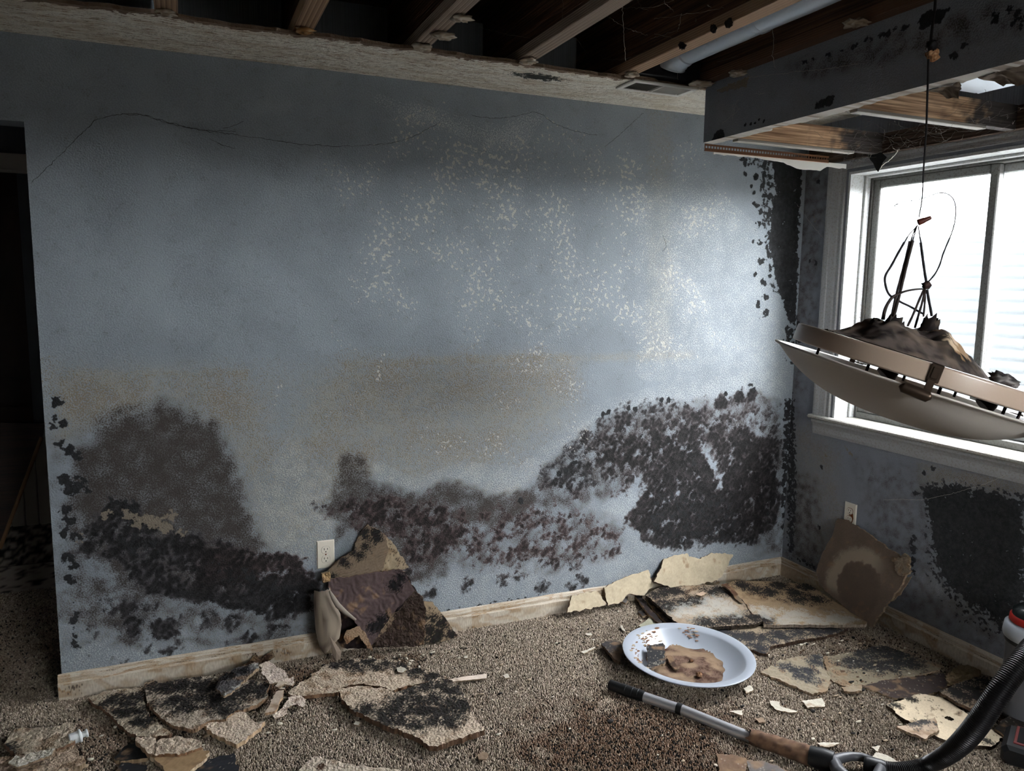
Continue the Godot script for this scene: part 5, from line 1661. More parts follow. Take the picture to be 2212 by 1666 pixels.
	slab("drywall_slab", "cream slab cut by the bottom edge, left of the middle", "drywall piece", V3([-2.671,0.03,0.826,-2.649,0.03,0.799,-2.598,0.03,0.747,-2.579,0.03,0.749,-2.515,0.03,0.807,-2.437,0.03,0.862,-2.337,0.03,0.921,-2.315,0.03,0.97]), 0.014, {"face": Color(0.701, 0.647, 0.580), "stain": 0.2, "pit": 0.004, "mould": V3([-2.578,0.03,0.805]), "mr": 0.02, "black": Color(0.25, 0.16, 0.10)}, G2)
	# --- the heap that leans on the wall
	var GL := "sheets of the leaning heap"
	slab("leaning_sheet", "purple-brown mouldy sheet at the front of the leaning heap, scraped with parallel lines", "drywall piece", V3([-2.427,0.345,0.07,-2.345,0.345,0.07,-2.229,0.349,0.07,-2.116,0.344,0.07,-2.065,0.249,0.083,-2.108,0.214,0.087,-2.177,0.154,0.095,-2.254,0.055,0.108,-2.274,0.034,0.111,-2.304,0.108,0.101,-2.321,0.167,0.093,-2.388,0.244,0.083,-2.422,0.313,0.074]), 0.012,
		{"face": Color(0.290, 0.240, 0.235), "stain": 0.0, "mould": V3([-2.224,0.129,0.098,-2.241,0.125,0.099,-2.305,0.065,0.107,-2.211,0.14,0.097,-2.152,0.287,0.078,-2.124,0.31,0.075]), "mr": 0.04, "ribs": Vector2(150, 130), "core": Color(0.36, 0.29, 0.23), "bend": 0.012}, GL, 0.0035)
	slab("leaning_sheet", "brown rippled paper sheet at the top of the leaning heap, spotted black", "drywall piece", V3([-2.249,0.543,0.023,-2.204,0.515,0.026,-2.172,0.478,0.03,-2.166,0.425,0.037,-2.195,0.342,0.046,-2.224,0.327,0.048,-2.412,0.315,0.049,-2.422,0.367,0.043,-2.364,0.417,0.037,-2.311,0.437,0.035,-2.295,0.486,0.03,-2.269,0.522,0.025]), 0.010,
		{"face": Color(0.410, 0.355, 0.295), "stain": 0.0, "mould": V3([-2.286,0.42,0.037,-2.312,0.43,0.036,-2.259,0.45,0.034,-2.212,0.477,0.031,-2.27,0.509,0.027,-2.351,0.397,0.04,-2.398,0.338,0.046,-2.217,0.503,0.028]), "mr": 0.034, "ribs": Vector2(230, -480), "core": Color(0.40, 0.32, 0.25)}, GL, 0.003)
	slab("leaning_sheet", "pale speckled triangle at the right shoulder of the leaning heap", "drywall piece", V3([-2.176,0.486,0.021,-2.163,0.468,0.023,-2.131,0.431,0.028,-2.074,0.336,0.038,-2.114,0.328,0.039,-2.196,0.336,0.038,-2.179,0.398,0.031]), 0.010, {"face": Color(0.560, 0.500, 0.410), "speck": 0.22, "pit": 0.003, "core": Color(0.50, 0.42, 0.33)}, GL)
	slab("leaning_sheet", "dark sheet added behind the leaning heap, its colour standing in for shade in the gaps", "drywall piece", V3([-2.394,0.343,0.024,-2.245,0.349,0.023,-2.09,0.315,0.026,-2.044,0.226,0.033,-2.004,0.137,0.04,-2.008,-0.007,0.051,-2.119,-0.009,0.051,-2.346,0.025,0.048,-2.421,0.098,0.043]), 0.008, {"face": Color(0.130, 0.105, 0.095), "stain": 0.1, "pit": 0.003}, GL)  # added behind the heap; its dark colour stands in for shaded gaps
	slab("leaning_sheet", "dark brown folded sheet low on the right of the leaning heap", "drywall piece", V3([-2.061,0.251,0.09,-2.034,0.22,0.094,-2.029,0.167,0.1,-2.038,0.022,0.117,-2.096,0.022,0.117,-2.229,0.047,0.114,-2.273,0.101,0.108,-2.199,0.154,0.102,-2.131,0.182,0.098,-2.11,0.212,0.095]), 0.008, {"face": Color(0.220, 0.175, 0.150), "stain": 0.1, "bend": 0.03, "pit": 0.006}, GL)  # its left end is drawn out to fill a shaded gap with dark
	slab("leaning_sheet", "black triangle with a cream chipped top, rightmost of the leaning heap", "drywall piece", V3([-2.027,0.189,0.07,-1.982,0.181,0.071,-1.943,0.123,0.08,-1.877,0.018,0.097,-1.952,0.008,0.099,-2.036,0.018,0.097,-2.038,0.105,0.083]), 0.010, {"face": Color(0.550, 0.480, 0.390), "mould": V3([-2.005,0.073,0.088,-1.957,0.052,0.092,-1.915,0.032,0.095,-2.024,0.116,0.081,-1.98,0.023,0.096,-1.948,0.091,0.086,-2.028,0.024,0.096,-1.989,0.117,0.081]), "mr": 0.05, "core": Color(0.3, 0.24, 0.19)}, GL)
	slab("paper_scrap", "torn tan paper bits at the foot of the leaning heap", "paper scrap", V3([-2.37,0.115,0.116,-2.356,0.136,0.109,-2.304,0.143,0.107,-2.27,0.087,0.124,-2.258,0.04,0.138,-2.279,0.053,0.134,-2.307,0.111,0.117,-2.334,0.097,0.121,-2.36,0.083,0.125]), 0.004, {"face": Color(0.420, 0.320, 0.230), "bend": 0.03, "pit": 0.006, "core": Color(0.55, 0.46, 0.36)}, "", 0.004)
	slab("paper_scrap", "yellowish wedge of core stuck on the left shoulder of the leaning heap", "paper scrap", V3([-2.448,0.376,0.077,-2.414,0.386,0.076,-2.416,0.34,0.082,-2.445,0.338,0.083]), 0.02, {"face": Color(0.580, 0.480, 0.340), "pit": 0.004}, "", 0.004)
	paper_flap()
	# --- baseboard pieces on the far right
	slab("plaster_piece", "cream plaster piece leaning on the baseboard, leftmost of three", "plaster piece", V3([-1.347,0.041,0.096,-1.306,0.101,0.06,-1.166,0.101,0.052,-1.134,0.042,0.083,-1.267,0.037,0.093]), 0.012, {"face": Color(0.64, 0.59, 0.50), "stain": -0.15, "core": Color(0.45, 0.36, 0.27)}, "plaster pieces along the baseboard", 0.005)
	slab("plaster_piece", "cracked cream plaster piece leaning on the baseboard, middle of three", "plaster piece", V3([-1.123,0.107,0.04,-1.062,0.121,0.029,-0.96,0.136,0.015,-0.852,0.144,0.005,-0.846,0.076,0.04,-0.907,0.041,0.062,-0.992,0.061,0.056,-1.062,0.03,0.076,-1.123,0.031,0.079]), 0.012, {"face": Color(0.64, 0.59, 0.50), "stain": -0.15, "core": Color(0.42, 0.34, 0.26)}, "plaster pieces along the baseboard", 0.005)
	slab("plaster_piece", "large cream plaster piece with cracks standing behind the flat sheets, rightmost of three", "plaster piece", V3([-0.853,0.102,0.057,-0.766,0.192,0.011,-0.692,0.199,0.005,-0.618,0.196,0.004,-0.614,0.182,0.01,-0.558,0.165,0.016,-0.475,0.183,0.005,-0.339,0.157,0.012,-0.416,0.094,0.044,-0.474,0.055,0.064,-0.611,0.053,0.071,-0.752,0.061,0.072]), 0.012, {"face": Color(0.64, 0.59, 0.50), "stain": -0.15, "core": Color(0.30, 0.24, 0.19)}, "plaster pieces along the baseboard", 0.005)
	slab("plaster_piece", "small grey chip in front of the middle plaster piece", "plaster piece", V3([-1.039,0.03,0.044,-0.961,0.03,-0.057,-0.954,0.03,-0.009,-1.024,0.03,0.087]), 0.010, {"face": Color(0.330, 0.310, 0.300)}, "", 0.005)
	# --- flat sheets in the corner and the square that leans there
	slab("flat_sheet", "left half of the flat mouldy sheet before the corner, black along its front edge", "drywall piece", V3([-0.92,0.06,0.092,-0.789,0.066,0.04,-0.643,0.065,0.087,-0.504,0.065,0.133,-0.516,0.059,0.235,-0.525,0.054,0.321,-0.57,0.047,0.434,-0.536,0.047,0.446,-0.567,0.043,0.502,-0.612,0.042,0.509,-0.782,0.041,0.473,-0.944,0.04,0.437]), 0.014,
		{"face": Color(0.550, 0.490, 0.420), "mould": V3([-0.829,0.062,0.098,-0.772,0.062,0.101,-0.868,0.054,0.212,-0.799,0.055,0.221,-0.734,0.055,0.237,-0.597,0.061,0.186,-0.555,0.061,0.183,-0.734,0.044,0.435,-0.652,0.045,0.449,-0.584,0.045,0.459,-0.819,0.043,0.426,-0.902,0.053,0.235,-0.869,0.061,0.102]), "mr": 0.085, "pale": V3([-0.66,0.053,0.292,-0.647,0.05,0.349,-0.746,0.05,0.329,-0.843,0.049,0.309]), "pr": 0.10, "core": Color(0.20, 0.17, 0.14)}, G3)
	slab("flat_sheet", "right half of the flat mouldy sheet before the corner, tan with a black far edge", "drywall piece", V3([-0.496,0.065,0.134,-0.405,0.067,0.124,-0.237,0.066,0.2,-0.08,0.064,0.287,-0.096,0.056,0.413,-0.112,0.048,0.553,-0.122,0.041,0.68,-0.153,0.039,0.697,-0.362,0.04,0.619,-0.584,0.041,0.531,-0.54,0.046,0.459,-0.563,0.047,0.429,-0.517,0.054,0.317,-0.509,0.06,0.231]), 0.014,
		{"face": Color(0.540, 0.460, 0.360), "stain": 0.3, "mould": V3([-0.409,0.064,0.179,-0.371,0.062,0.233,-0.334,0.059,0.285,-0.234,0.063,0.245,-0.225,0.059,0.327,-0.121,0.062,0.307,-0.169,0.054,0.423,-0.254,0.055,0.391,-0.549,0.044,0.497]), "mr": 0.075, "pale": V3([-0.492,0.048,0.443,-0.376,0.045,0.521,-0.332,0.042,0.588,-0.447,0.043,0.544,-0.23,0.042,0.627]), "pr": 0.10, "core": Color(0.55, 0.50, 0.44)}, G3)
	slab("curled_paper", "curled brown paper sliver standing on the crack between the flat sheets", "paper scrap", V3([-0.527,0.079,0.159,-0.502,0.078,0.179,-0.511,0.074,0.253,-0.543,0.068,0.343,-0.557,0.069,0.332,-0.546,0.073,0.259]), 0.003, {"face": Color(0.300, 0.210, 0.150), "bend": 0.03}, "", 0.004)
	slab("paper_chip", "small pale chip lying on the left flat sheet", "paper scrap", V3([-0.704,0.068,0.196,-0.652,0.07,0.178,-0.647,0.069,0.205,-0.692,0.067,0.219]), 0.004, {"face": Color(0.678, 0.590, 0.510)}, "", 0.004)
	slab("leaning_square", "square brown board with a pale crescent, leaning on the window wall in the corner", "board", V3([-0.028,0.427,0.384,-0.028,0.43,0.452,-0.03,0.422,0.504,-0.037,0.392,0.64,-0.044,0.364,0.767,-0.051,0.337,0.814,-0.059,0.304,0.806,-0.069,0.264,0.801,-0.096,0.157,0.758,-0.128,0.03,0.708,-0.128,0.029,0.678,-0.121,0.055,0.557,-0.114,0.083,0.43,-0.11,0.098,0.38,-0.1,0.139,0.339,-0.072,0.251,0.346,-0.053,0.328,0.374]), 0.013,
		{"face": Color(0.360, 0.310, 0.265), "stain": 0.0, "arc": V3([-0.094,0.164,0.595])[0], "core": Color(0.50, 0.43, 0.35), "bend": 0.006}, G3)
	slab("paper_chip", "cream crumbled corner still hanging on the leaning square board", "paper scrap", V3([-0.057,0.345,0.725,-0.048,0.385,0.789,-0.057,0.345,0.818,-0.061,0.326,0.83,-0.071,0.283,0.797,-0.065,0.311,0.753]), 0.012, {"face": Color(0.460, 0.410, 0.350), "pit": 0.006, "jag": 0.012}, "", 0.004)
	slab("paper_chip", "pale paper tongue behind the right edge of the leaning square board", "paper scrap", V3([-0.041,0.281,0.786,-0.038,0.296,0.818,-0.059,0.201,0.788,-0.069,0.156,0.75,-0.069,0.159,0.734]), 0.004, {"face": Color(0.500, 0.440, 0.370)}, "", 0.004)
	slab("wood_strip", "dark split strip along the left end of the flat sheets", "strip", V3([-0.932,0.028,0.016,-0.898,0.028,0.008,-0.943,0.028,0.159,-0.983,0.028,0.355,-1.007,0.028,0.363,-0.979,0.028,0.185]), 0.012, {"face": Color(0.130, 0.105, 0.090), "stain": 0.1}, "", 0.005)
	slab("wood_strip", "second dark strip between the split strip and the left flat sheet", "strip", V3([-0.895,0.022,0.063,-0.876,0.022,0.056,-0.9,0.022,0.261,-0.931,0.022,0.389,-0.965,0.022,0.38,-0.938,0.022,0.207]), 0.012, {"face": Color(0.170, 0.140, 0.120), "stain": 0.1}, "", 0.005)
	slab("plaster_piece", "pale greenish chip at the left front of the dark strips", "plaster piece", V3([-1.087,0.018,0.291,-0.964,0.018,0.218,-0.986,0.018,0.34,-1.072,0.018,0.336]), 0.010, {"face": Color(0.550, 0.540, 0.470), "stain": 0.1}, "", 0.005)
	slab("drywall_slab", "small dark chip at the upper left of the pale greenish chip", "drywall piece", V3([-1.003,0.014,0.152,-0.951,0.014,0.142,-0.96,0.014,0.199,-1.011,0.014,0.208]), 0.010, {"face": Color(0.140, 0.130, 0.120)}, "", 0.005)
	slab("drywall_slab", "mouldy black slab slid half under the flat sheets, behind the white bowl", "drywall piece", V3([-0.851,0.02,0.434,-0.743,0.02,0.449,-0.519,0.02,0.519,-0.211,0.02,0.658,-0.3,0.02,0.686,-0.424,0.02,0.684,-0.569,0.02,0.677,-0.674,0.02,0.674,-0.731,0.02,0.726,-0.76,0.02,0.667,-0.794,0.02,0.602,-0.835,0.02,0.519]), 0.013,
		{"face": Color(0.560, 0.500, 0.420), "mould": V3([-0.742,0.02,0.538,-0.697,0.02,0.573,-0.647,0.02,0.61,-0.562,0.02,0.609,-0.462,0.02,0.613,-0.379,0.02,0.628,-0.724,0.02,0.646,-0.776,0.02,0.49,-0.302,0.02,0.649]), "mr": 0.09, "black": Color(0.13, 0.135, 0.15), "core": Color(0.26, 0.20, 0.16)}, G3)
	slab("drywall_slab", "dark curled chip touching the left rim of the white bowl", "drywall piece", V3([-1.345,0.03,0.406,-1.287,0.03,0.386,-1.258,0.03,0.424,-1.297,0.03,0.505,-1.361,0.03,0.582,-1.361,0.03,0.526]), 0.010, {"face": Color(0.200, 0.190, 0.190), "bend": 0.02, "pspeck": 0.05, "core": Color(0.34, 0.27, 0.21)}, "", 0.005)
	# --- right part of the floor
	slab("drywall_fragment", "mottled triangular fragment nearest the white bowl on its right", "drywall piece", V3([-0.855,0.014,0.825,-0.714,0.014,0.775,-0.61,0.014,0.782,-0.506,0.014,0.794,-0.59,0.014,0.896,-0.638,0.014,0.971,-0.715,0.014,1.03,-0.786,0.014,1.031,-0.822,0.014,0.932]), 0.010,
		{"face": Color(0.500, 0.460, 0.390), "mould": V3([-0.728,0.014,0.83,-0.715,0.014,0.871,-0.674,0.014,0.887,-0.59,0.014,0.847,-0.544,0.014,0.815,-0.732,0.014,0.911,-0.712,0.014,0.942]), "mr": 0.05, "black": Color(0.14, 0.145, 0.16), "pspeck": 0.05, "pit": 0.003}, G4)
	slab("drywall_fragment", "broad thin mottled fragment with a grey bloom, right of the triangular one", "drywall piece", V3([-0.52,0.01,0.816,-0.386,0.01,0.827,-0.205,0.01,0.823,-0.166,0.01,0.917,-0.137,0.01,0.993,-0.11,0.01,1.057,-0.183,0.01,1.074,-0.311,0.01,1.07,-0.552,0.01,1.045,-0.628,0.01,1.015,-0.628,0.01,0.958]), 0.007,
		{"face": Color(0.460, 0.420, 0.350), "mould": V3([-0.332,0.01,0.865,-0.245,0.01,0.859,-0.232,0.01,0.904,-0.434,0.01,0.901,-0.383,0.01,0.946,-0.313,0.01,0.974,-0.229,0.01,0.982,-0.204,0.01,0.928]), "mr": 0.09, "black": Color(0.13, 0.13, 0.135), "pspeck": 0.10, "speck": 0.06, "pit": 0.003}, G4)
	slab("drywall_fragment", "small cream tile-like chip between the two mottled fragments", "drywall piece", V3([-0.649,0.02,1.037,-0.563,0.02,1.054,-0.598,0.02,1.088,-0.668,0.02,1.065]), 0.010, {"face": Color(0.520, 0.470, 0.400)}, G4, 0.005)
	slab("drywall_fragment", "purple-brown flat fragment with crumbs on it, below the mottled ones", "drywall piece", V3([-0.563,0.014,1.054,-0.434,0.014,1.054,-0.176,0.014,1.103,-0.235,0.014,1.168,-0.302,0.014,1.192,-0.426,0.014,1.199,-0.516,0.014,1.164]), 0.008, {"face": Color(0.210, 0.175, 0.165), "stain": 0.1, "pspeck": 0.06}, G4)
	slab("drywall_fragment", "yellowish crumbly fragment close to the window-wall baseboard", "drywall piece", V3([-0.187,0.016,1.121,-0.067,0.016,1.086,0.031,0.016,1.116,-0.059,0.016,1.172,-0.2,0.016,1.186,-0.254,0.016,1.181]), 0.008, {"face": Color(0.470, 0.400, 0.300), "pit": 0.004}, G4)
	slab("ceiling_panel", "cream drilled panel piece with one round hole, on the right of the floor", "panel", V3([-0.589,0.016,1.19,-0.403,0.016,1.181,-0.348,0.016,1.236,-0.364,0.016,1.358,-0.383,0.016,1.49,-0.474,0.016,1.514,-0.581,0.016,1.463,-0.602,0.016,1.376,-0.608,0.016,1.278]), 0.013, {"face": Color(0.768, 0.704, 0.603), "stain": 0.08, "speck": 0.10, "mould": V3([-0.56,0.016,1.201,-0.465,0.016,1.195,-0.457,0.016,1.487]), "mr": 0.035, "core": Color(0.24, 0.20, 0.16), "hole": V3([-0.448,0.016,1.339])}, G4)
	slab("drywall_fragment", "small mottled square lying on the cream drilled panel", "drywall piece", V3([-0.7,0.03,1.328,-0.515,0.03,1.33,-0.574,0.03,1.395,-0.669,0.03,1.415]), 0.008, {"face": Color(0.655, 0.579, 0.499), "mould": V3([-0.58,0.03,1.34,-0.626,0.03,1.335]), "mr": 0.04, "black": Color(0.2, 0.2, 0.2)}, G4, 0.005)
	slab("drywall_fragment", "black slab with cream streaks behind the cream drilled panel", "drywall piece", V3([-0.353,0.036,1.222,-0.206,0.036,1.206,-0.069,0.036,1.208,-0.052,0.036,1.309,-0.257,0.036,1.392,-0.343,0.036,1.373,-0.362,0.036,1.305]), 0.012, {"face": Color(0.500, 0.440, 0.370), "mould": V3([-0.227,0.036,1.247,-0.128,0.036,1.253,-0.158,0.036,1.324,-0.247,0.036,1.304,-0.293,0.036,1.254]), "mr": 0.10, "core": Color(0.30, 0.24, 0.19)}, G4)
	slab("drywall_fragment", "layered dark slab at the right edge, under the hose", "drywall piece", V3([-0.377,0.028,1.453,-0.283,0.028,1.427,-0.127,0.028,1.445,-0.289,0.028,1.549,-0.39,0.028,1.521]), 0.010, {"face": Color(0.160, 0.140, 0.125), "pspeck": 0.1, "core": Color(0.45, 0.38, 0.31)}, G4)
	slab("drywall_fragment", "tan layered sheet at the right edge, beneath the layered dark slab", "drywall piece", V3([-0.374,0.014,1.464,-0.361,0.014,1.496,-0.239,0.014,1.518,-0.327,0.014,1.575,-0.409,0.014,1.536]), 0.010, {"face": Color(0.470, 0.400, 0.320), "core": Color(0.3, 0.24, 0.2)}, G4)
	slab("drywall_fragment", "brown layered sheet by the baseboard at the right edge, behind the hose", "drywall piece", V3([0.012,0.024,1.251,0.072,0.024,1.327,-0.083,0.024,1.425,-0.135,0.024,1.374]), 0.010, {"face": Color(0.240, 0.190, 0.155), "pspeck": 0.1}, G4)
	slab("drywall_fragment", "rust-brown fragment at the bottom edge, under the brown cuff of the wand", "drywall piece", V3([-1.357,0.01,1.188,-1.312,0.01,1.21,-1.282,0.01,1.246,-1.34,0.01,1.316,-1.416,0.01,1.308,-1.421,0.01,1.284]), 0.008, {"face": Color(0.360, 0.280, 0.220), "pspeck": 0.12}, G4, 0.005)
	slab("drywall_fragment", "grey fragment at the bottom edge, right of the rust-brown one", "drywall piece", V3([-1.284,0.008,1.254,-1.239,0.008,1.278,-1.193,0.008,1.361,-1.231,0.008,1.402,-1.354,0.008,1.352]), 0.006, {"face": Color(0.330, 0.310, 0.300), "pspeck": 0.12}, G4, 0.005)
	# --- single white flakes on the carpet
	var fl := [V3([-0.969,0.012,1.002,-0.94,0.012,1.026,-0.959,0.012,1.05,-0.918,0.012,1.099,-0.959,0.012,1.09,-0.989,0.012,1.059,-0.983,0.012,1.025]), V3([-0.863,0.012,1.052,-0.773,0.012,1.065,-0.808,0.012,1.113,-0.872,0.012,1.093]), V3([-1.157,0.012,1.007,-1.109,0.012,1.02,-1.131,0.012,1.046,-1.145,0.012,1.026]), V3([-1.003,0.012,1.267,-0.93,0.012,1.298,-0.984,0.012,1.305,-1.006,0.012,1.288]), V3([-0.862,0.014,1.385,-0.844,0.014,1.411,-0.839,0.014,1.461,-0.886,0.014,1.448,-0.897,0.014,1.408]), V3([-1.446,0.014,0.412,-1.365,0.014,0.388,-1.367,0.014,0.398,-1.439,0.014,0.427]), V3([-1.16,0.014,0.253,-1.143,0.014,0.25,-1.162,0.014,0.306,-1.172,0.014,0.306]), V3([-1.341,0.014,0.262,-1.314,0.014,0.268,-1.322,0.014,0.286,-1.343,0.014,0.281]), V3([-2.097,0.016,0.916,-2.072,0.016,0.903,-2.06,0.016,0.921,-2.076,0.016,0.942,-2.097,0.016,0.938]), V3([-2.43,0.016,0.585,-2.419,0.016,0.571,-2.408,0.016,0.58,-2.416,0.016,0.605]), V3([-1.822,0.014,0.47,-1.798,0.014,0.463,-1.804,0.014,0.493,-1.823,0.014,0.492]), V3([-2.201,0.03,0.288,-2.18,0.03,0.28,-2.165,0.03,0.313,-2.182,0.03,0.332,-2.201,0.03,0.322]), V3([-1.909,0.012,0.259,-1.889,0.012,0.26,-1.896,0.012,0.279,-1.912,0.012,0.277]), V3([-1.003,0.014,0.896,-0.964,0.014,0.891,-0.975,0.014,0.923,-1.017,0.014,0.931]), V3([-0.858,0.014,1.355,-0.821,0.014,1.366,-0.854,0.014,1.388]), V3([-1.102,0.012,1.077,-1.065,0.012,1.084,-1.081,0.012,1.107,-1.106,0.012,1.104]), V3([-0.743,0.012,0.987,-0.692,0.012,0.995,-0.717,0.012,1.031,-0.766,0.012,1.027])]
	var fs := ["long white paint flake right of the wand's silver tube", "white flake to the right of the long paint flake", "small white flake just above the silver tube", "pale flake beside the dark handle of the wand", "pale flake left of where the hose begins", "thin white splinter left of the white bowl", "upright white splinter before the dark strips", "tiny white chip on open carpet left of the white bowl", "tan chip on the carpet below the big black slab", "cream crumb left of the big black slab's front", "white crumb right of the white stick", "cream chip on the long cream and black slab", "cream chip on the carpet right of the leaning heap", "cream crumb at the right rim of the white bowl", "brown and white chip above the hose's beginning", "grey chip between silver tube and white flakes", "greyish chip at the tip of the triangular fragment"]
	for i in fl.size():
		slab("plaster_flake", fs[i], "plaster flake", fl[i], 0.004, {"face": Color(0.66, 0.635, 0.58) if not fs[i].begins_with("tan") and not fs[i].begins_with("grey") else Color(0.47, 0.40, 0.33), "stain": 0.05, "jag": 0.004, "bend": 0.006}, "single flakes on the carpet", 0.003)
	# --- countless crumbs
	var cb := MB.new()
	cb.col = Color.WHITE
	lump(cb, Vector3.ZERO, Vector3(1, 0.55, 0.8), 5, [Color.WHITE, Color.WHITE, Color.WHITE], 6)
	var mm := MultiMesh.new()
	mm.transform_format = MultiMesh.TRANSFORM_3D
	mm.use_colors = true
	mm.mesh = cb.mesh()
	(mm.mesh as ArrayMesh).surface_set_material(0, mat(0.95, 0.0, Color.WHITE, true))
	var r2 := RandomNumberGenerator.new()
	r2.seed = 99
	var spots := [[-2.35, 0.25, 0.25, 0.12, 260], [-2.75, 0.45, 0.35, 0.2, 150], [-1.1, 0.3, 0.5, 0.25, 130], [-0.6, 1.0, 0.5, 0.45, 420], [-1.9, 0.6, 0.6, 0.4, 60], [-0.35, 0.75, 0.25, 0.3, 160], [-2.2, 0.45, 0.3, 0.12, 90], [-1.3, 1.2, 0.4, 0.3, 70], [-3.2, 0.4, 0.3, 0.25, 70], [-2.15, 0.18, 0.25, 0.05, 140]]
	var tf := []
	var tc := []
	for s in spots:
		for i in s[4]:
			var x: float = s[0] + r2.randfn(0, 0.5) * s[2]
			var z: float = s[1] + r2.randfn(0, 0.5) * s[3]
			if z < 0.03 or x > -0.04:
				continue
			var k := 0.0022 + pow(r2.randf(), 3.0) * 0.006
			tf.append(Transform3D(Basis.from_euler(Vector3(r2.randf() * 0.6, r2.randf() * TAU, r2.randf() * 0.6)).scaled(Vector3(k * (1.0 + r2.randf()), k * 0.8, k)), Vector3(x, 0.0075, z)))
			tc.append([lin(0.70, 0.67, 0.60), lin(0.56, 0.50, 0.42), lin(0.10, 0.09, 0.085), lin(0.32, 0.25, 0.19)][int(r2.randf() * 3.99)])
	mm.instance_count = tf.size()
	for i in tf.size():
		mm.set_instance_transform(i, tf[i])
		mm.set_instance_color(i, tc[i])
	var mi := MultiMeshInstance3D.new()
	mi.name = "plaster_crumbs"
	mi.multimesh = mm
	add_child(mi, true)
	tag(mi, "scattered crumbs of plaster and char all over the carpet", "crumbs", "", "stuff")
	build_bowl()

# the curled paper that hangs off the left of the heap: a half-rolled sheet, pale outside
func paper_flap() -> void:
	var o := thing("curled_flap", "pale curled paper flap hanging like a cone off the left side of the leaning heap", "paper scrap")
	var b := MB.new()
	var rows := []
	var cols := []
	# centre line from the shoulder to the tip, with the half width of the roll at each height
	var mid := V3([-2.452,0.318,0.101,-2.447,0.263,0.106,-2.433,0.204,0.112,-2.431,0.159,0.116,-2.431,0.114,0.12,-2.445,0.084,0.122,-2.448,0.065,0.124])
	var hw := [0.032, 0.041, 0.053, 0.054, 0.046, 0.023, 0.010]
	for i in mid.size():
		var row := []
		var cr := []
		for k in 21:
			var a := lerpf(-1.25, 1.6, k / 20.0)
			var w: float = hw[i]
			var p := mid[i] + Vector3(sin(a) * w, n_low.get_noise_2d(i * 0.3, k * 0.05) * 0.006, cos(a) * w * 0.8 - w * 0.4)
			row.append(p)
			var f := n_mid.get_noise_3dv(p)
			cr.append(lin(0.50, 0.455, 0.40).lerp(lin(0.25, 0.21, 0.18), clampf(f * 1.4 + 0.15 + (0.5 - k / 20.0) * 0.4 + (0.25 if i == 0 or i > 5 else 0.0), 0, 1)))  # darker left side and ends: shading put into the colour
		rows.append(row)
		cols.append(cr)
	rows.reverse()
	cols.reverse()
	b.grid(rows, false, cols)
	put("outer_curl", b.mesh(), M.vc_satin, o)
	var t := MB.new()
	var tip := V3([-2.431,0.135,0.141,-2.413,0.109,0.145,-2.39,0.071,0.15,-2.393,0.043,0.154,-2.41,0.036,0.155,-2.423,0.061,0.151])
	slab_into(t, tip, lin(0.46, 0.41, 0.36))
	put("torn_tip", t.mesh(), M.vc, o)
	var r := MB.new()
	r.col = lin(0.48, 0.45, 0.41)
	var rp := []
	for q in V3([-2.426,0.318,0.122,-2.413,0.288,0.125,-2.396,0.256,0.129,-2.366,0.222,0.133,-2.328,0.187,0.138]): rp.append(q)
	r.tube(rp, [0.004, 0.009, 0.011, 0.009, 0.005], 10)
	put("rolled_edge", r.mesh(), M.vc, o)

func slab_into(b: MB, o: PackedVector3Array, c: Color) -> void:
	b.col = c
	var cen := Vector3.ZERO
	for q in o: cen += q / o.size()
	var back := Vector3(0, 0, -0.004)
	for i in o.size():
		var a := o[i]
		var d := o[(i + 1) % o.size()]
		b.tri(cen + Vector3(0, 0, 0.006), a, d)
		b.tri(cen + back, d + back, a + back)
		b.quad(a, a + back, d + back, d)

func bottle_neck() -> void:
	var o := thing("bottle_neck", "white plastic bottle neck with a ribbed collar, lying beside the bottom left slab", "bottle", V3([-3.289,0.03,0.341])[0])
	o.rotation = Vector3(0.1, 0.25, -PI / 2 + 0.12)
	var b := MB.new()
	b.lathe([Vector2(0.0, -0.03), Vector2(0.017, -0.03), Vector2(0.0185, -0.026), Vector2(0.0185, -0.004), Vector2(0.017, 0.0)], 28)
	put("shoulder", b.mesh(), M.vinyl, o)
	var c := MB.new()
	c.lathe([Vector2(0.0185, -0.002), Vector2(0.0215, -0.001), Vector2(0.0215, 0.005), Vector2(0.013, 0.007), Vector2(0.0095, 0.008)], 28)
	put("collar", c.mesh(), M.vinyl, o)
	var n := MB.new()
	n.lathe([Vector2(0.0095, 0.007), Vector2(0.0095, 0.018), Vector2(0.0135, 0.019), Vector2(0.0135, 0.025), Vector2(0.009, 0.026), Vector2(0.007, 0.020), Vector2(0.0, 0.019)], 28)
	put("spout", n.mesh(), M.vinyl, o)

# ---------- the white bowl-shaped lamp shade on the floor ----------
func bowl_mesh(R: float, depth: float, flat: float, lip: float) -> ArrayMesh:
	var b := MB.new()
	var prof := [Vector2(0.0, 0.0)]
	for i in 15:
		var t := i / 14.0
		prof.append(Vector2(lerpf(flat, R - lip, t), depth * pow(t, 1.7)))
	prof.append(Vector2(R - lip * 0.4, depth * 1.05))
	prof.append(Vector2(R, depth * 1.06))
	prof.append(Vector2(R + 0.001, depth * 1.06 + 0.003))
	prof.append(Vector2(R, depth * 1.06 + 0.0055))
	prof.append(Vector2(R - lip * 0.4, depth * 1.05 + 0.0055))
	for i in range(14, -1, -1):
		var t := i / 14.0
		prof.append(Vector2(maxf(0.001, lerpf(flat, R - lip, t) - 0.002), depth * pow(t, 1.7) + 0.0045))
	prof.append(Vector2(0.0, 0.0045))
	b.lathe(prof, 72)
	return b.mesh()

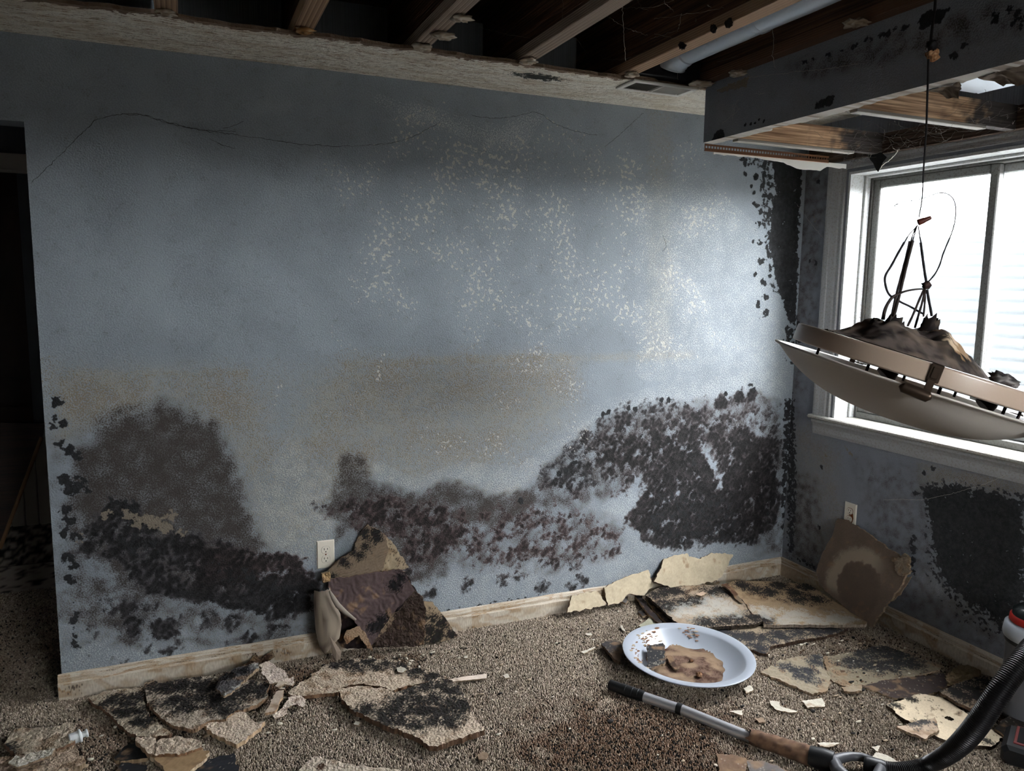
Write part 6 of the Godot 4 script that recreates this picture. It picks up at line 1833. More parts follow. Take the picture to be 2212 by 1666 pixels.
func build_bowl() -> void:
	var at := Vector3(-1.098, 0.006, 0.672)
	var o := thing("glass_shade", "white bowl-shaped glass shade lying open on the carpet, rust dried in it", "lamp shade", at)
	o.rotation = Vector3(0.02, 0.0, -0.015)
	put("bowl", bowl_mesh(0.262, 0.058, 0.135, 0.032), M.shade_floor, o)
	# dried rust
	var b := MB.new()
	var rows := []
	var cols := []
	for r in 40:
		var row := []
		var cr := []
		for k in 96:
			var a := -TAU * k / 96
			var rad := 0.155 * r / 39.0 * (1.0 + 0.12 * n_low.get_noise_2d(cos(a) * 0.2, sin(a) * 0.2))
			var p := Vector3(cos(a) * rad, 0, sin(a) * rad)
			var f := n_mid.get_noise_3dv(p + Vector3(3, 0, 0))
			var e := clampf((rad - 0.10) / 0.045, 0, 1)
			p.y = 0.0055 + maxf(0.0, 0.0035 * (0.35 + f * 1.2) * (1.0 - e * e)) + (0.058 * pow(clampf((rad - 0.135) / 0.095, 0.0, 1.0), 1.7))
			row.append(p)
			var c := lin(0.36, 0.285, 0.235).lerp(lin(0.22, 0.145, 0.105), clampf(f * 2.0 + 0.35 + 1.2 * n_fine.get_noise_3dv(p * 1.5), 0, 1))
			var ring := n_low.get_noise_3dv(p * 2.0 + Vector3(7, 0, 0))
			c = c.lerp(lin(0.52, 0.44, 0.35), clampf(ring * 1.5 + e * 0.4, 0, 0.6))
			cr.append(c)
		rows.append(row)
		cols.append(cr)
	rows.reverse()
	cols.reverse()
	var rw := []
	b.grid(rows, true, cols)
	# rows run inwards and rise, so the face looks up
	put("dried_rust", b.mesh(), M.vc, o)
	# brown smears on the inner wall and rim
	var sm := MB.new()
	for q in [[-1.9, 0.215, 0.06], [-1.75, 0.22, 0.05], [-2.1, 0.21, 0.04], [-0.95, 0.222, 0.05], [-0.8, 0.215, 0.035], [-3.0, 0.22, 0.045], [-2.6, 0.215, 0.03]]:
		for i in 14:
			var a: float = q[0] + rng.randfn(0, 0.10)
			var rr: float = q[1] + rng.randfn(0, 0.012)
			var t := clampf((rr - 0.135) / (0.262 - 0.032 - 0.135), 0.0, 1.0)
			var s := 0.003 + rng.randf() * 0.006
			sm.col = lin(0.42, 0.31, 0.22) if i % 3 else lin(0.55, 0.50, 0.42)
			lump2(sm, Vector3(cos(a) * rr, 0.058 * pow(t, 1.7) + 0.005, sin(a) * rr), Vector3(s * 1.6, 0.0012, s))
	put("rust_smears", sm.mesh(), M.vc, o)
	slab("drywall_chip", "black speckled chip standing in the white glass shade", "drywall piece", V3([-1.205,0.058,0.538,-1.168,0.058,0.537,-1.128,0.058,0.54,-1.134,0.058,0.566,-1.195,0.058,0.65,-1.205,0.058,0.676,-1.243,0.058,0.692,-1.303,0.058,0.706,-1.267,0.058,0.636]), 0.012, {"face": Color(0.140, 0.140, 0.145), "pspeck": 0.22, "stain": 0.0, "core": Color(0.40, 0.33, 0.26)}, "chips in the white glass shade", 0.004)
	slab("paper_chip", "brown curled strip beside the speckled chip in the white glass shade", "paper scrap", V3([-1.148,0.03,0.595,-1.13,0.03,0.605,-1.15,0.03,0.669,-1.145,0.03,0.686,-1.161,0.03,0.701,-1.177,0.03,0.69,-1.168,0.03,0.647]), 0.008, {"face": Color(0.200, 0.140, 0.110), "bend": 0.01}, "chips in the white glass shade", 0.004)
	var l := MB.new()
	lump(l, Vector3.ZERO, Vector3(0.011, 0.010, 0.013), 40, [lin(0.50, 0.37, 0.27), lin(0.35, 0.22, 0.15), lin(0.60, 0.48, 0.38)])
	var lo := put("rust_lump", l.mesh(), M.vc)
	lo.position = V3([-1.107,0.022,0.761])[0]
	tag(lo, "round brown lump in the rusty puddle of the white glass shade", "lump", "chips in the white glass shade")
	var l2 := MB.new()
	lump(l2, Vector3.ZERO, Vector3(0.009, 0.006, 0.007), 41, [lin(0.36, 0.24, 0.16), lin(0.25, 0.15, 0.1), lin(0.5, 0.4, 0.3)])
	var lo2 := put("rust_lump", l2.mesh(), M.vc)
	lo2.position = V3([-1.063,0.018,0.65])[0]
	tag(lo2, "small dark brown lump near the middle of the rusty puddle", "lump", "chips in the white glass shade")

func lump2(b: MB, at: Vector3, r: Vector3) -> void:
	var rows := []
	for i in 4:
		var row := []
		var la := PI * 0.5 * i / 3.0
		for k in 7:
			var a := -TAU * k / 7
			row.append(at + Vector3(cos(a) * cos(la) * r.x, sin(la) * r.y, sin(a) * cos(la) * r.z))
		rows.append(row)
	b.grid(rows, true)

# ---------- the ceiling light that hangs by its wires ----------
func wire(called: String, pts: PackedVector3Array, r, m: Material, parent: Node, sides := 7) -> void:
	var c := Curve3D.new()
	for i in pts.size():
		var t := (pts[mini(i + 1, pts.size() - 1)] - pts[maxi(i - 1, 0)]) / 6.0
		c.add_point(pts[i], -t, t)
	c.bake_interval = 0.006
	var a := []
	for q in c.get_baked_points(): a.append(q)
	var b := MB.new()
	var rr := []
	for i in a.size():
		rr.append(lerpf(r[0], r[1], float(i) / maxi(1, a.size() - 1)) if r is Array else r)
	b.tube(a, rr, sides)
	put(called, b.mesh(), m, parent)

func build_lamp() -> void:
	var R := 0.25
	var at: Vector3 = V3([-1.665,1.361,2.044])[0]
	var o := thing("pendant_light", "broken ceiling light dangling by bare wires before the window, its white bowl tilted", "ceiling light")
	var cb := Basis.from_euler(Vector3(-0.1329, -0.4057, 0.0138))
	var th := deg_to_rad(17.3)
	var U := (cb.x * cos(th) - cb.y * sin(th)).normalized()
	var V := (cb.x * sin(th) + cb.y * cos(th)).normalized()
	V = (V * cos(0.18) + cb.z * sin(0.18)).normalized()
	var Wd := U.cross(V).normalized()
	var body := Node3D.new()
	body.name = "fixture"
	o.add_child(body, true)
	var xf := Transform3D(Basis(U, V, Wd), at)
	body.transform = xf
	# glass bowl: outer shell, flared lip, inner shell
	var b := MB.new()
	var prof := [Vector2(0.0, -0.070)]
	for i in range(1, 17):
		var t := i / 16.0
		prof.append(Vector2(t * 0.238, -0.070 + 0.068 * pow(t, 3.0)))
	prof.append_array([Vector2(0.244, 0.0), Vector2(R - 0.001, 0.0015), Vector2(R, 0.0035), Vector2(R - 0.001, 0.0055), Vector2(0.243, 0.005)])
	for i in range(16, 0, -1):
		var t := i / 16.0
		prof.append(Vector2(t * 0.234, -0.065 + 0.068 * pow(t, 3.0)))
	prof.append(Vector2(0.0, -0.065))
	b.lathe(prof, 96)
	tag(put("glass_bowl", b.mesh(), M.shade_glass, body), "white frosted glass bowl")
	# metal pan: a band with a turned edge and a flat top
	var p := MB.new()
	p.lathe([Vector2(0.190, 0.018), Vector2(0.214, 0.0165), Vector2(0.219, 0.0175), Vector2(0.220, 0.020), Vector2(0.2195, 0.045), Vector2(0.2185, 0.0485), Vector2(0.214, 0.0500), Vector2(0.09, 0.0500)], 96)
	tag(put("pan_band", p.mesh(), M.band, body), "cream painted metal pan")
	# lamp holders and posts seen through the gap
	for q in [[-0.13, 0.12], [-0.02, 0.16], [0.10, 0.15], [0.19, 0.05], [-0.17, -0.02], [0.06, -0.14], [0.16, -0.12]]:
		var s := MB.new()
		s.tube([Vector3(q[0], 0.0, q[1]), Vector3(q[0], 0.020, q[1])], 0.0028, 8)
		put("post", s.mesh(), M.dark_metal, body)
	for q in [[-0.09, 0.10], [0.11, 0.07]]:
		var s := MB.new()
		s.tube([Vector3(q[0], 0.004, q[1]), Vector3(q[0] + 0.004, 0.010, q[1]), Vector3(q[0] + 0.012, 0.026, q[1])], [0.016, 0.018, 0.013], 14)
		put("lamp_holder", s.mesh(), M.dark_metal, body)
	# spring clips
	for a in [-0.33, 1.85, 3.2, 0.72]:
		var d := Vector3(sin(a), 0, cos(a))
		var tgt := Vector3(cos(a), 0, -sin(a))
		var c := MB.new()
		c.xf = Transform3D(Basis(tgt, Vector3.UP, d), Vector3.ZERO)
		c.box(Vector3(-0.002, 0.020, 0.219), Vector3(0.017, 0.050, 0.2225), 0.001)
		c.box(Vector3(0.002, 0.026, 0.222), Vector3(0.013, 0.045, 0.2245), 0.001)
		c.box(Vector3(0.000, 0.004, 0.222), Vector3(0.012, 0.024, 0.2245), 0.0008)
		put("spring_clip", c.mesh(), M.bronze, body)
		var g := MB.new()
		g.xf = c.xf
		g.tube([Vector3(-0.034, 0.002, 0.250), Vector3(-0.032, 0.0, 0.2515), Vector3(0.006, -0.003, 0.2515), Vector3(0.008, -0.002, 0.250)], [0.006, 0.0095, 0.0095, 0.006], 12)
		put("clip_roll", g.mesh(), M.bronze, body)
	# charred insulation heaped on the pan, with two ragged horns
	var m := MB.new()
	var hu := [-0.172, -0.150, -0.132, -0.108, -0.088, -0.066, -0.040, -0.015, 0.008, 0.030, 0.055, 0.080, 0.102, 0.116, 0.124]
	var hv := [0.050, 0.056, 0.064, 0.088, 0.098, 0.102, 0.096, 0.100, 0.116, 0.108, 0.094, 0.083, 0.068, 0.058, 0.051]
	var rows := []
	var cols := []
	for i in 85:
		var s := i / 84.0 * 14.0
		var k := mini(int(s), 13)
		var uu := lerpf(hu[k], hu[k + 1], s - k)
		var hh := lerpf(hv[k], hv[k + 1], s - k)
		var wm := 0.125 * sqrt(maxf(0.02, 1.0 - pow((uu + 0.024) / 0.155, 2.0)))
		var row := []
		var cr := []
		for j in 61:
			var t := lerpf(-1.0, 1.0, j / 60.0)
			var base := 0.052
			var q := Vector3(uu, base + (hh - base) * (1.0 - pow(absf(t), 2.2)), t * wm)
			var f := n_mid.get_noise_3dv(q * 1.5)
			var f2 := n_low.get_noise_3dv(q * 3.0)
			var crease := 1.0 - absf(n_low.get_noise_3dv(q * Vector3(2.0, 6.0, 4.0) + Vector3(9, 0, 0))) * 4.0
			q.y += (f * 0.006 + f2 * 0.006 - maxf(0.0, crease) * 0.003) * (1.0 - t * t)
			row.append(q)
			var c := lin(0.36, 0.32, 0.295).lerp(lin(0.17, 0.15, 0.145), clampf(f * 1.5 + 0.25 + maxf(0.0, crease) * 0.3, 0, 1))  # creases are darkened in the colour as well as sunk
			c = c.lerp(lin(0.46, 0.40, 0.35), clampf(f2 * 1.3, 0, 0.7))
			# tan and cream bare spots near the right horn, char around them
			var sp := Vector2((uu - 0.040) / 0.034, (q.y - 0.092) / 0.022)
			if t > -0.2:
				var e := sp.length() + f * 0.8
				if e < 1.6: c = c.lerp(lin(0.05, 0.047, 0.047), clampf((1.6 - e) * 1.6, 0, 0.8))
				if e < 0.85: c = lin(0.58, 0.47, 0.35)
				var e2 := Vector2((uu - 0.018) / 0.020, (q.y - 0.104) / 0.016).length() + f * 1.4
				if e2 < 0.8: c = lin(0.78, 0.69, 0.58)
			cr.append(c)
		rows.append(row)
		cols.append(cr)
	m.grid(rows, false, cols)
	tag(put("charred_insulation", m.mesh(), M.vc, body), "charred brown insulation with a tan scab")
	for q in [[-0.062, 0.100, 0.022, 0.030, 0.010], [0.004, 0.108, 0.020, 0.042, 0.0], [-0.095, 0.092, 0.016, 0.022, 0.012]]:
		var hn := MB.new()
		var hr := []
		var hc := []
		for r in 7:
			var t := r / 6.0
			var row := []
			var cr := []
			for k in 18:
				var a := -TAU * k / 18
				var rad: float = q[2] * (1.0 - 0.35 * t) * (1.0 + 0.3 * n_mid.get_noise_3d(cos(a) * 0.1, t * 0.2, sin(a) * 0.1 + q[0] * 9.0))
				var pt := Vector3(q[0] + cos(a) * rad - t * 0.004, q[1] - 0.020 + t * (q[3] + 0.014 * n_mid.get_noise_2d(a * 0.08, q[0] * 50.0)), q[4] + sin(a) * rad)
				row.append(pt)
				cr.append(lin(0.12, 0.11, 0.105).lerp(lin(0.27, 0.235, 0.20), clampf(n_mid.get_noise_3dv(pt * 2.0) * 1.6 + 0.2, 0, 1)))
			hr.append(row)
			hc.append(cr)
		hn.grid(hr, true, hc)
		put("ragged_horn", hn.mesh(), M.vc, body)
	# crushed foil at the right edge
	var fo := MB.new()
	lump(fo, Vector3(0.150, 0.060, 0.03), Vector3(0.024, 0.012, 0.02), 61, [lin(0.40, 0.38, 0.37), lin(0.12, 0.11, 0.11), lin(0.65, 0.63, 0.61)], 20)
	put("foil_scrap", fo.mesh(), M.vc_satin, body)
	# wires
	var W := Node3D.new()
	W.name = "wiring"
	o.add_child(W, true)
	var hook: Vector3 = V3([-1.578,2.19,1.961])[0]
	wire("cord", PackedVector3Array([Vector3(hook.x, 2.345, hook.z), hook]) + V3([-1.585,2.082,1.974,-1.59,2.043,1.977,-1.592,2.028,1.978,-1.596,2.002,1.98]), [0.0022, 0.0026], M.cord, W)
	wire("lead", V3([-1.601,1.97,1.983,-1.605,1.908,1.99,-1.611,1.83,1.999,-1.618,1.76,2.006,-1.623,1.708,2.012,-1.63,1.673,2.014]), [0.0022, 0.0012], M.cord, W)
	var nut := MB.new()
	var n0: Vector3 = V3([-1.632,1.663,2.014])[0]
	var n1: Vector3 = V3([-1.613,1.673,2.027])[0]
	nut.tube([n0, n0.lerp(n1, 0.05), n0.lerp(n1, 0.5), n0.lerp(n1, 0.55), n0.lerp(n1, 0.97), n1], [0.003, 0.0062, 0.0056, 0.0048, 0.0040, 0.0030], 12)
	tag(put("wire_nut", nut.mesh(), mat(0.5, 0.0, Color(0.30, 0.12, 0.08)), W), "red-brown wire nut")
	wire("copper", V3([-1.632,1.659,2.015,-1.641,1.649,2.013,-1.649,1.64,2.011,-1.657,1.625,2.009]), 0.0012, M.cord, W)
	wire("sleeve", V3([-1.657,1.626,2.009,-1.669,1.605,2.007,-1.682,1.581,2.005,-1.691,1.566,2.003,-1.694,1.554,2.004,-1.691,1.537,2.007,-1.687,1.528,2.01,-1.682,1.522,2.014]), 0.0022, M.cord, W)
	wire("sleeve", V3([-1.678,1.525,2.009,-1.664,1.514,2.017,-1.648,1.506,2.025,-1.632,1.496,2.033,-1.624,1.492,2.037]), 0.0020, M.cord, W)
	wire("copper", V3([-1.635,1.657,2.014,-1.641,1.643,2.014,-1.646,1.627,2.014]), 0.0012, M.cord, W)
	wire("copper", V3([-1.636,1.657,2.017,-1.641,1.642,2.017,-1.645,1.628,2.017]), 0.0012, M.cord, W)
	wire("sleeve", V3([-1.647,1.628,2.013,-1.654,1.599,2.014,-1.664,1.564,2.015,-1.673,1.534,2.016,-1.68,1.507,2.017,-1.685,1.481,2.018]), 0.0026, M.sleeve, W)
	wire("sleeve", V3([-1.645,1.629,2.018,-1.655,1.595,2.019,-1.663,1.564,2.02,-1.673,1.525,2.021,-1.68,1.501,2.022,-1.685,1.482,2.022]), 0.0026, M.sleeve, W)
	wire("copper", V3([-1.631,1.657,2.016,-1.63,1.643,2.018,-1.628,1.625,2.022]), 0.0012, M.cord, W)
	wire("sleeve", V3([-1.628,1.626,2.021,-1.626,1.599,2.026,-1.624,1.573,2.031,-1.622,1.553,2.035]), 0.0024, M.cord, W)
	var kn := MB.new()
	lump(kn, V3([-1.622,1.546,2.036])[0], Vector3(0.0085, 0.0075, 0.008), 71, [lin(0.22, 0.16, 0.15), lin(0.10, 0.08, 0.08), lin(0.45, 0.38, 0.33)])
	put("taped_joint", kn.mesh(), M.vc, W)
	wire("loose_wire", V3([-1.617,1.554,2.037,-1.606,1.568,2.04,-1.597,1.585,2.041,-1.591,1.604,2.041,-1.583,1.622,2.041,-1.574,1.644,2.042,-1.568,1.665,2.042,-1.565,1.687,2.04,-1.566,1.702,2.037,-1.571,1.713,2.033,-1.58,1.719,2.028,-1.592,1.72,2.024,-1.604,1.716,2.019,-1.616,1.711,2.014,-1.628,1.707,2.01,-1.645,1.704,2.003,-1.657,1.702,1.998,-1.665,1.699,1.995,-1.672,1.694,1.993]), [0.0015, 0.0008], M.cord, W)
	wire("hook_end", V3([-1.665,1.698,1.995,-1.673,1.694,1.992,-1.668,1.694,1.994]), [0.0014, 0.0007], M.cord, W)
	wire("sleeve", V3([-1.626,1.539,2.035,-1.636,1.517,2.034,-1.647,1.491,2.033,-1.658,1.469,2.032]), 0.0022, M.sleeve, W)
	wire("sleeve", V3([-1.626,1.538,2.038,-1.633,1.513,2.039,-1.641,1.486,2.039,-1.648,1.466,2.04]), 0.0022, M.sleeve, W)
	wire("sleeve", V3([-1.619,1.538,2.036,-1.617,1.521,2.039,-1.615,1.504,2.043,-1.613,1.488,2.046]), 0.0025, M.cord, W)
	wire("sleeve", V3([-1.624,1.536,2.036,-1.626,1.513,2.039,-1.629,1.487,2.041]), 0.0018, M.sleeve, W)
	wire("sleeve", V3([-1.633,1.539,2.039,-1.646,1.538,2.033,-1.661,1.535,2.027,-1.674,1.53,2.022,-1.685,1.524,2.018,-1.693,1.514,2.016,-1.7,1.5,2.015,-1.705,1.481,2.016]), [0.0014, 0.0036], M.sleeve, W)
	# old junction scrap on the cord, a wire nut above a knob of torn paper
	var j := thing("cord_scrap", "tan paper scrap and black wire nut caught on the pendant cord, high up", "scrap")
	var jb := MB.new()
	lump(jb, V3([-1.594,1.979,1.985])[0], Vector3(0.012, 0.011, 0.009), 81, [lin(0.62, 0.45, 0.31), lin(0.40, 0.27, 0.19), lin(0.75, 0.62, 0.48)], 20)
	put("paper_knob", jb.mesh(), M.vc, j)
	var jn := MB.new()
	lump(jn, V3([-1.603,1.993,1.99])[0], Vector3(0.012, 0.0085, 0.008), 83, [lin(0.05, 0.05, 0.055), lin(0.03, 0.03, 0.03), lin(0.12, 0.12, 0.12)], 16)
	put("wire_nut", jn.mesh(), M.vc_satin, j)

# ---------- vacuum cleaner: wand, hose, body ----------
func build_vacuum() -> void:
	var vc := thing("vacuum_cleaner", "vacuum cleaner with silver wand on the carpet, black corrugated hose and grey-red body", "vacuum cleaner")
	var w := Node3D.new()
	w.name = "wand"
	vc.add_child(w, true)
	var P := V3([-1.476,0.024,0.698,-1.452,0.024,0.74,-1.403,0.024,0.816,-1.4,0.024,0.824,-1.332,0.024,0.932,-1.321,0.024,0.949,-1.206,0.024,1.179])
	var tip := MB.new()
	tip.tube([P[0], P[0].lerp(P[1], 0.1), P[1], P[1].lerp(P[2], 0.05), P[1].lerp(P[2], 0.5), P[1].lerp(P[2], 0.55), P[2], P[3]], [0.015, 0.0195, 0.0195, 0.021, 0.021, 0.020, 0.020, 0.018], 20)
	tag(put("black_end", tip.mesh(), M.black_plastic, w), "black ribbed end of the wand")
	for q in [0.25, 0.55, 0.80]:
		var rg := MB.new()
		var c := P[1].lerp(P[2], q)
		var d := (P[2] - P[1]).normalized() * 0.002
		rg.tube([c - d * 1.5, c - d, c + d, c + d * 1.5], [0.0195, 0.0217, 0.0217, 0.0195], 20, false)
		put("end_ring", rg.mesh(), M.black_plastic, w)
	var tube := MB.new()
	tube.tube([P[3], P[4], P[5], P[6]], 0.0182, 24)
	tag(put("silver_tube", tube.mesh(), M.aluminium, w), "silver tube")
	var clip := MB.new()
	clip.tube([P[4], P[4].lerp(P[5], 0.02), P[4].lerp(P[5], 0.98), P[5]], [0.018, 0.0205, 0.0205, 0.018], 20, false)
	put("clip_ring", clip.mesh(), M.black_plastic, w)
	var lug := MB.new()
	lump(lug, P[4].lerp(P[5], 0.5) + Vector3(0.0, 0.0, 0.016), Vector3(0.008, 0.010, 0.010), 90, [lin(0.04, 0.04, 0.04), lin(0.03, 0.03, 0.03), lin(0.06, 0.06, 0.06)], 12)
	put("clip_lug", lug.mesh(), M.vc_satin, w)
	# cuff of brown paper tape: crumpled tube
	var Q := V3([-1.209,0.028,1.173,-1.184,0.028,1.217,-1.141,0.028,1.279,-1.097,0.028,1.34])
	var rows := []
	var cols := []
	for i in 31:
		var t := i / 30.0
		var c := Q[0].lerp(Q[3], t)
		var ax := (Q[3] - Q[0]).normalized()
		var sd := ax.cross(Vector3.UP).normalized()
		var row := []
		var cr := []
		for k in 30:
			var a := -TAU * k / 30
			var f := n_mid.get_noise_3d(t * 0.3, cos(a) * 0.05, sin(a) * 0.05)
			var rad := lerpf(0.026, 0.034, t) * (1.0 + f * 0.18)
			var start := ax * ((0.018 * n_low.get_noise_2d(a * 0.1, 3.0) + (0.03 if sin(a) < 0 else 0.0)) if i == 0 else 0.0)
			row.append(c + start + sd * cos(a) * rad + Vector3.UP * sin(a) * rad * 0.92)
			cr.append(lin(0.40, 0.305, 0.235).lerp(lin(0.27, 0.20, 0.155), clampf(f * 1.3 + 0.3, 0, 1)))
		rows.append(row)
		cols.append(cr)
	rows.reverse()
	cols.reverse()
	var cuff := MB.new()
	cuff.grid(rows, true, cols)
	tag(put("paper_cuff", cuff.mesh(), M.vc, w), "brown paper cuff")
	# handle grip: swollen neck that splits into a loop
	var Hh := V3([-1.106,0.034,1.34,-1.083,0.034,1.371,-1.063,0.034,1.399])
	var nk := MB.new()
	nk.tube([Hh[0], Hh[1], Hh[2]], [0.030, 0.035, 0.034], 20)
	put("handle_neck", nk.mesh(), M.black_plastic, w)
	var lp := V3([-1.065,0.04,1.401,-1.03,0.04,1.397,-0.991,0.04,1.402,-0.962,0.04,1.419,-0.948,0.04,1.45,-0.958,0.04,1.487,-1,0.04,1.514,-1.059,0.04,1.519,-1.095,0.04,1.495,-1.091,0.04,1.448,-1.065,0.04,1.401])
	var la := []
	for q in lp: la.append(q)
	var lm := MB.new()
	lm.tube(la, [0.020, 0.016, 0.014, 0.014, 0.015, 0.017, 0.019, 0.020, 0.021, 0.022, 0.020], 14)
	put("handle_loop", lm.mesh(), M.grip, w)
	# corrugated hose: swivel cuff on the floor, then up and out to the right
	var h := Node3D.new()
	h.name = "hose"
	vc.add_child(h, true)
	var cv := Curve3D.new()
	var hp := V3([-0.96,0.034,1.451,-0.908,0.034,1.502]) + V3([-0.823,0.045,1.532]) + V3([-0.808,0.116,1.594]) + V3([-0.802,0.208,1.649]) + V3([-0.776,0.299,1.68]) + V3([-0.732,0.387,1.697]) + V3([-0.659,0.45,1.697]) + V3([-0.553,0.471,1.674]) + V3([-0.401,0.407,1.628]) + V3([-0.28,0.284,1.588])
	for i in hp.size():
		var t := (hp[mini(i + 1, hp.size() - 1)] - hp[maxi(i - 1, 0)]) / 6.0
		cv.add_point(hp[i], -t, t)
	cv.bake_interval = 0.0019
	var pts := []
	for q in cv.get_baked_points(): pts.append(q)
	var rr := []
	for i in pts.size():
		var t := float(i) / pts.size()
		var r := lerpf(0.022, 0.031, sstep(0.12, 0.35, t)) * lerpf(1.0, 0.88, sstep(0.6, 0.95, t))
		rr.append(r + (0.0016 if i % 4 < 2 else -0.0016))
	var hm := MB.new()
	hm.tube(pts, rr, 24)
	put("corrugated_tube", hm.mesh(), M.hose, h)
	var sw := MB.new()
	sw.tube(V3([-0.976,0.034,1.44,-0.971,0.034,1.447,-0.942,0.034,1.479,-0.934,0.034,1.485]), [0.020, 0.026, 0.026, 0.022], 20)
	put("swivel_cuff", sw.mesh(), M.black_plastic, h)
	# upright body at the right edge
	var v := Node3D.new()
	v.name = "body"
	v.position = Vector3(-0.162, 0, 1.43)
	vc.add_child(v, true)
	var bd := MB.new()
	bd.lathe([Vector2(0.0, 0.012), Vector2(0.088, 0.012), Vector2(0.092, 0.03), Vector2(0.090, 0.16), Vector2(0.0905, 0.30), Vector2(0.088, 0.305), Vector2(0.0, 0.305)], 40)
	put("dust_canister", bd.mesh(), M.grey_plastic, v)
	var win := MB.new()
	win.lathe([Vector2(0.0915, 0.09), Vector2(0.0925, 0.095), Vector2(0.0920, 0.245), Vector2(0.0912, 0.25)], 40)
	var sh := MB.new()
	sh.lathe([Vector2(0.0895, 0.297), Vector2(0.100, 0.306), Vector2(0.103, 0.322), Vector2(0.099, 0.352), Vector2(0.080, 0.362), Vector2(0.0, 0.362)], 40)
	put("lid", sh.mesh(), mat(0.35, 0.0, Color(0.62, 0.64, 0.66)), v)
	var bk := MB.new()
	bk.lathe([Vector2(0.091, 0.286), Vector2(0.0955, 0.290), Vector2(0.0955, 0.304), Vector2(0.091, 0.307)], 40)
	put("dark_seam", bk.mesh(), M.black_plastic, v)
	var rd := MB.new()
	rd.lathe([Vector2(0.081, 0.360), Vector2(0.087, 0.366), Vector2(0.085, 0.384), Vector2(0.078, 0.388)], 40)
	tag(put("red_ring", rd.mesh(), mat(0.4, 0.0, Color(0.60, 0.12, 0.10)), v), "red ring")
	var tp := MB.new()
	tp.lathe([Vector2(0.079, 0.385), Vector2(0.077, 0.405), Vector2(0.060, 0.418), Vector2(0.0, 0.422)], 40)
	put("dark_cap", tp.mesh(), mat(0.25, 0.0, Color(0.10, 0.12, 0.12)), v)
	var hd := MB.new()
	hd.tube([Vector3(0.06, 0.40, -0.03), Vector3(0.075, 0.60, -0.03), Vector3(0.06, 0.85, -0.03)], 0.016, 14)
	put("handle", hd.mesh(), M.black_plastic, v)
	# black tool in the corner of the picture, with a red-lined recess
	var t := thing("battery_tool", "black tool housing with a red-lined slot, in the bottom right corner of the picture", "power tool", V3([-0.42,0,1.604])[0])
	t.rotation.y = 0.5
	var tb := MB.new()
	tb.box(Vector3(-0.085, 0.010, -0.075), Vector3(0.085, 0.075, 0.075), 0.014)
	put("housing", tb.mesh(), M.black_plastic, t)
	var sl := MB.new()
	sl.box(Vector3(-0.050, 0.073, -0.045), Vector3(0.075, 0.0785, 0.0), 0.002)
	tag(put("red_slot_rim", sl.mesh(), mat(0.5, 0.0, Color(0.34, 0.10, 0.09)), t), "dull red slot rim")
	put("slot", box_mesh(Vector3(-0.040, 0.077, -0.036), Vector3(0.070, 0.0795, -0.009), 0.001), M.black_hole, t)
	var la2 := MB.new()
	la2.box(Vector3(-0.065, 0.073, 0.018), Vector3(-0.020, 0.081, 0.055), 0.003)
	put("latch", la2.mesh(), M.grey_plastic_dark, t)

# ---------- cobwebs ----------
func strand(b: MB, pts: PackedVector3Array, r: float, fuzz := 0.0, sd := 0.0) -> void:
	var c := Curve3D.new()
	for i in pts.size():
		var t := (pts[mini(i + 1, pts.size() - 1)] - pts[maxi(i - 1, 0)]) / 6.0
		c.add_point(pts[i], -t, t)
	c.bake_interval = 0.012
	var a := []
	var rr := []
	var k := 0
	for q in c.get_baked_points():
		a.append(q + Vector3(n_mid.get_noise_2d(k * 0.02, sd), n_mid.get_noise_2d(k * 0.02, sd + 5.0), n_mid.get_noise_2d(k * 0.02, sd + 9.0)) * 0.004)
		rr.append(r * (1.0 + fuzz * n_mid.get_noise_2d(k * 0.05, sd + 20.0)))
		k += 1
	b.tube(a, rr, 4, false)

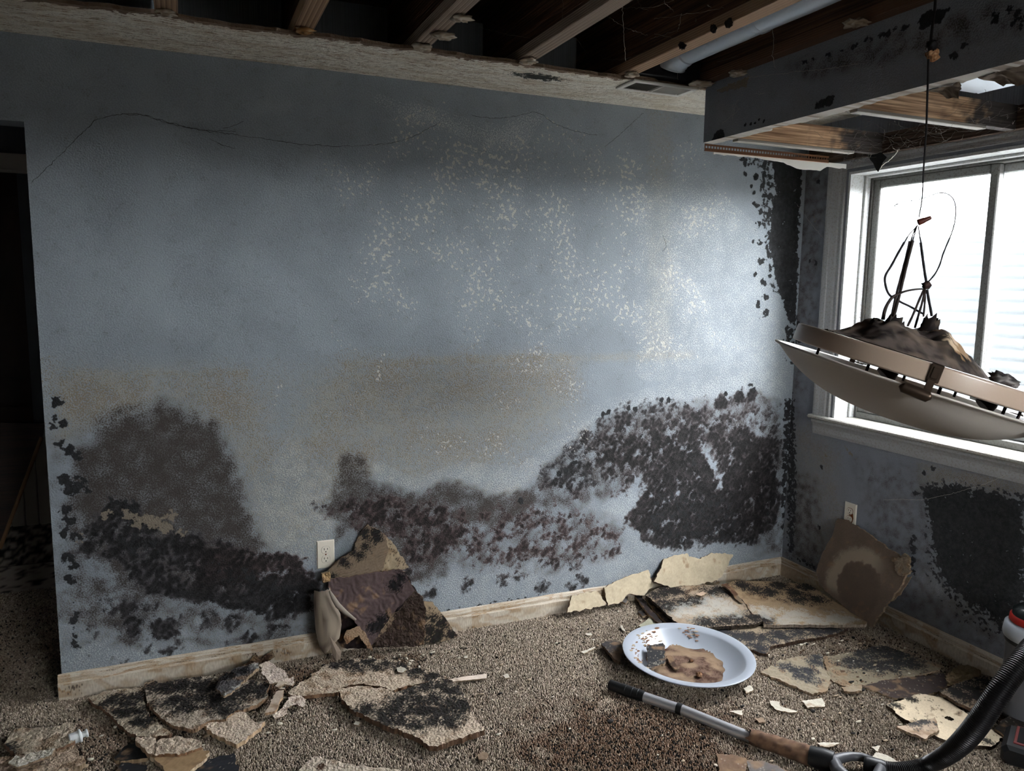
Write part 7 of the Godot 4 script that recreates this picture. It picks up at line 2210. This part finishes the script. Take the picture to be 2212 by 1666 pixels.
func build_cobwebs() -> void:
	var r2 := RandomNumberGenerator.new()
	r2.seed = 5
	# dusty dark strand sagging across the upper wall
	var w := MB.new()
	strand(w, V3([-3.368,1.851,0.012,-3.307,1.916,0.012,-3.235,1.997,0.012,-3.169,2.069,0.012,-3.147,2.081,0.012,-3.06,2.105,0.012,-2.988,2.096,0.012,-2.854,2.072,0.012,-2.729,2.063,0.012,-2.633,2.058,0.012,-2.5,2.049,0.012,-2.327,2.053,0.012,-2.182,2.072,0.012,-2.07,2.102,0.012,-1.936,2.177,0.012]), 0.0009, 0.8, 1.0)
	strand(w, V3([-3.068,2.1,0.01,-3.002,2.103,0.01,-2.959,2.088,0.01,-2.854,2.072,0.01,-2.761,2.072,0.01,-2.713,2.075,0.01]), 0.0007, 0.8, 2.0)
	strand(w, V3([-2.801,2.041,0.01,-2.762,2.025,0.01,-2.723,2.015,0.01]), 0.0008, 0.8, 3.0)
	strand(w, V3([-2.76,2.081,0.01,-2.72,2.094,0.01,-2.688,2.113,0.01]), 0.0006, 0.8, 4.0)
	tag(put("cobweb", w.mesh(), M.web_dark), "dusty cobweb strand sagging across the upper left of the long wall", "cobweb")
	w = MB.new()
	strand(w, V3([-1.796,2.217,0.01,-1.694,2.216,0.01,-1.59,2.237,0.01,-1.504,2.258,0.01,-1.416,2.219,0.01,-1.303,2.196,0.01,-1.211,2.19,0.01]), 0.0007, 0.8, 6.0)
	strand(w, V3([-1.174,2.142,0.01,-1.094,2.204,0.01,-1.024,2.266,0.01,-0.977,2.305,0.01]), 0.0006, 0.8, 7.0)
	tag(put("cobweb", w.mesh(), M.web_dark), "thin dark cobweb below the middle of the drywall strip", "cobweb")
	w = MB.new()
	strand(w, V3([-0.848,1.767,0.01,-0.825,1.725,0.01,-0.849,1.692,0.01]), 0.0007, 0.3, 8.0)
	tag(put("hanging_thread", w.mesh(), M.web_dark), "short dark thread stuck on the wall left of the mouldy corner", "thread")
	# webs between the joists
	w = MB.new()
	for i in 34:
		var x0 := r2.randf_range(-1.72, -1.0)
		var z0 := r2.randf_range(0.42, 1.1)
		var a := Vector3(x0, r2.randf_range(2.345, 2.45), z0)
		var c := a + Vector3(r2.randf_range(-0.3, 0.3), r2.randf_range(-0.02, 0.1), r2.randf_range(-0.25, 0.25))
		strand(w, PackedVector3Array([a, (a + c) * 0.5 - Vector3(0, r2.randf() * 0.02, 0), c]), 0.00025, 0.6, i)
	tag(put("cobweb", w.mesh(), M.web_pale), "tangled cobwebs between the joists near the round duct", "cobweb")
	for q in [[1344, 0, 1352, 140, "long thread of web hanging from the joists left of the duct"], [1668, 35, 1672, 148, "web thread hanging right of the duct's collar"]]:
		w = MB.new()
		var px := PackedVector3Array()
		if q[0] == 1344: px = V3([-1.553,2.527,0.75,-1.543,2.471,0.75,-1.537,2.385,0.75,-1.522,2.281,0.75])
		else: px = V3([-1.05,2.468,0.9,-1.045,2.439,0.9,-1.033,2.351,0.9,-1.037,2.321,0.9,-1.022,2.283,0.9])
		strand(w, px, 0.0009, 0.5, q[0])
		tag(put("web_thread", w.mesh(), M.web_pale), q[4], "cobweb")
	# soffit side and inside
	w = MB.new()
	strand(w, V3([-0.94,2.315,0.654,-0.94,2.282,0.869,-0.94,2.253,1.041,-0.94,2.238,1.176]), 0.0004, 0.4, 31.0)
	for i in 12:
		var a: Vector3 = Vector3(-0.94, r2.randf_range(2.19, 2.26), r2.randf_range(0.55, 0.75))
		strand(w, PackedVector3Array([a, a + Vector3(0, r2.randf_range(-0.05, 0.0), r2.randf_range(-0.06, 0.06))]), 0.0003, 0.4, i + 40)
	tag(put("cobweb", w.mesh(), M.web_pale), "fine pale web over the painted side of the soffit", "cobweb")
	w = MB.new()
	for i in 150:
		var a := Vector3(r2.randf_range(-0.42, -0.03), r2.randf_range(2.10, 2.22), r2.randf_range(0.40, 1.25))
		var c := a + Vector3(r2.randf_range(-0.10, 0.10), r2.randf_range(-0.05, 0.05), r2.randf_range(-0.12, 0.12))
		strand(w, PackedVector3Array([a, (a + c) * 0.5 + Vector3(0, -0.012, 0), c]), 0.0005, 0.6, i + 60)
	tag(put("cobweb", w.mesh(), mat(0.9, 0.0, Color(0.40, 0.38, 0.36))), "thick grey tangle of web in the soffit against the window wall", "cobweb", "", "stuff")
	# black tatter that hangs over the window casing, with a strip of pale paper
	var t := thing("mould_tatter", "black mouldy tatter hanging from the soffit frame in front of the window's head casing", "tatter")
	var tb := MB.new()
	var tp := V3([-0.06,2.133,0.427,-0.06,2.146,0.459,-0.06,2.131,0.51,-0.06,2.107,0.539,-0.06,2.09,0.521,-0.06,2.075,0.513,-0.06,2.049,0.498,-0.06,2.063,0.484,-0.06,2.093,0.466,-0.06,2.108,0.45])
	var back := PackedVector3Array()
	var cen := Vector3.ZERO
	for q in tp: cen += q / tp.size()
	tb.col = lin(0.11, 0.105, 0.10)
	for i in tp.size():
		var a := tp[i]
		var c := tp[(i + 1) % tp.size()]
		tb.tri(cen + Vector3(-0.006, 0, 0), a, c)
		tb.tri(cen + Vector3(0.004, 0, 0), c, a)
	put("tatter", tb.mesh(), M.vc, t)
	for i in 40:
		var fz := MB.new() if i == 0 else null
		if fz:
			for k in 70:
				var a := Vector3(-0.06 + r2.randfn(0, 0.012), 2.150 + r2.randfn(0, 0.018), 0.375 + r2.randfn(0, 0.03))
				strand(fz, PackedVector3Array([a, a + Vector3(r2.randfn(0, 0.01), r2.randfn(0, 0.014), r2.randfn(0, 0.014))]), 0.0007, 0.6, k + 300)
			put("fuzz", fz.mesh(), M.web_dark, t)
	w = MB.new()
	strand(w, V3([-0.05,2.059,0.493,-0.05,2.08,0.513,-0.05,2.097,0.546,-0.05,2.114,0.568,-0.05,2.136,0.589]), 0.0024, 0.3, 400.0)
	tag(put("paper_ribbon", w.mesh(), M.web_pale), "thin pale ribbon slanting from the black tatter up across the casing", "ribbon")
	# window jamb webs
	w = MB.new()
	for i in 90:
		var y := clampf(1.30 + r2.randfn(0, 0.14), 0.95, 2.0)
		var a := Vector3(r2.randf_range(0.0, 0.13), y, r2.randf_range(0.28, 0.32))
		var c := a + Vector3(r2.randf_range(-0.05, 0.05), r2.randfn(0, 0.05), r2.randf_range(0.0, 0.08))
		strand(w, PackedVector3Array([a, (a + c) * 0.5 - Vector3(0, 0.006, 0), c]), 0.00035, 0.6, i + 500)
	tag(put("cobweb", w.mesh(), mat(0.9, 0.0, Color(0.45, 0.42, 0.38))), "brown cobwebs across the window jamb left of the hanging light", "cobweb", "", "stuff")
	w = MB.new()
	strand(w, V3([-0.08,1.947,0.037,-0.08,1.855,0.132,-0.08,1.784,0.212,-0.08,1.727,0.289]), 0.0004, 0.3, 700.0)
	strand(w, V3([-0.1,1.372,-0.063,-0.1,1.323,0.008,-0.1,1.271,0.046]), 0.0004, 0.3, 701.0)
	tag(put("cobweb", w.mesh(), M.web_pale), "bright web threads between the black corner and the window casing", "cobweb")
	w = MB.new()
	strand(w, V3([-0.03,0.586,0.635,-0.03,0.611,0.712,-0.03,0.64,0.826,-0.03,0.688,0.931,-0.03,0.737,1.029,-0.03,0.781,1.103,-0.03,0.834,1.176]), 0.0005, 0.3, 710.0)
	tag(put("web_thread", w.mesh(), M.web_pale), "long bright web thread under the window sill before the black panel", "cobweb")
